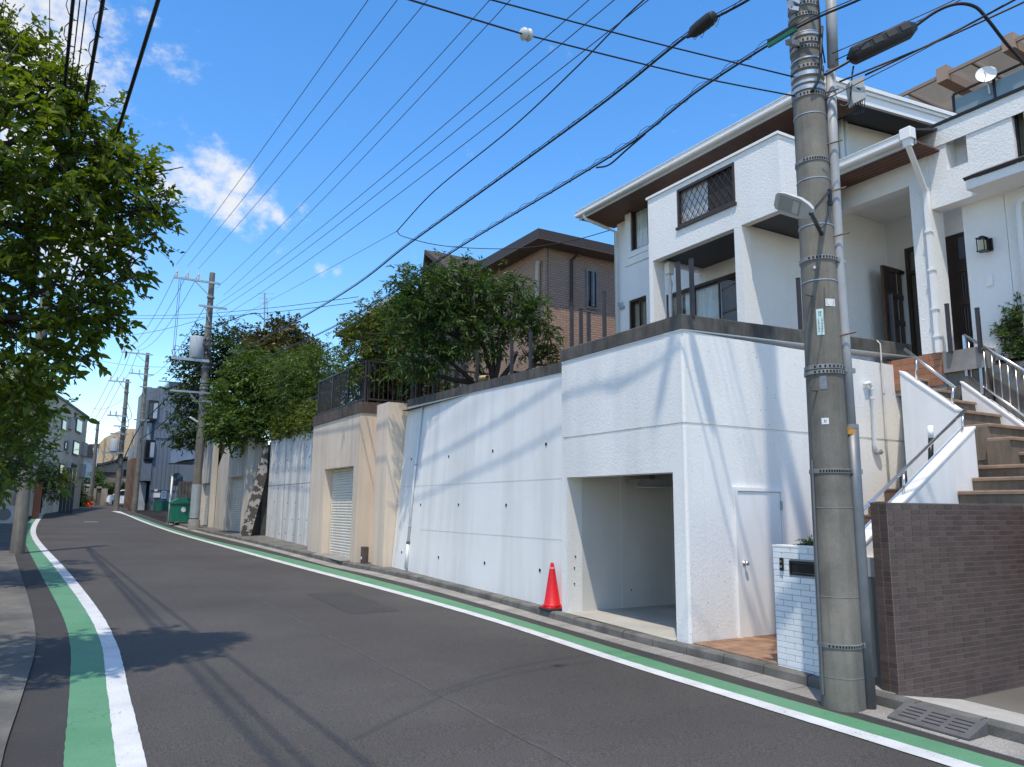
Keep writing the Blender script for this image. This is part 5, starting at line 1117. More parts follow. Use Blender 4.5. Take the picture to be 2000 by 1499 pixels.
for (x0,y0,Y0,x1,y1,Y1) in ((180,612,60,700,580,26),(180,616,60,690,592,26),(150,658,60,400,622,42),(175,700,70,430,712,45),(180,797,80,240,780,70)):
    wire('thin service wire crossing between the far houses',[at(x0,y0,Y=Y0),at(x1,y1,Y=Y1)],.012,wire_g,.4,grp='far service wires')
wire('stay wire slanting down into the trees from the transformer pole',[p2(424,612),at(545,738,Y=34)],.016,wire_g,.05)
wire('cable looping to the antenna mast behind the trees',[p2(422,636),at(495,612,Y=36),at(515,625,Y=38)],.02,wire_m,.3)
wire('drop wire from the mast towards the house roofs',[at(495,612,Y=36),at(560,645,Y=36),at(640,672,Y=36)],.014,wire_g,n=6)
# distant tangle at the bend
random.seed(21)
for i in range(8):
    a=PV(P4[0]+.1,P4[1],P4[2]+3.2+.35*i); e=PV(P4[0]+random.uniform(-3,1.5),P4[1]+random.uniform(14,25),5.5+random.uniform(-1,2.5)); wire('sagging telephone wire fanning out from the bend pole',[a,e],.016,wire_m,.6,grp='telephone wires at the bend')
# ---------------------------------------------------------------- beige garage with roller shutter
def shutter(name,label,X,y0,y1,z0,z1,pitch,depth,grp=None,m=slat_w):
    o=thing(name,label,'shutter',(X,(y0+y1)/2,z0),grp)
    me=None; n=int((z1-z0)/pitch)
    mb=MB(); w=y1-y0; h=pitch
    mb.add([(0,0,0),(0,0,h*.12),(-.012,0,h*.22),(-.016,0,h*.55),(-.008,0,h*.9),(0,0,h*.96),(0,w,0),(0,w,h*.12),(-.012,w,h*.22),(-.016,w,h*.55),(-.008,w,h*.9),(0,w,h*.96)],[(i,i+1,7+i,6+i) for i in range(5)])
    me=mesh_of(mb,'slat',m)
    for i in range(n): inst(me,'slat',(X,y0,z0+.06+i*pitch),o)
    MB().box(X+.006,X+.02,y0,y1,z0,z1+.05).build('backing',mat('shutter_gap',(.10,.10,.095),.8),o)
    MB().box(X-.02,X+.005,y0,y1,z0,z0+.058).build('bottom_bar',m,o)
    for yy in (y0-.04,y1+.002): MB().box(X-.03,X+.03,yy,yy+.038,z0,z1+.05).build('guide_rail',m,o)
    return o
bg_=thing('beige_garage','beige stucco garage block with a brown coping and roller shutter','garage',(7.2,22,.3))
XS=6.95; by0,by1=19.78,24.12; zt=4.2
sy0,sy1=at(690,1000,X=XS)[1]+.12,at(630,1000,X=XS)[1]; szt=at(690,910,X=XS)[2]
wall_with_holes('front_wall',XS,XS+.35,by0,by1,-.1,zt,[(sy0,sy1,-.1,szt)],beige,bg_)
MB().box(XS+.352,8.2,by0,by0+.3,-.1,zt).build('side_wall',beige,bg_); MB().box(XS+.352,8.2,by1-.3,by1,-.1,zt).build('side_wall',beige,bg_)
for i in range(6):
    a=by0-.03+i*(by1-by0+.06)/6; MB().box(XS-.03,XS+.4,a+.004,a+(by1-by0+.06)/6-.004,zt+.002,zt+.30).build('coping_block',bronze_br,bg_)
MB().box(XS+.4,8.6,by0-.03,by0+.4,zt+.002,zt+.30).build('coping_block',bronze_br,bg_)
shutter('roller_shutter','closed white roller shutter in the beige garage',XS+.27,sy0+.06,sy1-.06,zr(21,.14),szt,.078,.1)
MB().add([(XS-.25,sy0,zr(sy0,.125)),(XS+.3,sy0,zr(sy0,.15)),(XS+.3,sy1,zr(sy1,.15)),(XS-.25,sy1,zr(sy1,.125))],[(0,1,2,3)]).build('threshold',conc,bg_)
# beige end pillar between garage and white wall
MB().box(7.22,8.0,18.44,19.25,-.1,4.36).build('end_pillar',beige,bg_)
MB().box(7.45,8.0,19.25,19.775,-.1,4.2).build('recess_wall',beige,bg_)
bt=thing('standing_tin','small dark tin with a blue label standing beside the beige pillar','tin',(7.12,19.55,.25))
tz_=zr(19.5,.12); MB().cbox(7.04,7.2,19.42,19.58,tz_,tz_+.42,.01).build('can',mat('tin_brown',(.10,.07,.06),.5,.2,9),bt); MB().box(7.035,7.039,19.44,19.56,tz_+.05,tz_+.22).build('label_band',mat('tin_blue',(.03,.05,.12),.5),bt); MB().box(7.031,7.0345,19.46,19.54,tz_+.10,tz_+.17).build('label_patch',trim_w,bt)
# ---------------------------------------------------------------- bare concrete wall with brown coping
cw=thing('concrete_wall','stained bare concrete retaining wall with tie holes and brown coping','wall',(7.5,27.5,.3))
XC=7.45; cy0,cy1=24.13,31.8; 
zA=at(611,842,X=XC)[2]; zB=at(528,862,X=XC)[2]
m=MB(); m.prism([(XC,cy0,-.1),(XC,cy1,-.1),(XC,cy1,zB),(XC,cy0,zA)],(.4,0,0)); m.build('wall_face',bareconc,cw)
n=8
for i in range(n):
    f0,f1=i/n,(i+1)/n; ya,yb=cy0+(cy1-cy0)*f0+.01,cy0+(cy1-cy0)*f1-.01; za,zb=zA+(zB-zA)*f0,zA+(zB-zA)*f1
    MB().add([(XC-.04,ya,za+.004),(XC+.42,ya,za+.004),(XC+.42,yb,zb+.004),(XC-.04,yb,zb+.004),(XC-.04,ya,za+.26),(XC+.42,ya,za+.26),(XC+.42,yb,zb+.26),(XC-.04,yb,zb+.26)],[(0,3,2,1),(4,5,6,7),(0,1,5,4),(1,2,6,5),(2,3,7,6),(3,0,4,7)]).build('coping_block',bronze_br,cw)
random.seed(9)
for r,z in enumerate((.7,1.25,1.85,2.35,3.0,3.35,3.75)):
    for k in range(7):
        y=24.7+k*1.0+random.uniform(-.15,.15)+(r%2)*.35
        if random.random()<.85 and y<31.6: MB().lathe((XC+.004,y,z+random.uniform(-.05,.05)),[(.035,0),(.035,.006)],8,(-1,0,0)).build('tie_hole',mat('tie_hole',(.09,.09,.09),.9),cw)
zj=at(560,947,X=XC)[2]; MB().box(XC-.002,XC,cy0,cy1,zj-.012,zj+.012).build('pour_joint',mat('pour_joint_grey',(.24,.245,.245),.9),cw)
for y in (26.6,29.3): MB().box(XC-.0015,XC,y,y+.03,.3,4.0).build('pour_joint',MATS['pour_joint_grey'],cw)
# leaning buttress with peeling paint
bu=thing('buttress','dark leaning concrete buttress with peeling white paint between the walls','buttress',(7,32,.4))
peel=mat('peeling_paint',(.075,.07,.062),.9,.3,3,bump=.5,bs=30)
YB=32.0
P_=lambda x,y:at(x,y,Y=YB)
m=MB(); m.prism([P_(522,868),P_(526,872),P_(527,945),P_(546,1052),P_(508,1052)],(0,.9,0)); m.build('wing',peel,bu)
pm2=mat('peeling_white',(.085,.075,.065),.9,.2,3,bump=.4,bs=40)
nt=pm2.node_tree; pb=nt.nodes['Principled BSDF']; src=pb.inputs['Base Color'].links[0].from_socket
g_=nt.nodes.new('ShaderNodeNewGeometry'); nn=nt.nodes.new('ShaderNodeTexNoise'); nn.inputs['Scale'].default_value=5.5; nn.inputs['Detail'].default_value=8; nt.links.new(g_.outputs['Position'],nn.inputs['Vector'])
gt_=nt.nodes.new('ShaderNodeMath'); gt_.operation='GREATER_THAN'; gt_.inputs[1].default_value=.52; nt.links.new(nn.outputs['Fac'],gt_.inputs[0])
mm_=nt.nodes.new('ShaderNodeMix'); mm_.data_type='RGBA'; nt.links.new(gt_.outputs[0],mm_.inputs['Factor']); nt.links.new(src,mm_.inputs['A']); mm_.inputs['B'].default_value=(.40,.36,.31,1); nt.links.new(mm_.outputs['Result'],pb.inputs['Base Color'])
YB2=31.75
P_=lambda x,y:at(x,y,Y=YB2); m=MB(); m.prism([P_(519,868),P_(524,868),P_(521,930),P_(489,1050),P_(469,1050)],(0,.24,0)); m.build('leaning_face',pm2,bu)
MB().box(6.85,7.3,32.3,32.6,.3,at(480,980,Y=32.3)[2]).build('foot_block',peel,bu)
# ---------------------------------------------------------------- cream garages further up
cg=thing('cream_garage','cream stucco garage with a sloping left edge and roller shutter','garage',(6.8,35,.5))
XQ=6.72; Q=lambda x,y:at(x,y,X=XQ)
hy0,hy1=Q(471,1000)[1],Q(443,1000)[1]; hz=Q(471,930)[2]; ytop=Q(440,880)[1]
yr=Q(477,1000)[1]; 
MB().prism([(XQ,hy1,0),(XQ,hy1,hz),(XQ,yr,hz),(XQ,yr,4.45),(XQ,ytop,4.35),(XQ,Q(405,968)[1],Q(405,968)[2]),(XQ,Q(403,1030)[1],0)],(.3,0,0)).build('front_wall',beige2,cg)
MB().box(XQ,XQ+.3,yr,hy0,0,hz-.002).build('front_wall',beige2,cg)
MB().box(XQ+.302,7.5,yr,yr+.3,0,4.4).build('side_wall',beige2,cg)
MB().box(XQ+.302,9,hy1+1.5,hy1+1.8,0,3.5).build('side_wall',beige2,cg)
MB().box(XQ+.302,9,yr+.3,hy1+1.5,3.3,3.45).build('roof_slab',beige2,cg)
shutter('roller_shutter','closed pale roller shutter in the cream garage with the sloping edge',XQ+.22,hy0+.05,hy1-.05,zr(34.5,.14),hz,.085,.1)
bwal=thing('brown_panel_wall','dark reddish brown wall panel beside the transformer pole','wall',(7,41.5,.6))
MB().box(6.95,7.25,38.9,44.0,.3,4.6).build('panel',mat('red_brown_panel',(.105,.055,.045),.75,.2,2,streak=.3,sscale=(4,4,.2)),bwal)
c3=thing('cream_garage','narrow cream garage front with a shutter behind the transformer pole','garage',(6.5,43,.6))
X6=6.45; a6=at(392,1000,X=X6)[1]; yq=at(404,1000,X=X6)[1]
wall_with_holes('front_wall',X6,X6+.25,yq-.6,yq+3.6,.2,4.9,[(yq-.25,yq+1.9,.2,at(395,945,X=X6)[2])],beige2,c3)
shutter('roller_shutter','closed pale roller shutter right behind the transformer pole',X6+.18,yq-.2,yq+1.85,zr(yq+1,.14),at(395,945,X=X6)[2],.085,.1)
# ---------------------------------------------------------------- dark railing over the beige garage and concrete wall
fn=thing('dark_railing','dark bronze metal railing with upright bars above the beige garage','railing',(7.1,22,4.5))
def rail_run(p0,p1,h,n,posts):
    p0=PV(*p0); p1=PV(*p1)
    MB().bar(p0+PV(0,0,h),p1+PV(0,0,h),.05,.05).build('top_rail',pm,fn); MB().bar(p0+PV(0,0,.10),p1+PV(0,0,.10),.04,.05).build('bottom_rail',pm,fn)
    for i in range(n):
        q=p0+(p1-p0)*(i+.5)/n; MB().box(q[0]-.011,q[0]+.011,q[1]-.011,q[1]+.011,q[2]+.11,q[2]+h).build('bar',pm,fn)
    for i in range(posts+1):
        q=p0+(p1-p0)*i/posts; MB().box(q[0]-.03,q[0]+.03,q[1]-.03,q[1]+.03,q[2]-.05,q[2]+h+.03).build('post',pm,fn)
zf=zt+.30
rail_run((7.1,19.86,zf),(7.1,24.2,zf),1.15,34,3)
rail_run((7.14,19.86,zf),(11.2,19.86,zf),1.15,30,3)
rail_run((XC+.15,24.25,zA+.26),(XC+.15,31.7,zB+.26),.95,52,4)
# ---------------------------------------------------------------- brown brick house
bm=bpy.data.materials.new('brown_brick_tile'); bm.use_nodes=True; nt=bm.node_tree; pb=nt.nodes['Principled BSDF']; pb.inputs['Roughness'].default_value=.75
g_=nt.nodes.new('ShaderNodeNewGeometry'); sx=nt.nodes.new('ShaderNodeSeparateXYZ'); nt.links.new(g_.outputs['Position'],sx.inputs[0]); ad=nt.nodes.new('ShaderNodeMath'); nt.links.new(sx.outputs[0],ad.inputs[0]); nt.links.new(sx.outputs[1],ad.inputs[1])
cx=nt.nodes.new('ShaderNodeCombineXYZ'); nt.links.new(ad.outputs[0],cx.inputs[0]); nt.links.new(sx.outputs[2],cx.inputs[1])
br=nt.nodes.new('ShaderNodeTexBrick'); br.inputs['Scale'].default_value=1; br.inputs['Brick Width'].default_value=.23; br.inputs['Row Height'].default_value=.075; br.inputs['Mortar Size'].default_value=.008
br.inputs['Color1'].default_value=(.44,.28,.20,1); br.inputs['Color2'].default_value=(.38,.24,.165,1); br.inputs['Mortar'].default_value=(.20,.135,.10,1); nt.links.new(cx.outputs[0],br.inputs['Vector']); nt.links.new(br.outputs['Color'],pb.inputs['Base Color'])
bp=nt.nodes.new('ShaderNodeBump'); bp.inputs['Distance'].default_value=.01; bp.invert=True; nt.links.new(br.outputs['Fac'],bp.inputs['Height']); nt.links.new(bp.outputs[0],pb.inputs['Normal'])
bh=thing('brown_house','brown brick tiled two storey house with a dark hipped roof behind the tree','house',(14,20,4.2))
HX,HY=12.05,18.55; HZ=9.42
MB().box(HX,18.5,HY,22.4,3.9,HZ).build('wall',bm,bh)
dkf=mat('dark_fascia',(.045,.032,.028),.55,.1,3)
def hip(parent,x0,x1,y0,y1,z,rise,ov=.55,fh=.2,mroof=None,ridge='x'):
    x0-=ov;x1+=ov;y0-=ov;y1+=ov
    m=MB(); m.box(x0,x1,y0,y1,z,z+.02); m.build('eave_soffit',mat('eave_soffit',(.12,.085,.07),.7),parent)
    m=MB(); m.box(x0,x1,y0,y0+.03,z+.021,z+fh); m.box(x0,x1,y1-.03,y1,z+.021,z+fh); m.box(x0,x0+.03,y0+.03,y1-.03,z+.021,z+fh); m.box(x1-.03,x1,y0+.03,y1-.03,z+.021,z+fh); m.build('fascia',dkf,parent)
    d=min(x1-x0,y1-y0)/2; z0=z+fh+.002
    if (x1-x0)>=(y1-y0): r=[(x0+d,(y0+y1)/2,z0+rise),(x1-d,(y0+y1)/2,z0+rise)]; fs=[(0,1,5,4),(1,2,5),(2,3,4,5),(3,0,4)]
    else: r=[((x0+x1)/2,y0+d,z0+rise),((x0+x1)/2,y1-d,z0+rise)]; fs=[(0,1,4),(1,2,5,4),(2,3,5),(3,0,4,5)]
    MB().add([(x0,y0,z0),(x1,y0,z0),(x1,y1,z0),(x0,y1,z0)]+r,fs+[(3,2,1,0)]).build('roof',mroof or roof_m,parent)
hip(bh,HX,18.5,HY,22.4,HZ,.55,.6,.3,mat('brown_roof',(.062,.043,.034),.75,.2,6,bump=.5,bs=30))
MB().box(13.2,19,22.42,29,3.9,8.4).build('wall',bm,bh)
# gable over the rear part
gy=at(850,492,X=13.2)
MB().prism([(12.7,22.6,8.4),(12.7,gy[1],gy[2]-.2),(12.7,29.6,8.4),(12.7,29.6,8.6),(12.7,gy[1],gy[2]),(12.7,22.6,8.6)],(7,0,0)).build('roof',MATS['brown_roof'],bh)
MB().prism([(13.2,22.45,8.4),(13.2,gy[1],gy[2]-.15),(13.2,28.9,8.4)],(.1,0,0)).build('gable',bm,bh)
ww=at(1154,566,Y=HY); wx0,wx1=at(1144,566,Y=HY)[0],at(1166,566,Y=HY)[0]; wz1,wz0=at(1154,528,Y=HY)[2],at(1154,604,Y=HY)[2]
m=MB(); fw=.06; m.box(wx0,wx0+fw,HY-.05,HY+.0,wz0,wz1); m.box(wx1-fw,wx1,HY-.05,HY,wz0,wz1); m.box(wx0+fw,wx1-fw,HY-.05,HY,wz0,wz0+fw); m.box(wx0+fw,wx1-fw,HY-.05,HY,wz1-fw,wz1); m.box((wx0+wx1)/2-.02,(wx0+wx1)/2+.05,HY-.09,HY,wz0+.08,wz1-fw)
wf=m.build('window_frame',mat('window_frame_grey',(.22,.21,.19),.5),bh); MB().box(wx0+fw,wx1-fw,HY-.012,HY-.003,wz0+fw,wz1-fw).build('pane',mat('dark_glass',(.015,.017,.02),.06,.05,2,spec=.6),wf)
q=at(1115,520,Y=HY-.06); MB().tube([at(1130,495,Y=HY-.3),at(1117,508,Y=HY-.06),(q[0],HY-.06,4.2)],.045,8).build('downpipe',dkf,bh)
q=at(1050,520,X=HX-.08); MB().tube([at(1054,512,X=HX-.0),at(1051,513,X=HX-.12),at(1050,520,X=HX-.1),at(1049,600,X=HX-.1)],.07,8).build('vent_pipe',mat('vent_cream',(.45,.36,.28),.6),bh)
MB().tube([(HX+.12,HY-.02,4),(HX+.12,HY-.02,HZ)],.018,6).build('corner_wire',mat('wire_tan',(.22,.15,.11),.7),bh)
gm_=thing('garden_gate_fence','dark slatted garden fence in front of the brown house','fence',(11.3,17.3,4.2))
for i in range(26): MB().box(10.35+i*.075,10.35+i*.075+.03,17.35,17.38,4.3,5.25).build('slat',pm,gm_)
MB().box(10.3,12.32,17.335,17.395,5.252,5.31).build('top_rail',pm,gm_); MB().box(10.3,12.32,17.335,17.395,4.22,4.298).build('bottom_rail',pm,gm_)
yb=at(940,745,X=8.05); ysb=thing('sandbag','pale yellow sandbag lying on the coping under the tree','sandbag',tuple(yb))
m=MB(); n_=10
rows=[]
for i in range(9):
    t=i/8; rr=.09*math.sin(math.pi*(.08+.84*t))**.5; rows.append([(yb[0]+.12*0+rr*1.1*math.cos(a),yb[1]+.55*(t-.5),yb[2]+.06+rr*.7*math.sin(a)) for a in np.linspace(0,2*math.pi,n_)])
m.grid(rows); m.build('bag',mat('bag_yellow',(.55,.43,.22),.8,.15,6,bump=.4,bs=30),ysb,smooth=True)
# houses further up behind the trees
h3=thing('tiled_roof_house','old house with dark overhanging tiled eaves among the trees','house',(14,28,4.3))
MB().box(10.9,18,25.8,31.2,4,9.0).build('wall',mat('old_wall',(.30,.27,.23),.8),h3); hip(h3,10.9,18,25.8,31.2,9.0,1.6,.9,.15)
h4=thing('white_flats','small white concrete block of flats half hidden by trees','building',(15,40,5))
MB().box(15,19,38,42,4,at(640,655,X=15)[2]).build('wall',mat('dirty_white',(.52,.52,.50),.8,.1,1,streak=.3),h4); MB().box(14.7,19.3,37.7,42.3,at(640,662,X=15)[2]-.9,at(640,662,X=15)[2]-.75).build('balcony_slab',trim_w,h4)
ms=thing('antenna_mast','thin rooftop antenna mast with small yagi arms above the trees','antenna',at(515,680,Y=40))
a=at(516,690,Y=40); t_=at(517,572,Y=40); MB().tube([a,t_],.04,6).build('mast',galv,ms); MB().tube([a+PV(.25,0,0),t_+PV(.12,0,-.3)],.02,5).build('stay',galv,ms)
for k in range(4): MB().bar(t_+PV(-.35+.05*k,0,-.1-.25*k),t_+PV(.45-.1*k,-.2,-.05-.25*k),.02).build('yagi_arm',galv,ms)
# ---------------------------------------------------------------- vegetation
def leaf_arrays(P,Dv,Nv,ln,wd,fold=.25,six=False):
    """P base points, Dv unit directions, Nv rough normals -> verts, faces"""
    S=np.cross(Dv,Nv); S/=np.maximum(np.linalg.norm(S,axis=1,keepdims=True),1e-6); U=np.cross(S,Dv)
    ln=ln[:,None]; wd=wd[:,None]
    if six:
        V=np.stack([P,P+Dv*ln*.28-S*wd*.46+U*wd*fold,P+Dv*ln*.62-S*wd*.40+U*wd*fold*.8-U*ln*.03,P+Dv*ln-U*ln*.12,P+Dv*ln*.62+S*wd*.40+U*wd*fold*.8-U*ln*.03,P+Dv*ln*.28+S*wd*.46+U*wd*fold],1)
        k=6; F=[(0,1,2,3),(0,3,4,5)]
    else:
        V=np.stack([P,P+Dv*ln*.42-S*wd*.5+U*wd*fold,P+Dv*ln-U*ln*.08,P+Dv*ln*.42+S*wd*.5+U*wd*fold],1); k=4; F=[(0,1,2),(0,2,3)]
    n=len(P); base=(np.arange(n)*k)[:,None]
    Fa=np.concatenate([base+np.array(f)[None,:] for f in F],0)
    return V.reshape(-1,3),Fa
def unit(v): return v/np.maximum(np.linalg.norm(v,axis=1,keepdims=True),1e-9)
def twigs(rg,blobs,ntw,nl,tl,leaf,asp,shell=.55,droop=.25,upb=.25):
    """leafy twigs spread through a set of ellipsoids (c, r): returns leaf base, dir, normal, length and twig lines"""
    vol=np.array([b[1][0]*b[1][1]*b[1][2] for b in blobs])**.72; pr=vol/vol.sum()
    idx=rg.choice(len(blobs),ntw,p=pr); C=np.array([b[0] for b in blobs])[idx]; Rr=np.array([b[1] for b in blobs])[idx]
    d=unit(rg.normal(size=(ntw,3))); rad=(shell+(1.0-shell)*rg.random(ntw)**.7)[:,None]*(1+.12*rg.normal(size=(ntw,1)))
    O=C+d*Rr*rad
    T=unit(d*Rr/Rr.mean(1,keepdims=True)+.75*rg.normal(size=(ntw,3))+np.array([0,0,upb])); 
    L_=tl*(.6+.8*rg.random(ntw))
    bp=[];bd=[];bn=[];bl=[]
    side=unit(np.cross(T,np.array([0,0,1.])+.3*rg.normal(size=(ntw,3))))
    for j in range(nl):
        t=(j+.6)/nl; s=1 if j%2 else -1
        p=O+T*(L_*t)[:,None]-np.array([0,0,1])*(droop*L_*t*t)[:,None]
        dv=unit(T*.55+side*s*.9*(1 if j<nl-1 else .1)+.3*rg.normal(size=(ntw,3))-np.array([0,0,droop]))
        bp.append(p); bd.append(dv); bn.append(unit(np.array([0,0,1.])+.55*rg.normal(size=(ntw,3)))); bl.append(leaf*(.5+.95*rg.random(ntw)))
    return np.concatenate(bp),np.concatenate(bd),np.concatenate(bn),np.concatenate(bl),O,T,L_
def mesh_np(name,V,F,m,parent,kind=None,smooth=False):
    org=ORG[parent.name]; me=bpy.data.meshes.new(name); V=V-org
    me.vertices.add(len(V)); me.vertices.foreach_set('co',V.astype(np.float32).ravel())
    k=F.shape[1]; me.loops.add(F.size); me.loops.foreach_set('vertex_index',F.astype(np.int32).ravel()); me.polygons.add(len(F)); me.polygons.foreach_set('loop_start',(np.arange(len(F))*k).astype(np.int32))
    me.update(calc_edges=True); me.materials.append(m); o=bpy.data.objects.new(name,me); COL.objects.link(o); o.parent=parent; ORG[o.name]=org
    if kind: o['kind']=kind
    return o
bark=mat('bark_dark',(.045,.037,.03),.9,.3,6,bump=.8,bs=40,bdist=.01)
def limb(a,b,r0,r1_,bend=.12,n=6,rg=None):
    a=np.array(a,float); b=np.array(b,float); L_=np.linalg.norm(b-a); off=rg.normal(size=3)*L_*bend; pts=[]
    for i in range(n+1):
        t=i/n; pts.append(a*(1-t)+b*t+off*math.sin(math.pi*t)*.6+rg.normal(size=3)*L_*.012)
    return pts,[r0+(r1_-r0)*i/n for i in range(n+1)]
def tree(name,label,cat,base,blobs,leafm,ntw,nl,tl,leaf,asp,seed,trunk=None,limbs=0,shell=.55,droop=.25,upb=.25,six=False,grp=None,tr=.09,parts=0,sub=3,sprigs=None):
    rg=np.random.default_rng(seed); o=thing(name,label,cat,tuple(base),grp)
    P,Dv,Nv,ln,O,T,L_=twigs(rg,blobs,ntw,nl,tl,leaf,asp,shell,droop,upb)
    if parts:
        dist=np.linalg.norm(P-CAMP,axis=1)*1.0; px=None
        pick=np.argsort(dist/ln)[:parts]; keep=np.ones(len(P),bool); keep[pick]=False
        V1,F1=leaf_arrays(np.zeros((1,3)),np.array([[0,0,1.]]),np.array([[0,1.,0]]),np.array([1.0]),np.array([asp]),.25,six)
        me=bpy.data.meshes.new('leaf'); me.from_pydata(V1.tolist(),[],F1.tolist()); me.update(); me.materials.append(leafm)
        for i in pick:
            z=Vector(Dv[i]); y=Vector(Nv[i]); y=(y-z*y.dot(z)).normalized(); x=y.cross(z)
            q=bpy.data.objects.new('leaf',me); COL.objects.link(q); q.parent=o
            M=Matrix((x,y,z)).transposed().to_4x4(); M=Matrix.Translation(Vector(P[i]-ORG[o.name]))@M@Matrix.Scale(ln[i],4); q.matrix_local=M
        P,Dv,Nv,ln=P[keep],Dv[keep],Nv[keep],ln[keep]
    V,F=leaf_arrays(P,Dv,Nv,ln,ln*asp,.25,six); mesh_np('crown',V,F,leafm,o,'stuff')
    if sprigs:
        P,Dv,Nv,ln,O2,T2,L2=twigs(rg,sprigs,260,11,.34,leaf*.48,asp,.3,.12,1.1); V,F=leaf_arrays(P,Dv,Nv,ln,ln*.5,.25,six); mesh_np('young_shoots',V,F,leafm,o,'stuff')
        mm=MB()
        for i in range(len(O2)): mm.tube([O2[i]-T2[i]*.12,O2[i]+T2[i]*L2[i]*.5,O2[i]+T2[i]*L2[i]-np.array([0,0,.12*L2[i]])],[.005,.0035,.002],3,False)
        mm.build('shoot_stems',bark,o)
    m=MB()
    if trunk is not None:
        for a,b,r0,r1_ in trunk:
            p,r=limb(a,b,r0,r1_,.08,6,rg); m.tube(p,r,8)
        hub=np.array(trunk[-1][1],float)
        allends=[np.array(q[1],float) for q in trunk]
        for k in range(limbs):
            c,rr=blobs[k%len(blobs)]; c=np.array(c,float)+rg.normal(size=3)*np.array(rr)*.35
            s=min(allends,key=lambda e:np.linalg.norm(e-c)); p,r=limb(s,c,tr*.45,tr*.12,.15,6,rg); m.tube(p,r,5)
            for _ in range(sub):
                c2=c+rg.normal(size=3)*np.array(rr)*.5; i=rg.integers(3,6); p2_,r2=limb(p[i],c2,r[i]*.7,.006,.15,4,rg); m.tube(p2_,r2,4)
    # the twigs that carry the leaves
    k=min(len(O),900); sel=rg.choice(len(O),k,replace=False)
    for i in sel: m.tube([O[i]-T[i]*L_[i]*.5,O[i]+T[i]*L_[i]*.5-np.array([0,0,droop*L_[i]*.25]),O[i]+T[i]*L_[i]*.95-np.array([0,0,droop*L_[i]*.9])],[.006,.004,.002],3,False)
    m.build('trunk',bark,o,smooth=True); return o
lf_a=leafmat('leaf_fresh_green',(.038,.074,.010),(.135,.185,.018),.5,.4)
lf_b=leafmat('leaf_deep_green',(.032,.075,.018),(.080,.140,.030),.36,.42)
lf_b2=leafmat('leaf_mid_green',(.042,.088,.018),(.105,.165,.032),.36,.48)
lf_c=leafmat('leaf_dark',(.020,.046,.016),(.052,.088,.026),.28,.48)
lf_d=leafmat('leaf_yellowish',(.065,.10,.016),(.150,.185,.030),.4,.48)
lf_e=leafmat('leaf_bronze',(.055,.058,.020),(.115,.10,.036),.28,.5)
def bl(px,py,Y,r,sy=1.0,sz=1.0): return (at(px,py,Y=Y),(r,r*sy,r*sz))
# roadside tree on the left
tb_=(-2.3,9.6,-.1)
tree('roadside_tree','leafy green roadside tree leaning over the left kerb','tree',tb_,
  [bl(70,300,9.2,.95,1.3),bl(215,395,9.4,.55,1.3,.8),bl(120,560,9.3,.72,1.3),bl(50,690,9.2,.62,1.2,.8),bl(10,150,9.2,.55,1.2),bl(285,395,9.4,.28,1.6,.8),bl(150,270,9.3,.48,1.2,.8),bl(165,620,9.3,.34,1.4,.8),bl(35,800,9.3,.38,1.1,.7),bl(10,880,9.3,.35),bl(-120,450,9.3,1.1,1.3),bl(225,500,9.4,.36,1.4,.7),bl(120,700,9.3,.26,1.4,.5),bl(255,330,9.3,.32,1.3,.5),bl(110,180,9.2,.28,1,.7),bl(40,90,9.2,.22)],
  lf_a,1500,9,.24,.105,.47,11,trunk=[(tb_,(-1.9,9.5,2.2),.13,.10),((-1.9,9.5,2.2),(-1.0,9.4,3.6),.08,.05),((-1.9,9.5,2.2),(-1.5,9.4,4.6),.08,.05)],limbs=16,shell=.25,droop=.3,six=True,tr=.1,parts=290,sprigs=[bl(30,95,9.2,.18),bl(85,150,9.2,.22),bl(0,75,9.2,.18),bl(150,215,9.3,.18),bl(205,285,9.3,.18),bl(255,320,9.3,.16),bl(290,370,9.4,.13),bl(300,410,9.4,.12),bl(265,450,9.4,.14),bl(220,560,9.4,.1),bl(205,620,9.4,.1)])
tree('roadside_tree','dark bushy tree behind the leaning roadside pole','tree',(-2.1,20,.1),
  [bl(0,800,18,.9,1.4),bl(45,870,20,.6,1.4,.7),bl(-40,880,19,1.0,1.4),bl(25,740,19,.7,1.3,.8),bl(75,810,22,.4,1.3,.7),bl(15,930,20,.55,1.3,.6)],
  lf_b2,900,8,.32,.13,.45,12,trunk=[((-2.1,20,.1),(-1.6,19.5,3.0),.12,.07)],limbs=10,shell=.3,droop=.25)
for i,(x,y,r) in enumerate(((-1.62,9.9,.42),(-1.7,12.4,.5),(-1.75,15.0,.5),(-1.85,17.8,.55))):
    tree('hedge_shrub',('low leafy shrub spilling over the old footway','rounded shrub at the back of the footway','ragged green shrub along the footway edge','dense low shrub in front of the leaning pole')[i],'shrub',(x,y,0),[((x,y,.45+zr(y)),(r,r*1.5,.5)),((x-.3,y+.6,.3+zr(y)),(r*.8,r*1.2,.4))],(lf_b2,lf_a)[i%2],150,7,.2,.09,.5,40+i,trunk=[((x,y,zr(y)),(x,y,zr(y)+.4),.03,.02)],limbs=2,shell=.2)
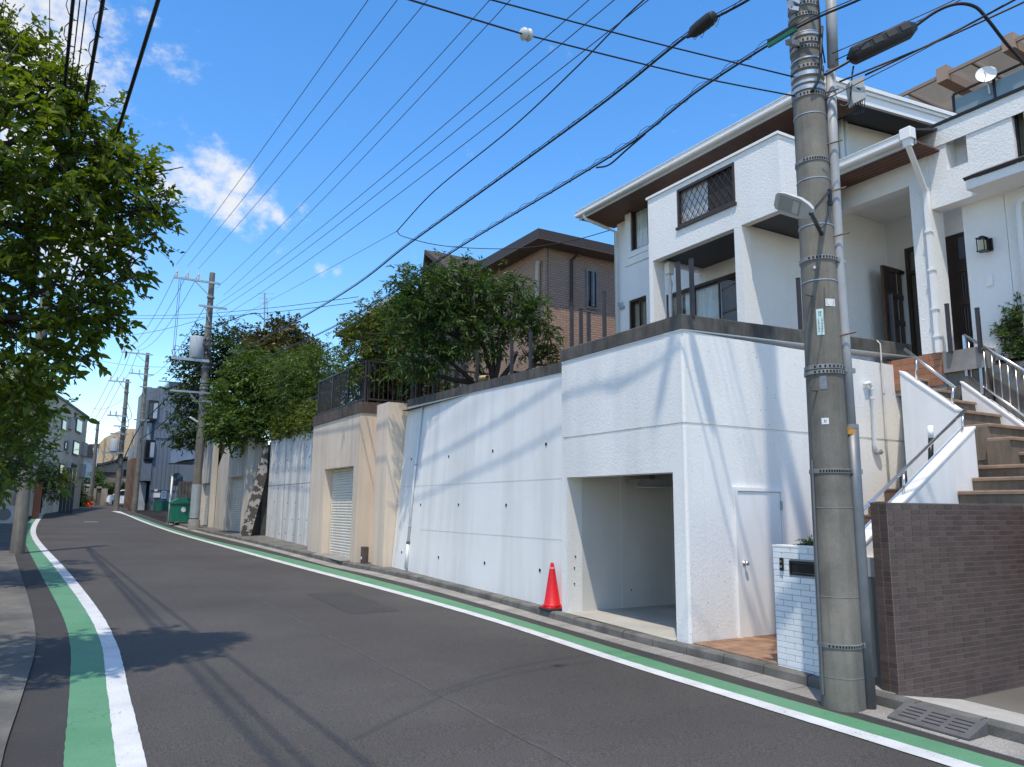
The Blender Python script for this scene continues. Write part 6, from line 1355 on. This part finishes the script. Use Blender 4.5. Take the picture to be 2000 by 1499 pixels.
# big tree in front of the brown house
gb_=np.array((9.55,17.0,4.2))
G_=lambda px,py,r,sy=1.0,sz=1.0,Y=16.8:bl(px,py,Y,r,sy,sz)
tree('garden_tree','broad dark green garden tree with drooping narrow leaves and bare lower branches','tree',gb_,
  [G_(835,575,.85),G_(915,565,.8),G_(990,590,.75),G_(1035,615,.6),G_(880,640,.8),G_(800,620,.7),G_(960,650,.65,1,.8),G_(1060,660,.45,1,.8),G_(830,690,.65,1,.8),G_(1075,690,.28),G_(900,535,.5,1,.7),G_(790,560,.45),G_(1000,555,.4,1,.6),G_(905,690,.5,1,.6),G_(1040,690,.35,1,.6),G_(1085,720,.2),G_(800,720,.5,1,.6)],
  lf_b,1750,9,.26,.15,.27,13,trunk=[(gb_,gb_+np.array((-.1,0,.5)),.16,.13)]+[(gb_+np.array((-.1,0,.45)),at(px,py,Y=16.8),.085,.04) for px,py in ((870,700),(830,730),(930,640),(960,660),(1010,690),(1040,715),(900,660),(985,640))],limbs=30,shell=.3,droop=.45,tr=.11,sub=4)
tree('garden_tree','yellow green young tree beside the dark railing','tree',(9.0,20.5,4.3),
  [bl(735,650,20.5,.85),bl(700,690,20.5,.6,1,.8),bl(770,690,20.5,.8),bl(740,610,20.5,.45),bl(690,640,20.8,.4),bl(800,650,20.5,.5),bl(740,740,20.5,.8,1,.6),bl(800,740,20.4,.6,1,.6)],
  lf_d,950,8,.26,.13,.36,14,trunk=[((9.0,20.5,4.3),(8.9,20.5,5.4),.1,.07)],limbs=10,shell=.3,droop=.3)
# belt of trees above the concrete wall and the cream garages
def grove(label,pts,leafm,ntw,seed,leaf=.17,asp=.5,cat='tree',name='garden_tree',nl=8,tl=.36,shell=.3,base=None,z0=4.3,limbs=6,droop=.25):
    bb=[bl(*p) for p in pts]; c=np.mean([b[0] for b in bb],0); b0=np.array((c[0],c[1]+.3,z0)); top=c
    return tree(name,label,cat,b0,bb,leafm,ntw,nl,tl,leaf,asp,seed,trunk=[(b0,top*.6+b0*.4,.14,.09)],limbs=limbs,shell=shell,droop=droop)
grove('tall dark evergreen behind the transformer pole',[(430,690,43,1.8),(395,760,43,1.7),(440,760,43,1.8),(385,835,42.5,1.4,1,.8),(425,845,42,1.4,1,.7),(470,690,42,1.4),(368,705,43.5,.9,1,.8),(362,860,42.5,.8,1,.6),(450,820,41,1.4,1,.8)],lf_c,2300,21,leaf=.19)
grove('spreading green tree overhanging the cream garage',[(480,780,34,1.5),(530,760,33.5,1.4),(470,840,33,1.1,1,.7),(510,830,32.6,1.0,1,.7),(445,830,33.5,1.0,1,.7),(560,740,33.5,1.1),(490,730,34.5,1.1),(545,800,32.5,.9),(580,780,32,.8)],lf_b2,2600,22)
grove('bronze tinted tree with round tufts behind the hedge',[(545,690,37,1.5),(510,690,37,1.1),(590,700,37,1.1),(560,650,37,.8),(530,725,36,1.4),(605,690,37,.6,1,.7),(575,735,35,1.2)],lf_e,1700,23,asp=.7)
grove('pale green shrubs rising behind the railing',[(600,740,29,1.2),(640,735,28,1.1),(570,770,29.5,.9),(670,760,27,.9),(620,775,28,.9),(690,735,27,.6),(560,735,31,1.0)],lf_b2,1700,24,leaf=.13,asp=.4,cat='shrub',name='garden_shrub')
hb=[((7.62+.12*math.sin(k*1.7),24.35+k*.62,4.62+.035*k+.12*math.sin(k*2.3)),(.36,.55,.52)) for k in range(12)]+[((7.36,26.0+k*1.35,4.36+.04*k),(.2,.5,.24)) for k in range(4)]
tree('ivy_hedge','clipped yellow green hedge growing through the railing above the concrete wall','hedge',(7.7,28,4.3),hb,lf_d,1900,8,.2,.085,.62,25,trunk=[((7.7,28,4.3),(7.7,28,4.8),.05,.03)],limbs=6,shell=.35,droop=.2)
grove('ivy tangle behind the railing over the beige garage',[(730,768,21.5,.5,1.5,.8),(770,765,21,.5,1,.8),(820,765,20.5,.5,1,.7),(860,758,20.3,.4,1,.7)],lf_c,500,26,leaf=.10,asp=.6,cat='hedge',name='ivy_hedge',tl=.25)
# clipped shrub at the right edge of the stairs
tree('garden_shrub','clipped green shrub beside the stainless balustrade','shrub',(12.6,5.55,3.9),[(at(1990,650,X=12.4),(.28,.28,.33)),(at(1985,620,X=12.4),(.18,.18,.14)),(at(2010,690,X=12.4),(.3,.3,.25)),(at(1968,658,X=12.4),(.12,.12,.1)),(at(2020,620,X=12.4),(.3,.3,.3))],lf_b2,1000,9,.12,.05,.5,31,trunk=[((12.6,5.55,3.9),(12.5,5.6,4.3),.03,.02)],limbs=4,shell=.2)
tree('garden_shrub','small weed tuft behind the white brick letterbox wall','weed',(7.7,6.2,1.16),[(at(1583,1064,X=7.7),(.12,.16,.07))],lf_d,60,6,.09,.04,.4,32,shell=.1)
m=MB(); MB().box(12.1,14,3.0,6.15,2.4,3.9).build('planting_bed',conc_dk,label='dark shaded planting bed behind the stainless balustrade',cat='planter')
# ---------------------------------------------------------------- the far end of the street
def onplane(px,py,A,B):
    d=np.array([(px-1000)/FPX,-(py-749.5)/FPX,1.0]); r=d[0]*_r2+d[1]*_u2+d[2]*_fw
    n=np.array((B[1]-A[1],-(B[0]-A[0]),0.0)); t=np.dot(n,np.array(A)-CAMP)/np.dot(n,r); return CAMP+r*t
far_grey=mat('far_grey_render',(.56,.49,.39),.85,.08,.6,streak=.15,sscale=(1,1,.2))
A=np.array((-2.2,50,1)); B=np.array((2.05,75,1)); nrm=np.array((B[1]-A[1],-(B[0]-A[0]),0)); nrm/=np.linalg.norm(nrm); tg=(B-A)/np.linalg.norm(B-A)
gf_=thing('grey_flats','grey rendered block of flats at the left side of the road bend','building',(-1,64,1.2))
zT=9.0
MB().prism([(A[0],A[1],.5),(B[0],B[1],.5),(B[0]-9,B[1]+1.5,.5),(A[0]-9,A[1]+1.5,.5)],(0,0,zT-.5)).build('wall',far_grey,gf_)
MB().prism([tuple(A+nrm*.1+(0,0,zT-1)),tuple(B+nrm*.1+tg*.1+(0,0,zT-1)),(B[0]-9,B[1]+1.6,zT),(A[0]-9,A[1]+1.4,zT)],(0,0,.15)).build('roof_edge',mat('far_roof_edge',(.2,.185,.165),.85),gf_)
dkg=MATS['dark_glass']
for x0,y0,x1,y1 in ((146,817,157,846),(140,861,151,890),(136,905,146,940),(124,862,130,880),(118,818,126,842),(113,905,122,930)):
    q=[onplane(x,y,A,B)+nrm*.02 for x,y in ((x0,y1),(x1,y1),(x1,y0),(x0,y0))]
    # upright rectangle on the facade
    zc0=(q[0][2]+q[1][2])/2; zc1=(q[2][2]+q[3][2])/2; a=q[0].copy(); b_=q[1].copy(); 
    f=MB().prism([(a[0],a[1],zc0),(b_[0],b_[1],zc0),(b_[0],b_[1],zc1),(a[0],a[1],zc1)],tuple(nrm*.06)).build('window',mat('far_window_frame',(.10,.095,.09),.6),gf_)
    s=.12; MB().prism([(a[0]+tg[0]*s+nrm[0]*.061,a[1]+tg[1]*s+nrm[1]*.061,zc0+s),(b_[0]-tg[0]*s+nrm[0]*.061,b_[1]-tg[1]*s+nrm[1]*.061,zc0+s),(b_[0]-tg[0]*s+nrm[0]*.061,b_[1]-tg[1]*s+nrm[1]*.061,zc1-s),(a[0]+tg[0]*s+nrm[0]*.061,a[1]+tg[1]*s+nrm[1]*.061,zc1-s)],tuple(nrm*.01)).build('pane',dkg,f)
for x0,y0,x1,y1 in ((128,858,133,884),(158,862,165,890),(125,900,131,925),(132,815,138,838),(155,905,162,932)):
    q=[onplane(x,y,A,B) for x,y in ((x0,y1),(x1,y1),(x1,y0),(x0,y0))]; z0=q[0][2]; z1=q[3][2]
    MB().prism([(q[0][0],q[0][1],z0),(q[1][0],q[1][1],z0),(q[1][0],q[1][1],z1),(q[0][0],q[0][1],z1)],tuple(nrm*.18)).build('pilaster',mat('far_pale_panel',(.42,.40,.37),.8),gf_)
# white house and dark roofs beyond, beige house, golden covered hall
wh=thing('white_gable_house','small white house behind the beige garden wall','house',(3,92,1.6)); MB().box(at(158,940,Y=92)[0],at(186,940,Y=92)[0],92,100,1.2,at(170,875,Y=92)[2]).build('wall',mat('far_white',(.55,.57,.60),.8),wh)
MB().prism([(at(152,880,Y=91)[0],91,at(152,885,Y=91)[2]),(at(185,880,Y=91)[0],91,at(185,895,Y=91)[2]),(at(180,868,Y=91)[0],91,at(180,868,Y=91)[2])],(0,9,0)).build('roof',roof_m,wh)
bh2=thing('beige_gable_house','low beige house with a shallow dark gable roof at the end of the road','house',(6,96,1.6))
x0,x1=at(190,930,Y=96)[0],at(262,930,Y=96)[0]; zE=at(200,912,Y=96)[2]; zP=at(240,896,Y=96)[2]
MB().prism([(x0,96,1.2),(x1+2,96,1.2),(x1+2,96,zE),((x0+x1)/2+1,96,zP-.2),(x0,96,zE)],(0,8,0)).build('wall',mat('far_tan',(.36,.275,.21),.85,.06,1),bh2)
MB().prism([(x0-.8,95.5,zE-.25),((x0+x1)/2+1,95.5,zP),(x1+3,95.5,zE-.1),(x1+3,95.5,zE+.15),((x0+x1)/2+1,95.5,zP+.25),(x0-.8,95.5,zE)],(0,9,0)).build('roof',roof_m,bh2)
MB().box(x0,x1+1,95.93,95.99,at(200,931,Y=96)[2],at(200,922,Y=96)[2]).build('band',mat('far_brown',(.10,.062,.045),.8),bh2)
MB().box(x0+.8,x1-1,95.92,95.985,at(200,950,Y=96)[2],at(200,936,Y=96)[2]).build('garage_door',mat('far_garage_door',(.20,.16,.12),.7),bh2)
wz=at(246,924,Y=96)[2]; MB().box(at(241,925,Y=96)[0],at(250,925,Y=96)[0],95.9,95.96,wz-.3,wz+.35).build('window',dkg,bh2)
gh=thing('covered_hall','large tan sheeted hall with a swept roof rising behind the houses','building',(8,118,2))
pts=[(188,905),(192,868),(205,855),(225,845),(245,838),(275,838),(285,905)]
gmat=mat('tan_sheeting',(.55,.40,.24),.7,.06,.2,streak=.12,sscale=(.8,.8,.1))
MB().prism([tuple(at(x,y,Y=118)) for x,y in pts],(0,20,0)).build('hull',gmat,gh)
for k in range(4):
    q0=at(205+k*18,856-k*4,Y=117.9); MB().box(q0[0]-.05,q0[0]+.05,117.85,117.95,1.5,q0[2]).build('seam',mat('sheet_seam',(.40,.29,.17),.7),gh)
tw=thing('dark_tower_roof','dark grey flared roof hood above the white house','building',(3,99,8)); q=[at(x,y,Y=99) for x,y in ((169,868),(195,867),(192,885),(184,895),(176,893))]; MB().prism([tuple(p) for p in q],(0,3,0)).build('hood',mat('far_dark_grey',(.09,.085,.08),.8),tw)
MB().box(at(178,900,Y=99)[0],at(190,900,Y=99)[0],99.2,102,1.5,at(180,893,Y=99)[2]).build('stem',MATS['far_dark_grey'],tw)
# beige garden wall with gate, cones, car
gw=thing('beige_garden_wall','beige garden wall with a narrow gate behind the orange cones','wall',(3,86,1.5)); Yw=86.5; wzt=at(180,954,Y=Yw)[2]
xa,xb,xc,xd=[at(x,985,Y=Yw)[0] for x in (152,186,200,208)]
MB().box(xa,xb,Yw,Yw+.3,1.2,wzt).build('wall',mat('far_beige',(.27,.225,.17),.85,.1,.8),gw); MB().box(xc-.2,xd,Yw,Yw+.3,1.2,wzt).build('wall',MATS['far_beige'],gw); MB().box(xb+.003,xc-.203,Yw+.1,Yw+.25,1.2,wzt-.2).build('gate',mat('far_gate',(.14,.11,.085),.7),gw); MB().box(xb,xc-.2,Yw-.05,Yw+.35,wzt+.002,wzt+.2).build('gate_lintel',MATS['far_beige'],gw)
MB().box(at(156,985,Y=84)[0],at(176,985,Y=84)[0],84,84.3,at(160,950,Y=84)[2],at(160,946,Y=84)[2]).build('carport_slab',mat('far_slab',(.5,.5,.48),.8),label='pale flat carport slab above the far hedge',cat='carport')
ora=mat('cone_orange',(.70,.09,.03),.5,.05,6)
for i,px in enumerate((166.5,172.5,178.5)):
    q=gr(px,989.5); c_=thing('traffic_cone','orange traffic cone in the row below the thin concrete pole','traffic cone',tuple(q),'row of orange cones at the bend'); z=zr(q[1])
    MB().box(q[0]-.2,q[0]+.2,q[1]-.2,q[1]+.2,z,z+.04).build('base',ora,c_); MB().lathe((q[0],q[1],z+.04),[(.17,0),(.05,.68),(.03,.72)],12).build('body',ora,c_,autos=40)
car=thing('parked_car','white hatchback with red tail lights parked at the end of the road','car',(5.6,85.5,1.58))
cw_=mat('car_white',(.75,.76,.78),.25,.02,2,spec=.6); cx0=at(208,988,Y=85)[0]; cz=zr(85)
Lc=3.9; prof=[(0,.35),(0.02,.75),(.12,.98),(.5,1.06),(.95,1.45),(1.3,1.56),(2.5,1.55),(3.2,1.42),(3.75,1.0),(3.88,.85),(3.9,.4),(3.6,.25),(.3,.25)]
rows=[]
for yy,ins in ((0,.16),(.12,.03),(.35,0),(1.35,0),(1.58,.03),(1.7,.16)):
    rows.append([(cx0+Lc/2+(x-Lc/2)*(1-ins*.25),85+yy+(0.0 if z<1.0 else (.16 if yy<.5 else -.16)*(z-1.0)/.56),cz+z*(1-(ins*.12 if z>1.2 else 0))) for x,z in prof+[prof[0]]])
m=MB(); m.grid(rows); m.add(rows[0][:-1],[tuple(range(len(prof)))]); m.add(rows[-1][:-1],[tuple(reversed(range(len(prof))))]); m.build('body',cw_,car,autos=30)
gl=[(.72,1.05),(1.05,1.40),(1.35,1.47),(2.4,1.46),(2.4,1.05)]; MB().prism([(cx0+x,84.985+.16*(z-1)/.56+.01,cz+z) for x,z in gl],(0,-.012,0)).build('side_window',dkg,car)
gl=[(2.48,1.05),(2.48,1.46),(3.05,1.38),(3.5,1.05)]; MB().prism([(cx0+x,84.985+.16*(z-1)/.56+.01,cz+z) for x,z in gl],(0,-.012,0)).build('side_window',dkg,car)
for x in (.75,3.1):
    w_=MB().lathe((cx0+x,84.99,cz+.32),[(.32,0),(.32,.2)],18,(0,1,0)); w_.v=[(a,b-.02,c) for a,b,c in w_.v]; wo=w_.build('tyre',mat('tyre',(.02,.02,.02),.8),car); MB().lathe((cx0+x,84.965,cz+.32),[(.2,0),(.2,.01)],14,(0,-1,0)).build('rim',galv,wo)
MB().box(cx0+3.35,cx0+3.85,84.985,85.0,cz+.85,cz+1.0).build('tail_light',mat('tail_red',(.5,.01,.02),.3),car); MB().box(cx0+2.2,cx0+3.86,84.992,85.004,cz+.30,cz+.72).build('rear_bumper',black_pl,car)
# brown annex and blue-grey building
an_=thing('brown_annex','narrow brown rendered annex beside the far poles','building',(6,72,1.3)); YA=71.0; MB().box(at(254,950,Y=YA)[0],at(276,950,Y=YA)[0],YA,YA+5,.9,at(262,895,Y=YA)[2]).build('wall',mat('annex_brown',(.20,.115,.075),.8,.1,1),an_); MB().box(at(254,950,Y=YA)[0]+.003,at(274,950,Y=YA)[0],YA+.3,YA+5,at(262,895,Y=YA)[2],at(262,870,Y=YA)[2]).build('upper_wall',mat('annex_grey',(.3,.33,.36),.7),an_)
blue=mat('blue_grey_siding',(.155,.185,.225),.6,.05,1); 
b_=thing('blue_building','tall blue grey ribbed building with black framed corner windows','building',(8,72,1.3)); YB_=70.0
X=lambda px,py=900:at(px,py,Y=YB_)[0]; Zf=lambda py,px=300:at(px,py,Y=YB_)[2]
MB().box(X(297),X(318),YB_,YB_+9,Zf(938),Zf(754)).build('wall',blue,b_); MB().box(X(318)+.003,X(400),YB_,YB_+9,1.0,Zf(743)).build('wall',blue,b_); MB().box(X(297),X(318),YB_,YB_+9,1.0,Zf(938)-.003).build('wall',blue,b_)
MB().box(X(276),X(297)-.003,YB_+.6,YB_+8,Zf(938),Zf(756)).build('bay_wall',blue,b_)
rib=mat('blue_rib',(.125,.15,.185),.6)
rm=mesh_of(MB().box(0,.05,-.05,0,1.2,Zf(756)),'rib',blue)
k=X(299)
while k<X(352): inst(rm,'rib',(k,YB_,0),b_); k+=.32
for y in (825,855,957): MB().box(X(298),X(352),YB_-.07,YB_-.001,Zf(y)-.03,Zf(y)+.03).build('joint_strip',rib,b_)
MB().box(X(297),X(352),YB_-.12,YB_-.0,Zf(744.5),Zf(743)).build('parapet_strip',rib,b_)
for y0,y1 in ((783,822),(860,898)):
    f=MB().box(X(281),X(300),YB_-.22,YB_+.59,Zf(y1),Zf(y0)).build('corner_window',frame_bk,b_); MB().box(X(291),X(299),YB_-.235,YB_-.222,Zf(y1-4),Zf(y0+5)).build('pane',mat('pale_pane',(.35,.40,.45),.1),f); MB().box(X(283),X(289),YB_-.235,YB_-.222,Zf(y1-4),Zf(y0+5)).build('pane',dkg,f)
MB().box(X(284),X(292),YB_+.58,YB_+.597,Zf(862),Zf(826)).build('glass_strip',mat('pale_pane'  ,(.35,.4,.45),.1),b_)  # pale colour stands for the reflection in this glass
MB().box(X(277),X(297),YB_-.1,YB_+.55,Zf(940),Zf(905)).build('bay_base',blue,b_)
MB().box(X(278),X(291),YB_+.5,YB_+.6,1.2,Zf(942)).build('white_door',mat('far_door',(.45,.46,.46),.6),b_); MB().box(X(291)+.003,X(297)-.003,YB_+.5,YB_+.9,1.2,Zf(942)).build('entry_recess',dark_in,b_)
for i,(x0,y0,x1,y1,mm) in enumerate(((305,963,318,972,trim_w),(306,956,312,960,trim_w),(320,959,330,974,mat('notice_blue',(.25,.38,.55),.6)))):
    pz_=MB().box(X(x0),X(x1),YB_-.09,YB_-.055,Zf(y1),Zf(y0)).build('notice_board',mm,label=('white notice sheets in a row on the blue building','small white notice plate on the blue building','blue printed notice board on the blue building')[i],cat='notice')
nb=thing('notice_lines','fine printed lines on the blue notice board','print',(X(325),YB_-.1,Zf(974)))
for k in range(4): MB().box(X(321.5),X(328.5),YB_-.094,YB_-.0905,Zf(971-k*3),Zf(970-k*3)).build('line',mat('print_dark',(.05,.06,.06)),nb)
MB().box(X(307),X(336),YB_-1.0,YB_-.2,1.2,Zf(979)).build('green_container',mat('bin_green2',(.015,.14,.095),.6,.1,2),label='long dark green container against the blue building',cat='container')
aw=thing('curved_canopy','curved blue canopy with a grey awning behind the white post','canopy',(X(350),66,3)); m=MB(); rows=[]
for k in range(9): 
    a=math.pi*k/8*.5; rows.append([at(333+48*(1-math.cos(a))*.0+k*6,912-14*math.sin(a+.3),Y=Yy) for Yy in (60,66)])
m.grid(rows); m.build('sheet',mat('awning_grey',(.22,.22,.20),.6),aw); MB().box(at(333,900,Y=66)[0],at(382,900,Y=66)[0],66,68,at(340,905,Y=66)[2],at(340,878,Y=66)[2]).build('fascia',mat('canopy_blue',(.17,.22,.29),.6),aw); 
q=at(345,937,Y=64); MB().lathe(q,[(.45,0),(.5,.05),(.48,.09),(.0,.14)],18,(0,-1,.05)).build('traffic_mirror',mat('mirror_grey',(.25,.27,.3),.2,.02,2,metal=.6),label='round convex traffic mirror beside the white post',cat='mirror',autos=40)
MB().tube([q+np.array((0,.1,0)),np.array((q[0],q[1]+.1,1.0))],.05,6).build('mirror_pole',galv,label='thin grey pole carrying the traffic mirror',cat='pole')
cwl=thing('board_wall','dark weathered concrete panel wall behind the green bin','wall',(8,56,1)); Yc=56
xs_=[at(x,985,Y=Yc)[0] for x in np.linspace(346,378,6)]
for i in range(5): MB().box(xs_[i]+.01,xs_[i+1]-.01,Yc,Yc+.2,.8,at(360,941,Y=Yc)[2]+.04*(i%2)).build('panel',conc_dk,cwl)
# white post, green bin
q=gr(328,1026); pw=thing('white_post','thin white leaning marker post at the kerb','post',tuple(q)); MB().tube([q,at(337,930,V=q)],.045,8).build('shaft',trim_w,pw,smooth=True); MB().lathe(at(337,930,V=q),[(.05,0),(.05,.08),(.0,.1)],8).build('cap',mat('faded_cap',(.45,.35,.33),.6),pw)
gbn=thing('green_bin','green plastic refuse bin with a sloped lid beside the transformer pole','bin',(6,43.4,.65)); gmn=mat('bin_green',(.012,.16,.10),.4,.08,3)
p0=gr(336,1024,.12); xw0,xw1=p0[0]+.02,p0[0]+1.25; y0,y1=42.9,44.0; z0=zr(43,.14)
MB().box(xw0,xw1,y0,y1,z0+.06,z0+.98).build('body',gmn,gbn)
MB().prism([(xw0-.04,y0-.05,z0+.99),(xw0-.04,y0-.05,z0+1.05),(xw0+.25,y0-.05,z0+1.24),(xw1+.04,y0-.05,z0+1.36),(xw1+.04,y0-.05,z0+.99)],(0,y1-y0+.1,0)).build('lid',gmn,gbn)
MB().lathe((xw0+.55,y0-.004,z0+.68),[(.13,0),(.13,.006),(.08,.006),(.08,.002)],14,(0,-1,0)).build('emblem',mat('emblem_white',(.6,.65,.62),.6),gbn)
for xx in (xw0+.08,xw1-.12):
    for yy in (y0+.08,y1-.12): MB().box(xx,xx+.08,yy,yy+.08,z0-.05,z0+.059).build('foot',black_pl,gbn)
for i in range(4): MB().box(xw0+.1+i*.28,xw0+.13+i*.28,y0-.015,y0-.001,z0+.1,z0+.9).build('rib',gmn,gbn)
# left side: slate fence, bush, shed, block wall, odds and ends
Ys=62
sf=thing('slate_panel_fence','tall dark slate grey panel fence at the left of the bend','fence',(at(135,985,Y=Ys)[0],Ys,1.3))
slm=mat('slate_panel',(.055,.068,.075),.6,.1,2); xs_=[at(x,985,Y=Ys)[0] for x in (115,122,129,136,143)]
for i in range(4): MB().box(xs_[i]+.01,xs_[i+1]-.01,Ys,Ys+.15,1.0,at(130,913+i*.6,Y=Ys)[2]).build('panel',slm,sf)
tree('round_bush','round clipped olive green bush behind the pale pole','bush',(-.6,58,1.1),[bl(98,945,58,1.25,1,.95),bl(75,935,58,1.0),bl(118,950,58,.8),bl(95,925,58,1.0,1,.8)],lf_d,700,7,.3,.15,.4,51,trunk=[((-.6,58,1.1),(-.6,58,2.4),.08,.05)],limbs=5,shell=.35)
tree('far_shrub','dark shrub between slate fence and garden wall','shrub',(2.4,80,1.5),[bl(150,965,80,.9,1,1.4),bl(158,978,80,1.0,1,.5),bl(145,945,80,.7)],lf_c,400,7,.35,.18,.5,52,trunk=[((2.4,80,1.5),(2.4,80,2.6),.08,.05)],limbs=4,shell=.3)
tree('far_shrub','pointed green conifer behind the beige garden wall','tree',(4.0,90,1.6),[bl(190,945,90,.9,1,1.3),bl(190,925,90,.5,1,1.2),bl(182,950,90,.8)],lf_b2,350,7,.35,.2,.4,53,trunk=[((4.0,90,1.6),(4.0,90,3),.08,.05)],limbs=4,shell=.3)
tree('far_shrub','long clipped hedge behind the parked car','hedge',(6.5,93,1.6),[bl(212,955,92,.7,1,.9),bl(225,957,92,.8,1,.8),bl(240,956,92,.8,1,.9),bl(252,955,92,.6,1,.9),bl(168,942,88,.9,1,.6)],lf_c,500,7,.3,.18,.5,54,shell=.3)
sh=thing('orange_shed','small orange brown shed wall beside the pale pole','shed',(-1.3,52,1)); MB().box(at(66,970,Y=52)[0],at(80,970,Y=52)[0],52,54,.6,at(70,944,Y=52)[2]).build('wall',mat('shed_orange',(.30,.115,.065),.8,.1,2),sh); MB().box(at(66,970,Y=52)[0]-.1,at(82,970,Y=52)[0],51.9,54,at(70,944,Y=52)[2]+.002,at(70,942,Y=52)[2]).build('roof',MATS['dark_fascia'],sh)
bl_m=mat('block_wall_grey',(.22,.215,.205),.9,.15,2,streak=.3); bw2=thing('block_wall','low grey concrete block wall along the left footway','wall',(-2.1,30,.4))
y=11.0
while y<50:
    for r in range(4):
        yy=y+(.2 if r%2 else 0); x=Lk(yy)-1.55; MB().box(x-.12,x,yy+.006,yy+.394,zr(yy,-.02+r*.2),zr(yy,-.02+r*.2+.194)).build('block',bl_m,bw2)
    y+=.4 if y<24 else .8
ac=thing('air_conditioner_unit','white outdoor air conditioner unit under the roadside tree','air conditioner',(-2.0,31,1.1)); qa_=at(16,985,Y=31); MB().cbox(qa_[0]-.35,qa_[0]+.35,31,31.35,1.05,1.62,.02).build('case',mat('ac_white',(.5,.5,.48),.5),ac); MB().lathe((qa_[0]-.08,30.995,1.34),[(.2,0),(.2,.01)],18,(0,-1,0)).build('fan_grille',mat('ac_grille',(.2,.2,.2),.6),ac)
lh=thing('left_house','pale house wall with a window half hidden behind the roadside trees','house',(-6,34,.5)); MB().box(-12,-3.0,26,44,.3,6.4).build('wall',mat('left_house_wall',(.42,.40,.37),.85,.08,1,streak=.2),lh); hip(lh,-12,-3.0,26,44,6.4,2.0,.6)
for yy in (29,34,39):
    f=MB().box(-2.99,-2.93,yy,yy+1.7,2.0,3.3).build('window',frame_bk,lh); MB().box(-2.925,-2.915,yy+.1,yy+1.6,2.1,3.2).build('pane',dkg,f)
cp=thing('cream_upper_flat','cream house with a white balcony beyond the left trees','house',(-5,47,1)); MB().box(-14,-3.4,46,60,.8,7.4).build('wall',mat('cream_far_wall',(.45,.42,.36),.85,.06,1),cp); hip(cp,-14,-3.4,46,60,7.4,2.2,.6)
for yy in (48,52,56):
    f=MB().box(-3.39,-3.33,yy,yy+1.8,4.6,6.2).build('window',frame_bk,cp); MB().box(-3.325,-3.315,yy+.1,yy+1.7,4.7,6.1).build('pane',dkg,f)
# terraced flats with glazed balconies high behind the white house
tf=thing('terraced_flats','tan apartment block with glass balcony and slatted pergola above the wing','building',(26,14,8)); XT=27.0
T=lambda px,py,X_=XT:at(px,py,X=X_)
tan=mat('tan_tile_far',(.33,.235,.18),.8,.06,1); tan2=mat('tan_tile_far2',(.27,.21,.165),.8,.06,1)
yA=T(1800,185)[1]+.5; yB=T(2000,100)[1]-3
zroof=T(1900,120)[2]; MB().box(XT,XT+8,yB,yA,4,zroof).build('wall',tan2,tf)
XQ2=XT-2.2; zg=T(1900,185,XQ2)[2]; 
zgl0,zgl1=T(1900,210,XQ2)[2]-1.2,T(1870,205,XQ2)[2]+.25
MB().box(XQ2,XT,yB,yA,zgl0-.4,zgl0-.02).build('balcony_slab',tan,tf)
yy=T(1862,205,XQ2)[1]; n=0
while yy>yB+.2:
    MB().box(XQ2+.03,XQ2+.05,yy-1.25,yy-.04,zgl0,zgl1).build('glass_panel',mat('frosted_balcony_glass',(.20,.26,.26),.15,.05,2,spec=.6),tf); MB().box(XQ2,XQ2+.07,yy-.035,yy+.035,zgl0,zgl1+.15).build('baluster',frame_bk,tf); yy-=1.3
MB().box(XQ2,XQ2+.07,yB,T(1862,205,XQ2)[1],zgl1+.152,zgl1+.21).build('handrail',frame_bk,tf)
zp=T(1800,183,XQ2)[2]; zpp=(T(1800,183,XQ2)[2]+T(1985,88,XQ2)[2])/2
MB().box(XQ2-.3,XQ2-.22,yB,yA,zpp,zpp+.12).build('pergola_edge',tan2,tf)
yy=yA-.3
while yy>yB: 
    MB().box(XQ2-.22,XT,yy-.04,yy+.04,zpp+.01,zpp+.1).build('rafter',tan2,tf); MB().box(XQ2-.2,XT-.6,yy-1.0,yy-.1,zpp+.102,zpp+.12).build('canopy_sheet',glass,tf); yy-=1.1
for px,py in ((1852,150),(1980,80)):
    q=T(px,py,XQ2); MB().box(XQ2-.4,XT,q[1]-.18,q[1]+.18,zpp-.2,zpp+.32).build('beam_end',tan,tf)
f=MB().box(XT-.06,XT-.001,T(1985,120)[1],T(1935,150)[1],zgl1-1.0,zgl1+.9).build('window',frame_bk,tf); MB().box(XT-.07,XT-.061,T(1985,120)[1]+.1,T(1935,150)[1]-.1,zgl1-.9,zgl1+.8).build('pane',dkg,f)
sdh=thing('satellite_dish','small white satellite dish on the glass balcony rail','satellite dish',T(1926,160,XQ2)); q=T(1926,148,XQ2-.15); MB().lathe(q,[(.02,.0),(.16,.03),(.29,.08),(.30,.08),(.16,.045),(.0,.03)],20,(-.85,-.5,.2)).build('dish',trim_w,sdh,autos=50); MB().tube([q+np.array((.02,0,0)),q+np.array((.12,0,-.6))],.03,6).build('arm',galv,sdh); MB().tube([q,q+np.array((-.35,-.12,-.05))],.015,5).build('feed_arm',galv,sdh)
